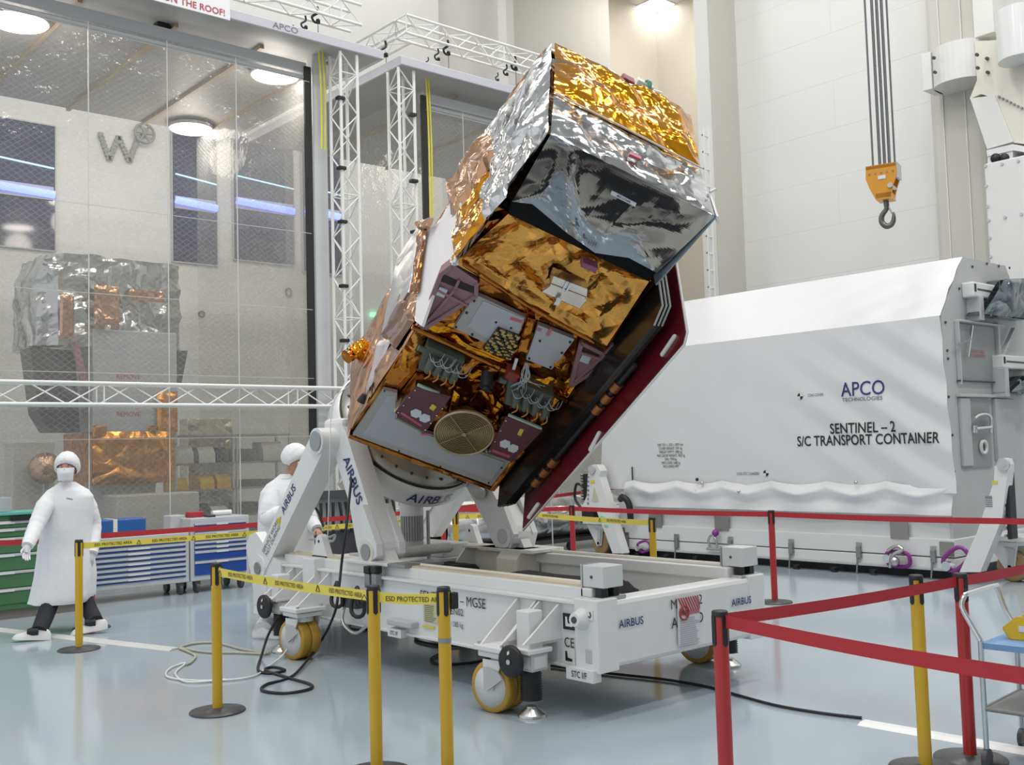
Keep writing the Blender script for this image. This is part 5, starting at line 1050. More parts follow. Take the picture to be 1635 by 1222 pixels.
a = at(1000, 800, 0, XC-.12); b = MB(); b.tube(smoothpath([a+V((0, .12, .02)), a+V((-.05, .02, .06)), a+V((-.03, -.08, -.05)), a+V((0, -.08, -.35))]), .05); tp(b, 'black_hose', BLACK, tc)
for q in ((1113, 766), (1112, 785), (1121, 772), (1367, 771), (1180, 785)): a = at(*q, 0, XC-.10); b = MB(); b.ball(a, .025); tp(b, 'snap_button', BLACK if q[0] == 1113 else STEEL, cv)
# ------------------------------------------------------------------ the two lifting jacks
def liftjack(P, q_arm, q_hole, q_mot, label, wheelq, sgn, xpl):
    """white A-shaped lifting arm with black screw column and caster"""
    A = [at(*q, 0, xpl) for q in q_arm]; t = thing('lifting_jack', label, 'jack', (xpl, sum(p.y for p in A)/len(A), 0), 'lifting jacks of the container')
    b = MB(); b.prism(A, (.16, 0, 0)); pl_ = tp(b, 'arm_plate', WHITE, t)
    c = at(*q_hole, 0, xpl-.004); b = MB(); b.cyl(c, c+V((-.03, 0, 0)), .07, n=18); b.cyl(c+V((-.03, 0, 0)), c+V((-.034, 0, 0)), .03, n=14); tp(b, 'eye', LGREY, pl_)
    a, c = at(*q_mot[0], 0, xpl+.06), at(*q_mot[1], 0, xpl+.06); b = MB(); b.bbox(xpl+.06, xpl+.24, min(a.y, c.y), max(a.y, c.y), min(a.z, c.z), max(a.z, c.z), .015); co_ = tp(b, 'screw_column', BLACK, t)
    b = MB(); n_ = 9
    for k in range(n_): b.cyl((xpl+.07, (a.y if sgn > 0 else max(a.y, c.y)), a.z+(c.z-a.z)*(k+.5)/n_), (xpl+.02, (a.y if sgn > 0 else max(a.y, c.y)), a.z+(c.z-a.z)*(k+.5)/n_), .016, n=8)
    tp(b, 'column_bolts', STEEL, co_)
    w = at(*wheelq, 2, 0); w.z = .17; x, y = w.x, w.y
    b = MB(); b.bbox(x-.22, x+.2, y-.26, y+.26, .47, .53, .01); b.cyl((x, y, .41), (x, y, .48), .12, n=20); tp(b, 'caster_table', WHITE, t)
    for s in (-1, 1): b = MB(); b.prism([(x+s*.13, y+.26, .45), (x+s*.13, y-.1, .45), (x+s*.13, y-.05, .14), (x+s*.13, y+.04, .12)], (.014, 0, 0)); tp(b, 'fork_arm', WHITE, t)
    b = MB(); b.prism([(x-.15, y+.06, .40), (x-.15, y+.0, .36), (x-.15, y+.02, .15), (x-.15, y-.04, .17), (x-.15, y-.07, .38)], (.012, 0, 0)); tp(b, 'brake_lever', LGREY, t)
    for s in (-1, 1):
        o = V((x+s*.055, y, .17)); b = MB(); b.lathe(o-V((.045, 0, 0)), (1, 0, 0), [(0, .12), (0, .155), (.01, .17), (.08, .17), (.09, .155), (.09, .12)], 32); ww = tp(b, 'wheel', mat('tan_tyre', (.36, .24, .11), .45), t)
        b = MB(); b.cyl(o-V((.04, 0, 0)), o+V((.04, 0, 0)), .125, n=26); tp(b, 'wheel_hub', mat('navy_wheel_hub', (.015, .02, .08), .4), ww)
    b = MB(); b.cyl((x-.15, y, .17), (x+.15, y, .17), .025, n=12); tp(b, 'axle', STEEL, t)
    return t, pl_
XJ = 11.7
j1, jp1 = liftjack(None, ((941, 748), (946, 742), (953, 743), (958, 752), (957, 762), (994, 884), (978, 884), (951, 812), (930, 808), (937, 792), (938, 762)), (946, 750), ((930, 757), (937, 800)), 'white lifting jack at the left end of the container', (966, 884), 1, XJ)
a = at(952, 790, 0, XJ-.005); b = MB(); P = [at(*q, 0, XJ-.001) for q in ((949, 778), (957, 801), (951, 802), (945, 800))]; b.prism(P, (-.004, 0, 0)); tp(b, 'pale_label', mat('pale_green_label', (.52, .54, .42), .5), jp1)
a, c = at(943, 767, 0, XJ), at(950, 772, 0, XJ); b = MB(); b.box(XJ-.006, XJ, c.y, a.y, c.z, a.z); tp(b, 'yellow_label', MATS['yellow_label'], jp1)
b = MB()
for k in range(7): p = at(939.5, 762+7*k, 0, XJ-.002); b.cyl(p, p-V((.015, 0, 0)), .016, n=8)
tp(b, 'plate_bolts', GREY, jp1)
a = at(930, 776, 0, XJ+.3); b = MB(); b.tube(smoothpath([a, a+V((0, .14, .02)), a+V((0, .18, -.2)), a+V((0, .05, -.36))]), .022); tp(b, 'power_lead', BLACK, j1)
for q in ((962, 826), (968, 839)): p = at(*q, 0, XJ-.002); b = MB(); b.ball(p, .012, .05, .035); tp(b, 'green_smudge', mat('mint_tape', (.35, .65, .52), .5), jp1)
a, c = at(935, 815, 0, XJ+.2), at(955, 828, 0, XJ+.2); b = MB(); b.bbox(XJ+.1, XJ+.4, c.y, a.y, c.z, a.z, .02); tp(b, 'motor_box', BLACK, j1)
yJ = yR-.55
j2, jp2 = liftjack(None, ((1596, 740), (1600, 732), (1606, 733), (1609, 742), (1609, 752), (1600, 828), (1565, 914), (1532, 914), (1560, 850), (1587, 768), (1588, 745)), (1603, 742), ((1602, 752), (1615, 862)), 'white lifting jack at the right end of the container beside its black column', (1622, 928), 1, XC-.2)
xq2 = XC-.2
a, c = at(1584, 768, 0, xq2), at(1593, 773, 0, xq2); b = MB(); b.box(xq2-.006, xq2, c.y, a.y, c.z, a.z); tp(b, 'yellow_label', MATS['yellow_label'], jp2)
a, c = at(1573, 792, 0, xq2), at(1585, 811, 0, xq2); b = MB()
for k in range(6): b.box(xq2-.005, xq2-.001, c.y, a.y, a.z-(a.z-c.z)*k/6-.012*(2 if k == 0 else 1), a.z-(a.z-c.z)*k/6)
tp(b, 'label_print', mat('grey_label_print', (.25, .25, .27), .5), jp2)
# ================================================================== CRANE HOOK
HX = 11.2; hp = at(1412, 292, 0, HX); t = thing('crane_hook', 'orange crane hook block on steel ropes before the white wall', 'crane hook', hp)
c = at(1413, 275, 0, HX); dv = CX.copy(); dv.z = 0; dv.normalize(); fd = V((-dv.y, dv.x, 0)) ; fd = V((CF.x, CF.y, 0)).normalized()
K = 1/F_PX*((c-EYEP).dot(CF))
YC = mat('crane_orange_paint', (.68, .30, .02), .4); rotx = (dv*.85+fd*-.53).normalized(); roty = V((-rotx.y, rotx.x, 0))
def hb_(u, v, w): return c+rotx*u*K+V((0, 0, -v*K))+roty*w*K
def rot_(u0, u1, v0, v1, w0, w1, m, name, par):
    b = MB(); P = [hb_(u, v, w) for w in (w0, w1) for v in (v0, v1) for u in (u0, u1)]; b.add(P, [(0, 1, 3, 2), (4, 6, 7, 5), (0, 4, 5, 1), (2, 3, 7, 6), (0, 2, 6, 4), (1, 5, 7, 3)]); return tp(b, name, m, par)
for w in (-15, 12):
    b = MB(); b.prism([hb_(*q, w) for q in ((-26, -10), (20, -10), (21, 8), (14, 26), (10, 44), (-14, 44), (-22, 26), (-27, 10))], roty*4*K); sp_ = tp(b, 'side_plate', YC, t)
rot_(-26, 20, -9, -4, -15, 15, YC, 'top_plate', t); rot_(18, 22, -10, 14, -14, 15, LGREY, 'grey_guard', t); rot_(-13, 11, 36, 46, -15, 16, YC, 'bottom_block', t)
rot_(-8, 4, 8, 14, -16, -15.3, WHITE, 'white_plate', t); b = MB()
for k in range(5): b.cyl(hb_(-21+9*k, 3, -16.5), hb_(-21+9*k, 3, -15), 1.3*K, n=8)
tp(b, 'bolts', GREY, t)
b = MB(); b.cyl(hb_(10, 26, -18), hb_(10, 26, 18), 4*K, n=16); b.cyl(hb_(-16, 26, -12), hb_(12, 26, -12), 3*K, n=12); tp(b, 'sheave_pin', STEEL, t)
HK = mat('dark_steel_hook', (.16, .16, .155), .35, .8)
b = MB(); b.cyl(hb_(-1, 44, 0), hb_(0, 55, 0), 4.2*K, n=14); P = [hb_(u, v, 0) for u, v in ((0, 52), (-1, 60), (-6, 66), (-9, 73), (-8, 81), (-2, 87), (5, 86), (9, 80), (10, 72), (9, 66))]
b.tube(smoothpath(P, 6), [K*x for x in np.interp(np.linspace(0, 1, 55), [0, .25, .55, .8, 1], [3.6, 4.2, 4.8, 3.6, 1.6])], 12); tp(b, 'hook', HK, t)
b = MB(); b.cyl(hb_(3, 57, 0), hb_(8, 68, 0), 1.5*K, n=8); tp(b, 'safety_latch', STEEL, t)
RP = mat('grey_wire_rope', (.17, .18, .19), .5, .4, bump=.5, bscale=60)
for k, (u, r_) in enumerate(((-17, 1.6), (-8.5, 1.9), (-6, 1.9), (-1, 1.9), (1.5, 1.9), (6.5, 1.9), (9, 1.9), (15, 1.5))):
    a = hb_(u, -8, -4+2*(k % 2)*4); b = MB(); b.cyl(a, V((a.x, a.y, CZ))+dv*(.0), r_*K, n=10); tp(b, 'wire_rope', RP, t)
# ================================================================== AIR DUCT ON THE COLUMN
XD = 18.6; t = thing('air_duct', 'white air duct wrapped round the column with a collar', 'duct', (XD, yc0, 6)); DU = mat('duct_white_paint', (.72, .715, .69), .4)
def dq(px, py, x=XD): return at(px, py, 0, x)
b = MB(); y0, y1 = dq(1483, 100).y, dq(1566, 100).y; z0, z1 = dq(1520, 133).z, dq(1520, 72).z; n_ = 16; P = []
for k in range(n_+1): a_ = PI*k/n_; P.append(V((XD+.35-.55*math.sin(a_)**.7, (y0+y1)/2+(y0-y1)/2*math.cos(a_), z0)))
P += [V((19.2, y1, z0)), V((19.2, y0, z0))]; b.prism(P, (0, 0, z1-z0)); col_ = tp(b, 'collar', DU, t)
b = MB(); yy = dq(1487, 100).y; b.bbox(XD-.02, XD+.45, yy, yy+.18, z0, z1, .01); tp(b, 'clamp_strip', WHITE, col_)
for q in ((1492, 93), (1494, 116), (1561, 88), (1562, 109), (1577, 94), (1578, 116)): a = dq(*q, XD-.22 if q[0] < 1570 else XD-.05); tp(MB().cyl(a, a+V((-.05, 0, 0)), .03, n=8), 'collar_bolt', DKGREY, col_)
b = MB(); P = [dq(*q, XD-.04) for q in ((1556, 66), (1660, 60), (1660, 176), (1600, 160), (1566, 150), (1548, 158), (1560, 128))]; b.prism(P, (.6, 0, 0)); tp(b, 'duct_elbow', mat('cream_duct_paint', (.70, .67, .60), .45), t)
b = MB(); P = [dq(*q, XD-.08) for q in ((1549, 157), (1588, 152), (1618, 226), (1576, 238))]; b.prism(P, (.5, 0, 0)); ch = tp(b, 'chute', DU, t)
b = MB(); P = [dq(*q, XD-.05) for q in ((1588, 152), (1660, 170), (1660, 232), (1618, 228))]; b.prism(P, (.5, 0, 0)); tp(b, 'chute_side', MATS['cream_duct_paint'], ch)
b = MB(); P = [dq(*q, XD-.14) for q in ((1575, 240), (1617, 230), (1660, 238), (1660, 247), (1618, 240), (1576, 250))]; b.prism(P, (.6, 0, 0)); tp(b, 'flange', WHITE, ch)
b = MB(); a, c = dq(1556, 0, XD+.1), dq(1592, 66, XD+.1); b.bbox(XD, XD+.5, c.y, a.y, z1, CZ, .01); tp(b, 'riser', DU, t)
b = MB(); a = dq(1640, 40); b.cyl((XD-.3, a.y, dq(1635, 105).z), (XD-.3, a.y, dq(1635, 25).z), .38, n=24); tp(b, 'white_canister', WHITE, t)
b = MB()
for k in range(8): a = dq(1596+6*k, 155+3*k, XD-.05); b.cyl(a, a+V((-.04, 0, 0)), .022, n=8)
tp(b, 'seam_rivets', GREY, t)
bx = thing('air_box', 'white riveted air handling box at the right edge below the duct', 'air box', (XD, dq(1610, 350).y, 3.2))
b = MB(); a, c = dq(1571, 262, XD-.2), dq(1660, 520, XD-.2); b.bbox(XD-.2, XD+.55, c.y, a.y, c.z, a.z, .02); tp(b, 'casing', mat('box_white_paint', (.70, .705, .695), .4), bx)
b = MB(); P = [dq(*q, XD-.12) for q in ((1577, 248), (1617, 240), (1617, 262), (1577, 266))]; b.prism(P, (.5, 0, 0)); nk = tp(b, 'neck', WHITE, bx)
for q in (1590, 1604): a = dq(q, 253, XD-.13); b = MB(); b.lathe(a, (-1, 0, 0), [(0, .085), (.03, .085), (.03, .05), (.05, .045), (.05, 0)], 16); tp(b, 'round_socket', BLACK, nk)
b = MB()
for q in ((1574, 265), (1575, 297), (1577, 330), (1579, 352), (1581, 380), (1582, 410), (1600, 262), (1626, 257), (1605, 347), (1631, 342)): a = dq(*q, XD-.2); b.cyl(a, a+V((-.02, 0, 0)), .028, n=8)
tp(b, 'rivets', LGREY, bx)
# ================================================================== BELT BARRIERS
HP = .96
def post(P, col, label, capc=True):
    x, y = P[0], P[1]; t = thing('barrier_post', label, 'barrier post', (x, y, 0), col+' barrier posts'); M_ = YPOST if col == 'yellow' else RPOST; HP = .975 if col == 'yellow' else .96
    b = MB(); b.lathe((x, y, 0), (0, 0, 1), [(0, .18), (.006, .182), (.012, .178), (.022, .06), (.03, .04)], 36); tp(b, 'base', mat('dark_post_base', (.07, .07, .072), .35, .3), t)
    b = MB(); b.cyl((x, y, .02), (x, y, HP-.015), .033, n=24); tp(b, 'tube', M_, t)
    b = MB(); b.lathe((x, y, HP-.025), (0, 0, 1), [(0, .035), (.02, .035), (.025, .03), (.026, 0)], 24)
    for k in range(4):
        a_ = PI/4+PI/2*k+.5; d = V((math.cos(a_), math.sin(a_), 0)); s = V((-d.y, d.x, 0)); o = V((x, y, 0))+d*.031
        b.prism([o-s*.012+V((0, 0, HP-.02)), o+s*.012+V((0, 0, HP-.02)), o+s*.012+V((0, 0, HP-.14)), o+V((0, 0, HP-.15)), o-s*.012+V((0, 0, HP-.14))], d*.005)
    tp(b, 'head', BLACK, t)
    return t
def gt(q, h_=HP): p = at(*q, 2, h_); return V((p.x, p.y, 0))
y1, y2, y3, y4, y5, y6, y7, y8 = [gt(q, .975) for q in ((126, 862), (345, 899), (596, 935), (708, 937), (1462, 918), (1041, 826), (727, 817), (830, 812))]
r1, r2, r3, r4, r5, r6 = [gt(q) for q in ((1231, 815), (1533, 915), (1149, 975), (913, 807), (146, 850), (707, 809))]
post(y1, 'yellow', 'yellow barrier post beside the walking technician'); post(y2, 'yellow', 'yellow barrier post with its whole round base in view, left of the trolley')
p3 = post(y3, 'yellow', 'yellow barrier post in front of the trolley under the two clip latches'); p4 = post(y4, 'yellow', 'yellow barrier post with a grey tape band before the trolley')
b = MB(); b.cyl((y4.x, y4.y, .69), (y4.x, y4.y, .715), .0345, n=24); tp(b, 'grey_tape_band', mat('grey_tape', (.25, .26, .26), .5), p4)
post(y5, 'yellow', 'yellow barrier post at the right behind the crossing red belts'); post(y6, 'yellow', 'yellow barrier post before the white container'); post(y7, 'yellow', 'yellow barrier post seen under the tilt ring'); post(y8, 'yellow', 'yellow barrier post mostly hidden behind the far tilt arm and red sheet')
for q, pp, s in ((y4, p4, .05),): b = MB(); d = V((.75, -.65, 0)); o = q+d*.05; b.bbox(o.x-.02, o.x+.02, o.y-.02, o.y+.02, .86, .945, .006); tp(b, 'belt_clip', BLACK, pp)
post(r1, 'red', 'red barrier post in front of the container, right of the trolley end'); post(r2, 'red', 'red barrier post next to the service cart'); post(r3, 'red', 'red barrier post nearest the camera, crossing the trolley end beam'); post(r4, 'red', 'red barrier post left of the container jack'); post(r5, 'red', 'red barrier post behind the walking technician'); post(r6, 'red', 'red barrier post half hidden behind the tilt ring arm')
def belt(A, B, col, label, n=0, zA=.918, zB=.918, reps=None):
    A = V((A.x, A.y, zA)); B = V((B.x, B.y, zB)); d = (B-A); L = d.length; dh = V((d.x, d.y, 0)).normalized(); s = V((-dh.y, dh.x, 0))
    b = MB(); n_ = 16; ht = .027
    def f(u, v, o): return A+d*u+V((0, 0, (v-.5)*2*ht-.012*math.sin(PI*u)))+s*o
    g0 = lambda u, v: f(u, v, .0012); g1 = lambda u, v: f(1-u, v, -.0012)
    b.grid(g0, n_, 1); b.grid(g1, n_, 1)
    o = tag(b.build('barrier_belt', YBELT if col == 'yellow' else RBELT), label, 'barrier belt', col+' barrier belts')
    if col == 'yellow':
        xd = dh; 
        if xd.dot(CX) < 0: xd = -xd
        nn = xd.cross(V((0, 0, 1)))
        k = max(1, int(L/.85))
        if reps: k = reps
        for i in range(k):
            u = (i+.5)/k; p = A+d*u+V((0, 0, -.012*math.sin(PI*u)))+nn*.0025
            lettering('ESD PROTECTED AREA', p+xd*.04, V((xd.x, xd.y, d.z/L*(1 if d.dot(xd) > 0 else -1))), (0, 0, 1), .036, mat('belt_print', (.10, .085, .02), .6), o, squeeze=.92, bold=.01, lift=.0015)
            q = p-xd*.255; m = MB(); tri = [q+xd*(.024*math.cos(a))+V((0, 0, .024*math.sin(a)-.004)) for a in (PI/2, PI/2+2*PI/3, PI/2+4*PI/3, PI/2)]; m.tube([x+nn*.001 for x in tri], .0026, 5); tp(m, 'warning_triangle', MATS['belt_print'], o)
    return o
belt(y1, y7, 'yellow', 'yellow warning belt running behind the trolley from the left post', zA=.918, reps=8)
belt(y2, y3, 'yellow', 'yellow warning belt crossing in front of the trolley wheels', reps=3); belt(y3, y4, 'yellow', 'short yellow warning belt between the two nearest yellow posts', reps=1)
belt(y7, y8, 'yellow', 'yellow warning belt seen between the tilt arms', reps=1); belt(y8, y6, 'yellow', 'yellow warning belt running from the far arm to the container', reps=2)
belt(r4, r1, 'red', 'red belt across the front of the white container'); rr_ = at(1660, 833, 2, HP-.04); belt(r1, rr_, 'red', 'red belt leading off to the right over the lifting jack')
belt(r3, r2, 'red', 'red belt from the nearest red post up to the post by the cart'); e = at(1720, 1108, 2, .89); belt(r3, e, 'red', 'red belt slanting down to the lower right corner'); e2_ = at(1690, 893, 2, .92); belt(r2, e2_, 'red', 'red belt leading off above the service cart')
belt(r6, r5, 'red', 'red belt running behind the technicians and cabinets'); e3_ = at(-40, 867, 2, .93); belt(r5, e3_, 'red', 'red belt in front of the green cabinet'); belt(r6, r4, 'red', 'red belt behind the far tilt arm and the red sheet'); e4_ = at(1005, 771, 2, 1.1); belt(r6, V((at(985, 778, 1, 12.95).x, 12.95, 0)), 'red', 'red belt along the right tent behind the silver tubes', zB=.95)
# ================================================================== TOOL CABINETS
def cabinet(x0, x1, y, ztop, rows, body, drawer, label, feet=True, handle=None, z0=.15):
    t = thing('tool_cabinet', label, 'tool cabinet', ((x0+x1)/2, y+.3, 0)); D = .55
    b = MB(); b.bbox(x0, x1, y+.012, y+D, z0, ztop, .01); tp(b, 'body', body, t)
    H = ztop-.06-(z0+.06); tot = sum(rows); z = ztop-.06
    for r_ in rows:
        h_ = H*r_/tot; b = MB(); b.box(x0+.05, x1-.05, y, y+.02, z-h_+.008, z-.004); d_ = tp(b, 'drawer', drawer, t)
        b = MB(); b.bbox(x0+.05, x1-.05, y-.012, y+.004, z-.033 if h_ > .06 else z-.5*h_, z-.004, .004); hd = tp(b, 'handle', handle or mat('grey_drawer_grip', (.48, .50, .52), .35), d_)
        if h_ < .2:
            b = MB(); w_ = x1-x0; b.box(x0+w_*.42, x0+w_*.62, y-.014, y-.011, z-.035, z-.015); tp(b, 'label_slip', mat('white_slip', (.68, .69, .70), .5), hd)
        z -= h_
    if feet:
        for x in (x0+.1, x1-.1):
            for yy in (y+.07, y+D-.08):
                b = MB(); b.cyl((x-.02, yy, .065), (x+.02, yy, .065), .065, n=20); b.box(x-.035, x+.035, yy-.04, yy+.04, .10, z0); tp(b, 'caster', DKGREY, t)
    else: b = MB(); b.box(x0+.02, x1-.02, y+.05, y+D-.02, 0, z0); tp(b, 'plinth', mat('brown_grey_plinth', (.20, .18, .16), .6), t)
    return t
CB = mat('pale_cabinet_frame', (.50, .52, .54), .4); CY = 12.55
xa, xb = at(128, 900, 1, CY).x, at(303, 900, 1, CY).x; zt1 = at(290, 851, 1, CY).z; cabinet(xa, xb, CY, zt1, [1.1]+[1]*7, CB, BLUE, 'blue drawer cabinet on casters behind the yellow belt, left one of the two')
xc, xd_ = at(305, 900, 1, CY).x, at(399, 880, 1, CY).x; zt2 = at(330, 827, 1, CY).z; cabinet(xc, xd_, CY, zt2, [1, 1, 1, 1, 1, 1, 2.2, 3.2], CB, BLUE, 'blue drawer cabinet on casters with deep lower drawers, right one of the two')
GY = 12.2; xg0, xg1 = 2.2, at(136, 880, 1, GY).x; ztg = at(30, 822, 1, GY).z; cabinet(xg0, xg1, GY, ztg, [1.2, 1.5, 2.6, 2.8, 2.8, 2.6], GREEN, GREEN, 'green drawer cabinet behind the walking technician at the left edge', feet=False, z0=.10)
p = at(25, 822, 1, GY-.01); b = MB(); b.box(xg0, xg1, GY-.02, GY+.58, ztg, ztg+.025); tag(b.build('cabinet_mat', mat('teal_mat', (.12, .42, .36), .5)), 'thin teal mat lying on the green cabinet', 'mat')
a = at(33, 826, 1, GY-.005); b_ = at(48, 829, 1, GY-.005); b = MB(); b.box(a.x-.1, b_.x, GY-.03, GY-.01, ztg-.06, ztg-.015); tag(b.build('cabinet_lock', BLACK), 'black lock strip with a pale label on the green cabinet front', 'lock strip')
a = at(-8, 795, 1, GY+.2); c = at(17, 815, 1, GY+.2); b = MB(); b.bbox(a.x, c.x, GY+.15, GY+.4, ztg+.025, a.z, .01); tag(b.build('clear_box', filmmat('clear_box_plastic', .35, (.9, .92, .93), .0, col=(.6, .62, .64))), 'clear plastic box on the green cabinet at the left edge', 'box')
b = MB(); b.bbox(at(160, 840, 1, CY+.15).x, at(231, 840, 1, CY+.15).x, CY+.1, CY+.42, zt1, at(200, 829, 1, CY+.1).z, .015); bc = thing('blue_case', 'flat blue case with a white band on the left blue cabinet', 'case', (5, CY+.25, zt1)); tp(b, 'shell', mat('blue_case_plastic', (.02, .11, .36), .35), bc)
x_ = at(184, 838, 1, CY+.1).x; b = MB(); b.box(x_-.025, x_+.025, CY+.095, CY+.425, zt1, at(200, 829, 1, CY+.1).z+.003); tp(b, 'white_band', WHITE, bc)
r = random.Random(12)
for k, (pa_, pb_, hh, m, nm, lab) in enumerate(((163, 215, .03, mat('yellow_folder', (.55, .48, .16), .5), 'folder', 'pale yellow folder lying on the left blue cabinet'), (216, 232, .04, BLACK, 'black_pouch', 'small black pouch on the left blue cabinet'), (234, 262, .05, mat('grey_box', (.45, .46, .47), .4), 'parts_box', 'grey parts box on the left blue cabinet'), (264, 268, .04, REDINK, 'red_clip', 'small red clip on the left blue cabinet'), (270, 290, .04, mat('pale_gold_pad', (.55, .48, .25), .5), 'note_pad', 'pale gold note pad on the left blue cabinet'))):
    x0_, x1_ = at(pa_, 850, 1, CY+.05).x, at(pb_, 850, 1, CY+.05).x; b = MB(); b.bbox(x0_, x1_, CY+.02, CY+.09, zt1, zt1+hh, .006); tag(b.build(nm, m), lab, nm.replace('_', ' '))
x0_, x1_ = at(306, 822, 1, CY+.1).x, at(326, 822, 1, CY+.1).x
for pa_, pb_, hh, m, nm, lab in ((303, 325, .045, REDINK, 'red_pouch', 'red tool pouch on the right blue cabinet'), (328, 352, .012, BLACK, 'black_rod', 'thin black rod on the right blue cabinet'), (344, 374, .035, WHITE, 'white_tube', 'white tube on the right blue cabinet'), (323, 335, .02, DKGREY, 'black_tool', 'small dark tool on the right blue cabinet edge')):
    x0_, x1_ = at(pa_, 822, 1, CY+.2).x, at(pb_, 822, 1, CY+.2).x; y_ = CY+(.02 if nm == 'black_tool' else .2); b = MB()
    if nm in ('black_rod', 'white_tube'): b.cyl((x0_, y_+.1, zt2+hh), (x1_, y_+.1, zt2+hh), hh, n=14)
    else: b.bbox(x0_, x1_, y_, y_+.14, zt2, zt2+hh*1.6, .01)
    tag(b.build(nm, m), lab, nm.replace('_', ' '))
a = at(272, 824, 1, CY+.3); c = at(298, 845, 1, CY+.3); b = MB(); b.bbox(a.x, c.x-.02, CY+.3, CY+.52, zt1, a.z, .01); tag(b.build('grey_carton', LGREY), 'grey carton at the rear of the left blue cabinet', 'carton')
# ================================================================== SERVICE CART
c0 = at(1577, 1228, 2, 0); def_x = V((.83, .56, 0)).normalized(); cy_ = V((-def_x.y, def_x.x, 0))
def zover(P, py):
    best = 0; lo, hi_ = 0.0, 3.0
    for _ in range(40):
        md = (lo+hi_)/2; d = V((P.x, P.y, md))-EYEP; yv = 611-F_PX*d.dot(CU)/d.dot(CF)
        if yv > py: lo = md
        else: hi_ = md
    return lo
zt_, zl_, zh_ = zover(c0, 1030), zover(c0, 1132), zover(c0, 958)
ct = thing('service_cart', 'tubular steel service cart with blue top at the right edge', 'cart', c0)
TB_ = mat('pale_zinc_tube', (.55, .60, .62), .25, .8)
rx_ = CX.copy(); rx_.z = 0; rx_.normalize(); fy_ = V((CF.x, CF.y, 0)).normalized(); uy = (rx_*.70+fy_*.71).normalized(); ux = V((uy.y, -uy.x, 0))
for o in (c0, c0+uy*.5, c0+ux*.8, c0+ux*.8+uy*.5): b = MB(); b.tube([o+V((0, 0, .10)), o+V((0, 0, zt_+.02))], .014); tp(b, 'cart_upright', TB_, ct)
b = MB(); hA = c0+V((0, 0, zt_+.02)); hh_ = zh_-zt_; P = [hA, hA-ux*.05+V((0, 0, hh_*.40)), hA-ux*.085+V((0, 0, hh_*.72)), hA-ux*.08+uy*.02+V((0, 0, hh_*.93)), hA-ux*.075+uy*.07+V((0, 0, hh_)), hA-ux*.075+uy*.43+V((0, 0, hh_)), hA-ux*.08+uy*.48+V((0, 0, hh_*.93)), hA-ux*.05+uy*.5+V((0, 0, hh_*.4)), hA+uy*.5]; b.tube(smoothpath(P, 6), .014); tp(b, 'push_handle', CHROME, ct)
q = [c0, c0+ux*.8, c0+ux*.8+uy*.5, c0+uy*.5]
b = MB(); b.prism([p+V((0, 0, zt_-.02)) for p in q], (0, 0, .03)); tp(b, 'blue_top', mat('sky_blue_mat', (.16, .30, .52), .5), ct)
b = MB(); b.prism([p+V((0, 0, zl_-.01)) for p in q], (0, 0, .015)); b.tube([p+V((0, 0, zl_)) for p in q+[q[0]]], .012); tp(b, 'lower_shelf', mat('grey_shelf', (.24, .23, .22), .5), ct)
for p in q:
    b = MB(); b.cyl(V((p.x, p.y, .05))-ux*.012, V((p.x, p.y, .05))+ux*.012, .05, n=18); b.cyl((p.x, p.y, .05), (p.x, p.y, .12), .012); tp(b, 'caster', DKGREY, ct)
o = c0+ux*.05+uy*.17+V((0, 0, zt_+.01)); yb_ = thing('yellow_bin', 'yellow open fronted bin on the blue cart top', 'bin', o)
def bl(u, v, z): return o+ux*u+uy*v+V((0, 0, z))
b = MB(); b.prism([bl(0, 0, .05), bl(.03, 0, 0), bl(.22, 0, 0), bl(.22, 0, .12), bl(.07, 0, .12), bl(0, 0, .06)], uy*.006); b.prism([bl(0, .14, .05), bl(.03, .14, 0), bl(.22, .14, 0), bl(.22, .14, .12), bl(.07, .14, .12), bl(0, .14, .06)], uy*.006); b.prism([bl(.03, 0, 0), bl(.22, 0, 0), bl(.22, .146, 0), bl(.03, .146, 0)], (0, 0, .005)); b.prism([bl(0, 0, .05), bl(.03, 0, 0), bl(.03, .146, 0), bl(0, .146, .05)], ux*.005); b.prism([bl(.22, 0, 0), bl(.22, .146, 0), bl(.22, .146, .12), bl(.22, 0, .12)], ux*.006)
tp(b, 'tub', mat('bright_yellow_plastic', (.72, .46, .02), .4), yb_); b = MB(); b.prism([bl(.08, -.002, .045), bl(.2, -.002, .045), bl(.2, -.002, .075), bl(.08, -.002, .075)], uy*-.002); tp(b, 'paper_label', MATS['white_paper'], yb_)
b = MB(); b.cyl(c0+ux*.30+uy*.05+V((0, 0, .012)), c0+ux*.45+uy*.08+V((0, 0, .012)), .01); o_ = tag(b.build('hand_tool', mat('yellow_grip', (.65, .45, .02), .4)), 'yellow handled tool lying on the floor under the cart', 'tool')
# ================================================================== CABLES AND FLOOR COVERS
def cable(name, pts, r, m, label, n=10): b = MB(); b.tube(smoothpath(pts, n), r, 8); return tag(b.build(name, m), label, 'cable' if 'hose' not in name else 'hose')
fl = lambda x, y, z=.012: (lambda p: V((p.x, p.y, z)))(at(x, y, 2, 0))
xk = 4.52
cable('black_cable', [at(571, 712, 0, 5.0), at(562, 760, 0, 4.75), at(552, 850, 0, 4.5), at(546, 895, 0, xk), at(541, 940, 0, 4.45), at(534, 980, 0, 4.42), fl(512, 1044, .10), fl(470, 1080), fl(425, 1096), fl(420, 1106), fl(455, 1110), fl(492, 1104), fl(496, 1096), fl(460, 1085), fl(424, 1073), fl(436, 1068), fl(455, 1073), fl(430, 1078), fl(412, 1072), fl(418, 1052, .03), at(428, 1015, 0, 4.3), at(444, 985, 0, 4.35)], .011, BLACK, 'black cable looping from the satellite down onto the floor')
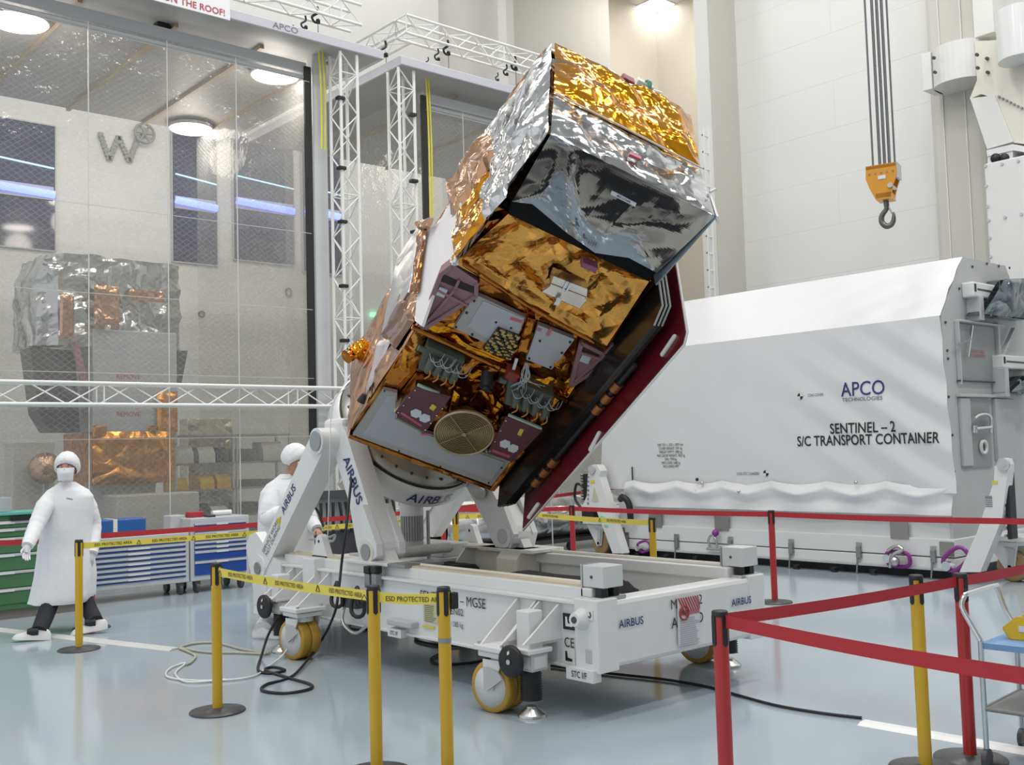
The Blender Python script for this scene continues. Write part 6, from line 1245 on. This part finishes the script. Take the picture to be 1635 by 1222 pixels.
cable('white_cable', [at(571, 610, 0, 4.9), at(545, 625, 0, 4.7), at(533, 640, 0, 4.6), at(528, 670, 0, 4.55), at(527, 720, 0, 4.52), at(525, 800, 0, 4.6), at(523, 862, 0, 4.75)], .005, WHITE, 'thin white cable hanging from the ring past the front arm')
cable('white_cable', [at(500, 962, 0, 4.5), at(480, 1000, 0, 4.4), at(455, 1042, 0, 4.3), fl(430, 1066), fl(400, 1084), fl(330, 1090), fl(275, 1086), fl(265, 1078), fl(275, 1068), fl(296, 1062), fl(280, 1078), fl(300, 1092), fl(360, 1088)], .008, WHITE, 'white cable lying in a loop on the floor by the left post')
for k, (P, lab) in enumerate(((((287, 1036), (310, 1030), (345, 1029), (390, 1040), (430, 1046)), 'beige hose on the floor by the trolley wheel, farther one'), (((287, 1037), (330, 1044), (380, 1045), (425, 1047)), 'beige hose on the floor by the trolley wheel, nearer one'), (((287, 1038), (300, 1043), (312, 1050), (305, 1060), (297, 1064)), 'short beige lead from the floor cover end'))):
    cable('beige_hose', [fl(*q) for q in P], .011, mat('beige_hose_rubber', (.44, .42, .34), .5), lab)
cable('floor_cable', [fl(880, 1066), fl(970, 1078), fl(1060, 1088), fl(1130, 1100), fl(1180, 1114), fl(1240, 1130), fl(1310, 1142), fl(1376, 1150)], .010, BLACK, 'black cable running right across the floor to the white cover')
for P, lab in ((((700, 1048), (688, 1056), (705, 1064), (760, 1060), (790, 1050)), 'black cable loop on the floor under the trolley near the posts'), (((668, 1017), (664, 1024), (690, 1031), (730, 1034), (760, 1030)), 'black cable loop on the floor deep under the trolley'), (((560, 1000), (556, 1004), (575, 1008), (600, 1006)), 'black cable end on the floor behind the front belt')):
    cable('black_cable', [fl(*q) for q in P], .011, BLACK, lab)
a = at(515, 866, 0, 4.9); cable('grey_coil', [a+V((.10*math.cos(k*.9), .14*math.sin(k*.9), .01*(k % 7)+.0)) for k in range(24)], .010, mat('pale_grey_cable', (.50, .52, .55), .5), 'coil of pale grey cable on the trolley by the technician hand')
def ramp(A, B, wd, label, nm='floor_cover', m=None):
    A, B = fl(*A, 0), fl(*B, 0); d = (B-A).normalized(); s = V((-d.y, d.x, 0)); b = MB(); b.prism([A-s*wd/2+V((0, 0, .001)), A-s*wd*.2+V((0, 0, .016)), A+s*wd*.2+V((0, 0, .016)), A+s*wd/2+V((0, 0, .001))], B-A); return tag(b.build(nm, m or mat('grey_white_strip', (.58, .58, .56), .5)), label, 'cable cover')
ramp((-20, 1004), (281, 1038), .16, 'pale cable cover strip on the floor behind the left yellow posts'); ramp((1378, 1155), (1680, 1208), .15, 'white cable cover strip on the floor at the lower right', m=mat('white_strip', (.78, .78, .77), .4))
# ================================================================== SILVER TUBES BEHIND THE TROLLEY
yT = 12.7; dy = thing('tube_dolly', 'low dolly on casters carrying the silver foil tube', 'dolly', (at(850, 880, 1, yT).x, yT, 0))
xa, xb = at(700, 860, 1, yT).x, at(985, 860, 1, yT).x
b = MB(); b.box(xa, xb, yT-.25, yT+.3, .14, .20); tp(b, 'deck', DKGREY, dy)
for x in (xa+.2, at(897, 880, 1, yT).x, xb-.2): b = MB(); b.cyl((x-.02, yT-.2, .07), (x+.02, yT-.2, .07), .07, n=20); b.box(x-.03, x+.03, yT-.23, yT-.17, .1, .15); tp(b, 'caster', DKGREY, dy)
for px_ in (864, 897): x = at(px_, 850, 1, yT).x; b = MB(); b.cyl((x, yT-.27, .03), (x, yT-.27, .85), .012, n=8); tp(b, 'post', LGREY, dy)
h = crumple(131, 10, .8, 4); b = MB(); R_ = .26
b.grid(lambda u, v: V((xa+(xb-xa)*v, yT+.02+(R_+.03*h(v*6, u*2))*math.cos(2*PI*u), .47+(R_+.03*h(v*6, u*2))*math.sin(2*PI*u))), 32, 70, True); tag(b.build('foil_tube', DUCTFOIL), 'long silver foil covered tube lying on a dolly behind the trolley', 'tube')
box_truss('lying_truss', 'aluminium lattice truss lying behind the silver foil tube', (xa-.4, yT+.42, .32), (xb-.3, yT+.42, .32), .5, (0, .6, 0), (0, 0, 1), .5, r=.035)
h = crumple(133, 12, .8, 4); o = at(905, 800, 1, 13.1); b = MB(); b.grid(lambda u, v: o+V((1.3*(v-.5)*2.0, (.3+.09*h(v*4, u*2))*math.cos(2*PI*u), -.12+(.26+.10*h(v*4, u*2))*math.sin(2*PI*u)*(1-.5*abs(v-.5)))), 28, 50, True); tag(b.build('wrapped_bundle', foilmat('grey_bundle_film', (.40, .41, .40), .3, 5, .6, metal=.6)), 'grey film wrapped bundle on the lying truss behind the red sheet', 'bundle')
# ================================================================== LIGHT
def area(name, loc, sx, sy, e, rot=(0, 0, 0), col=(1, .985, .96)):
    l = bpy.data.lights.new(name, 'AREA'); l.shape = 'RECTANGLE'; l.size = sx; l.size_y = sy; l.energy = e; l.color = col
    o = bpy.data.objects.new(name, l); C.objects.link(o); o.location = loc; o.rotation_euler = rot; return o
for i, x in enumerate((-2, 4, 10, 16)):
    for j, y in enumerate((-2, 4, 10)): area('hall_lamp', (x, y, CZ-.1), 2.6, 1.2, 255)
area('hall_lamp', (12, 19.8, CZ-.1), 8, 1.2, 280); area('hall_lamp', (24, 19, CZ-.15), 1.2, 1.2, 210, col=(1, .95, .86))
w = bpy.data.worlds.new('world'); S.world = w; w.use_nodes = True; bg = w.node_tree.nodes['Background']; bg.inputs[0].default_value = (.86, .89, .92, 1); bg.inputs[1].default_value = .78
# ================================================================== PEOPLE
def hand(wrist, d, up, s, nodes, edges, root, curl=.25, spread=1):
    """palm and five separate fingers added to a skin graph; d points along the hand, up is the back of the hand"""
    d = V(d).normalized(); side = d.cross(V(up)).normalized(); upn = side.cross(d)
    pm = V(wrist)+d*.05*1; nodes.append((pm, (.038, .018))); k = len(nodes)-1; edges.append((root, k))
    for i, (o, L) in enumerate(((-.030, .068), (-.010, .080), (.010, .076), (.030, .060))):
        a = V(wrist)+d*.092+side*o; b = a+d*L*.5-upn*curl*.03; c = b+(d*math.cos(curl*1.8)-upn*math.sin(curl*1.8))*L*.5
        nodes += [(a, .0105), (b, .0095), (c, .0075)]; n = len(nodes); edges += [(k, n-3), (n-3, n-2), (n-2, n-1)]
    a = V(wrist)+d*.035-side*.034*s; b = a+d*.035-side*.022*s-upn*.012; c = b+d*.030-upn*.012
    nodes += [(a, .012), (b, .0105), (c, .0085)]; n = len(nodes); edges += [(k, n-3), (n-3, n-2), (n-2, n-1)]
def headshape(mb, c, f, r=.098):
    """egg-shaped head with brow, nose, lips, chin; f = facing"""
    f = V(f).normalized(); sd = V((0, 0, 1)).cross(f).normalized(); up = f.cross(sd)
    def p(u, v):
        th = PI*v; ph = 2*PI*u; z = math.cos(th); q = math.sin(th); x = q*math.cos(ph); y = q*math.sin(ph)   # x forward, y side
        rx, ry, rz = .106, .082, .128; k = 1.0
        if z < 0: k = 1-.26*(-z)**1.5
        P = V((rx*x*k, ry*y*k, rz*z))
        if x > .4:
            s = math.exp(-(y/.16)**2); P.x += .022*s*math.exp(-((z+.12)/.14)**2)+.010*s*math.exp(-((z+.45)/.07)**2)+.008*s*math.exp(-((z+.75)/.12)**2)
            P.x -= .010*math.exp(-((abs(y)-.38)/.16)**2)*math.exp(-((z-.10)/.12)**2)
        return c+f*P.x+sd*P.y+up*P.z
    mb.grid(p, 48, 36, True)
    for s in (-1, 1): mb.ball(c+sd*.076*s-up*.01-f*.005, .012, .012, .03)
    return sd, up
def person_parts(t, hc, f, mask=True):
    sd = V((0, 0, 1)).cross(V(f).normalized()).normalized(); f = V(f).normalized(); up = f.cross(sd)
    for s in (-1, 1):
        b = MB(); b.ball(hc+f*.083+sd*.030*s+up*.012, .012, .012, .009); e = tp(b, 'eye', mat('eye_white', (.5, .48, .46), .3), t); b = MB(); b.ball(hc+f*.092+sd*.030*s+up*.012, .006); tp(b, 'iris', BLACK, e)
        b = MB(); b.tube([hc+f*.092+sd*.016*s+up*.030, hc+f*.09+sd*.03*s+up*.034, hc+f*.078+sd*.046*s+up*.028], .005, 6); tp(b, 'eyebrow', mat('brown_hair', (.07, .04, .025), .7), t)
    if mask:
        b = MB()
        def p(u, v):
            a_ = (u-.5)*2.5; rr = 1+.03*math.sin(v*12); return hc+f*(.122*math.cos(a_*.80)*(1-.16*abs(v-.42)*2)+.010)+sd*.096*math.sin(a_*.85)*(1-.18*v)+up*(.006-.125*v)
        b.grid(p, 20, 10, True); tp(b, 'face_mask', mat('white_mask', (.74, .75, .77), .7), t)
    h = crumple(int(abs(hc.x*100)), 9, 4, 12); b = MB()
    def cap(u, v):
        ph = 2*PI*u; fr_ = max(0, math.cos(ph))**.7; th = PI*v*(.68-.27*fr_); x, y, z = math.sin(th)*math.cos(ph), math.sin(th)*math.sin(ph), math.cos(th)
        k = 1.27+.10*h(u*1.3, v)+.02*math.sin(ph*14)*v; k *= 1-.16*max(0, (v-.78)/.22)**1.5
        return hc+f*(.114*x*k-.012)+sd*.095*y*k+up*(.122*z*k+.014)
    b.grid(cap, 40, 18, True); tp(b, 'hair_cap', mat('white_hair_cap', (.78, .78, .79), .85, bump=.4, bscale=60), t)
def gownmesh(t, rings, name, seed, m=GOWN, n=40, fold=.020):
    """rings: (centre, side vector, front vector, half width, half depth)"""
    h = crumple(seed, 8, .7, 2.5); b = MB(); vs = []; K_ = len(rings); sub = 5; R_ = []
    for i in range(K_-1):
        for j in range(sub): q = j/sub; q = q; A, B = rings[i], rings[i+1]; R_.append([A[0].lerp(B[0], q), A[1].lerp(B[1], q), A[2].lerp(B[2], q), A[3]+(B[3]-A[3])*q, A[4]+(B[4]-A[4])*q])
    R_.append(list(rings[-1])); zt_ = R_[0][0].z; zb_ = R_[-1][0].z
    for r_ in R_:
        fr_ = (zt_-r_[0].z)/max(.01, zt_-zb_)
        for k in range(n):
            a_ = 2*PI*k/n; w = 1+fold*12*fr_*.35*math.sin(a_*5+seed)*(.5+.5*math.sin(a_*2+1)) + .05*h(k/n*3, fr_*4)
            ca, sa = math.cos(a_), math.sin(a_); e = 2/2.4; x = math.copysign(abs(ca)**e, ca); y = math.copysign(abs(sa)**e, sa)
            vs.append(r_[0]+r_[1]*x*r_[3]*w+r_[2]*y*r_[4]*w)
    L_ = len(R_); b.add(vs, [(i*n+k, i*n+(k+1) % n, (i+1)*n+(k+1) % n, (i+1)*n+k) for i in range(L_-1) for k in range(n)], True)
    b.add(vs[:n], [list(range(n))]); return tp(b, name, m, t)
def sleeve(t, pts, rad, seed, name='sleeve', m=GOWN):
    P = smoothpath(pts, 10); n_ = len(P); h = crumple(seed, 8, 3, 9); R_ = [float(np.interp(i/(n_-1), np.linspace(0, 1, len(rad)), rad))*(1+.10*h(i/n_*1.2, .3)+.05*math.sin(i*1.9)*(i/n_)) for i in range(n_)]
    b = MB(); b.tube(P, R_, 14); return tp(b, name, m, t)
def shoe(t, heel, toe, z, m, name='shoe'):
    heel = V(heel); toe = V(toe); d = toe-heel; rise = d.z; d.z = 0; L = d.length; d = d/L; s = V((-d.y, d.x, 0)); b = MB()
    def f(u, v):
        a_ = 2*PI*u; w = float(np.interp(v, [0, .08, .3, .55, .78, .93, 1], [.012, .036, .042, .043, .050, .040, .008])); hg = float(np.interp(v, [0, .06, .32, .5, .75, .93, 1], [.05, .095, .105, .085, .06, .045, .012]))
        sn = math.sin(a_); return heel+d*(-.04+(L+.07)*v)+s*w*math.cos(a_)*(1 if sn < .2 else 1-.35*sn)+V((0, 0, z+max(0, sn)*hg+rise*v))
    b.grid(f, 24, 22, True); return tp(b, name, m, t)
# ---- walking technician
D1 = 10.42
w1 = thing('person', 'person in white gown, hair cap and mask walking left', 'person', at(100, 1012, 2, 0))
fc = V((-.93, -.36, 0)).normalized(); sdv = V((0, 0, 1)).cross(fc).normalized()
hc = atd(107, 748, D1-.05); nk = atd(108, 776, D1); ch = atd(106, 808, D1); wa = atd(106, 858, D1); pv = atd(106, 893, D1)
shR = atd(81, 792, D1-.08); shL = atd(136, 792, D1+.10); elR = atd(57, 842, D1-.35); wrR = atd(44, 872, D1-.55); elL = atd(149, 842, D1+.16); wrL = atd(146, 884, D1-.02)
hR = atd(93, 900, D1-.08); hL = atd(120, 900, D1+.08); kR = atd(80, 962, D1-.18); aR = at(62, 1006, 2, .10); kL = atd(134, 955, D1+.10); aL = at(153, 992, 2, .12)
nd = [(pv, .13), (wa, .125), (ch, .10), (nk, .05), (hc+V((0, 0, -.06)), .06), (shR-V((0, 0, .03)), .034), (elR, .042), (wrR, .032), (shL-V((0, 0, .03)), .034), (elL, .045), (wrL, .032), (hR, .095), (kR, .062), (aR, .042), (hL, .095), (kL, .062), (aL, .042)]
ed = [(0, 1), (1, 2), (2, 3), (3, 4), (2, 5), (5, 6), (6, 7), (2, 8), (8, 9), (9, 10), (0, 11), (11, 12), (12, 13), (0, 14), (14, 15), (15, 16)]
hand(wrR, atd(41, 892, D1-.62)-wrR, -fc*.3-sdv, 1, nd, ed, 7, .35); hand(wrL, atd(144, 905, D1-.05)-wrL, sdv, -1, nd, ed, 10, .4)
GLV = mat('white_glove', (.66, .65, .68), .6)
skin('body', nd, ed, GLV, w1)
b = MB(); headshape(b, hc, (fc+V((.3, -.75, 0))).normalized()); tp(b, 'head', SKIN, w1)
ff = (fc+V((.3, -.75, 0))).normalized(); person_parts(w1, hc, ff)
LN = lambda c, sx, sy, dx=None: (c, sdv, fc, sx, sy)
sh_ = (CX*1.0); sh_.z = 0; sh_.normalize(); fr_ = V((-sh_.y, sh_.x, 0))
def ring1(px, py, wpx, dep): c = atd(px, py, D1); s = D1/F_PX; return (c, sh_, fr_, wpx*s, dep)
gownmesh(w1, [ring1(108, 770, 11, .075), ring1(108, 776, 20, .10), ring1(108, 783, 32, .13), ring1(108, 793, 40, .15), ring1(107, 808, 41, .17), ring1(106, 840, 39, .19), ring1(106, 880, 42, .20), ring1(105, 920, 45, .24), ring1(100, 955, 46, .28), ring1(97, 961, 45, .28)], 'gown', 4)
sleeve(w1, [shR, (shR+elR)/2+V((0, 0, .01)), elR, wrR], [.06, .088, .080, .070, .055], 7); sleeve(w1, [shL, (shL+elL)/2, elL, wrL], [.06, .09, .085, .075, .06], 8)
b = MB(); b.tube([nk+V((0, 0, .0))+V((.085*math.cos(k*PI/8), .085*math.sin(k*PI/8), .0)) for k in range(17)], .016); tp(b, 'collar', GOWN, w1)
b = MB(); a = atd(106, 796, D1-.22); c = atd(116, 798, D1-.22); b.beam(a, c, .012, .003, (0, 1, 0)); tp(b, 'chest_print', mat('grey_print_mark', (.2, .2, .25), .6), w1)
for pts, nm in (([hR+V((0, 0, .0)), kR, aR-V((0, 0, .02))], 1), ([hL, kL, aL-V((0, 0, .01))], 2)):
    b = MB(); P = smoothpath(pts, 8); b.tube(P, [float(np.interp(i/16, [0, .5, 1], [.105, .085, .072])) for i in range(len(P))], 14); tp(b, 'trouser_leg', DARKCLOTH, w1)
SHOE = mat('white_shoe', (.66, .66, .66), .5)
dL = (-sh_*.93-fr_*.28).normalized()
g1_ = V((aR.x, aR.y, 0)); g2_ = V((aL.x, aL.y, 0))
s = shoe(w1, g1_-dL*.07, g1_+dL*.20+V((0, 0, .03)), 0.0, SHOE); b = MB(); b.tube([g1_+V((0, 0, .085))+dL*x_ for x_ in (.0, .05, .1)], [.045, .045, .03]); tp(b, 'shoe_patch', BLACK, s)
s = shoe(w1, g2_-dL*.07+V((0, 0, .04)), g2_+dL*.20+V((0, 0, 0)), 0.0, SHOE); b = MB(); b.tube([g2_+V((0, 0, .11))+dL*x_ for x_ in (.0, .05, .1)], [.045, .045, .03]); tp(b, 'shoe_patch', BLACK, s)
# ---- technician bending over the trolley
D2 = 10.40
w2 = thing('person', 'person in white gown and hair cap reaching over the trolley rear', 'person', at(440, 1008, 2, 0))
f2_ = (V((CX.x, CX.y, 0)).normalized()*.88-V((CF.x, CF.y, 0)).normalized()*.25).normalized(); s2v = V((0, 0, 1)).cross(f2_).normalized()
hc = atd(472, 735, D2-.02); nk = atd(458, 764, D2); ch = atd(455, 795, D2); wa = atd(460, 850, D2); pv = atd(461, 885, D2)
shR = atd(436, 782, D2-.16); elR = atd(428, 826, D2-.25); wrR = atd(474, 812, D2-.38); shL = atd(478, 785, D2+.14); elL = atd(494, 832, D2+.02); wrL = atd(506, 846, D2-.15)
hR = atd(452, 893, D2-.06); hL = atd(470, 893, D2+.08); kR = atd(446, 955, D2-.08); aR = at(420, 1006, 2, .08); kL = atd(470, 950, D2+.08); aL = at(466, 995, 2, .08)
nd = [(pv, .13), (wa, .13), (ch, .10), (nk, .05), (hc+V((0, 0, -.06)), .06), (shR-V((0, 0, .03)), .034), (elR, .042), (wrR, .032), (shL-V((0, 0, .03)), .034), (elL, .046), (wrL, .032), (hR, .095), (kR, .062), (aR, .042), (hL, .095), (kL, .062), (aL, .042)]
hand(wrR, atd(492, 802, D2-.42)-wrR, V((0, 0, 1)), -1, nd, ed2 := [(0, 1), (1, 2), (2, 3), (3, 4), (2, 5), (5, 6), (6, 7), (2, 8), (8, 9), (9, 10), (0, 11), (11, 12), (12, 13), (0, 14), (14, 15), (15, 16)], 7, .6)
hand(wrL, atd(521, 868, D2-.36)-wrL, V((.2, -.3, 1)), -1, nd, ed2, 10, .25)
skin('body', nd, ed2, SKIN, w2)
b = MB(); fh = (f2_*.9+V((0, 0, -.25))).normalized(); headshape(b, hc, fh); tp(b, 'head', SKIN, w2); person_parts(w2, hc, fh)
b = MB(); sd_ = V((0, 0, 1)).cross(fh).normalized()
for s in (-1, 1): b.tube([hc+sd_*.078*s+V((0, 0, .01)), hc+fh*.09+sd_*.06*s+V((0, 0, -.01))], .003, 5); b.tube([hc+fh*.098+sd_*(.032*s)+V((0, 0, -.012))+(sd_*math.cos(k*PI/6)+V((0, 0, 1))*math.sin(k*PI/6))*.02 for k in range(13)], .0025, 5)
tp(b, 'glasses', BLACK, w2)
def ring2(px, py, wpx, dep): c = atd(px, py, D2); s = D2/F_PX; return (c, sh_, fr_, wpx*s, dep)
gownmesh(w2, [ring2(458, 757, 10, .075), ring2(457, 765, 19, .10), ring2(456, 773, 30, .14), ring2(455, 785, 38, .17), ring2(454, 802, 40, .19), ring2(456, 840, 42, .22), ring2(459, 890, 45, .25), ring2(458, 950, 46, .26), ring2(456, 975, 46, .26)], 'gown', 9)
sleeve(w2, [shR, (shR+elR)/2, elR, (elR+wrR)/2, wrR], [.06, .095, .09, .075, .055], 17); sleeve(w2, [shL, (shL+elL)/2, elL, (elL+wrL)/2, wrL], [.06, .095, .09, .075, .055], 18)
for w_, e_ in ((wrR, elR), (wrL, elL)): b = MB(); d = (w_-e_).normalized(); b.cyl(w_-d*.03, w_+d*.02, .048, .042, 16); tp(b, 'cuff', mat('grey_cuff', (.34, .34, .37), .7), w2)
b = MB(); b.tube([nk+V((.09*math.cos(k*PI/8), .09*math.sin(k*PI/8), .0)) for k in range(17)], .016); tp(b, 'collar', GOWN, w2)
for pts in ([hR, kR, aR], [hL, kL, aL]):
    b = MB(); P = smoothpath(pts, 8); b.tube(P, [.085]*len(P), 14); tp(b, 'trouser_leg', GOWN, w2)
for a_ in (aR, aL): g_ = V((a_.x, a_.y, 0)); shoe(w2, g_-f2_*.07, g_+f2_*.19, 0, SHOE)
cable('black_lead', [atd(483, 800, D2-.46), atd(495, 803, D2-.5), atd(508, 818, D2-.45), atd(516, 840, D2-.3)], .012, BLACK, 'black lead held in the hand of the reaching technician')
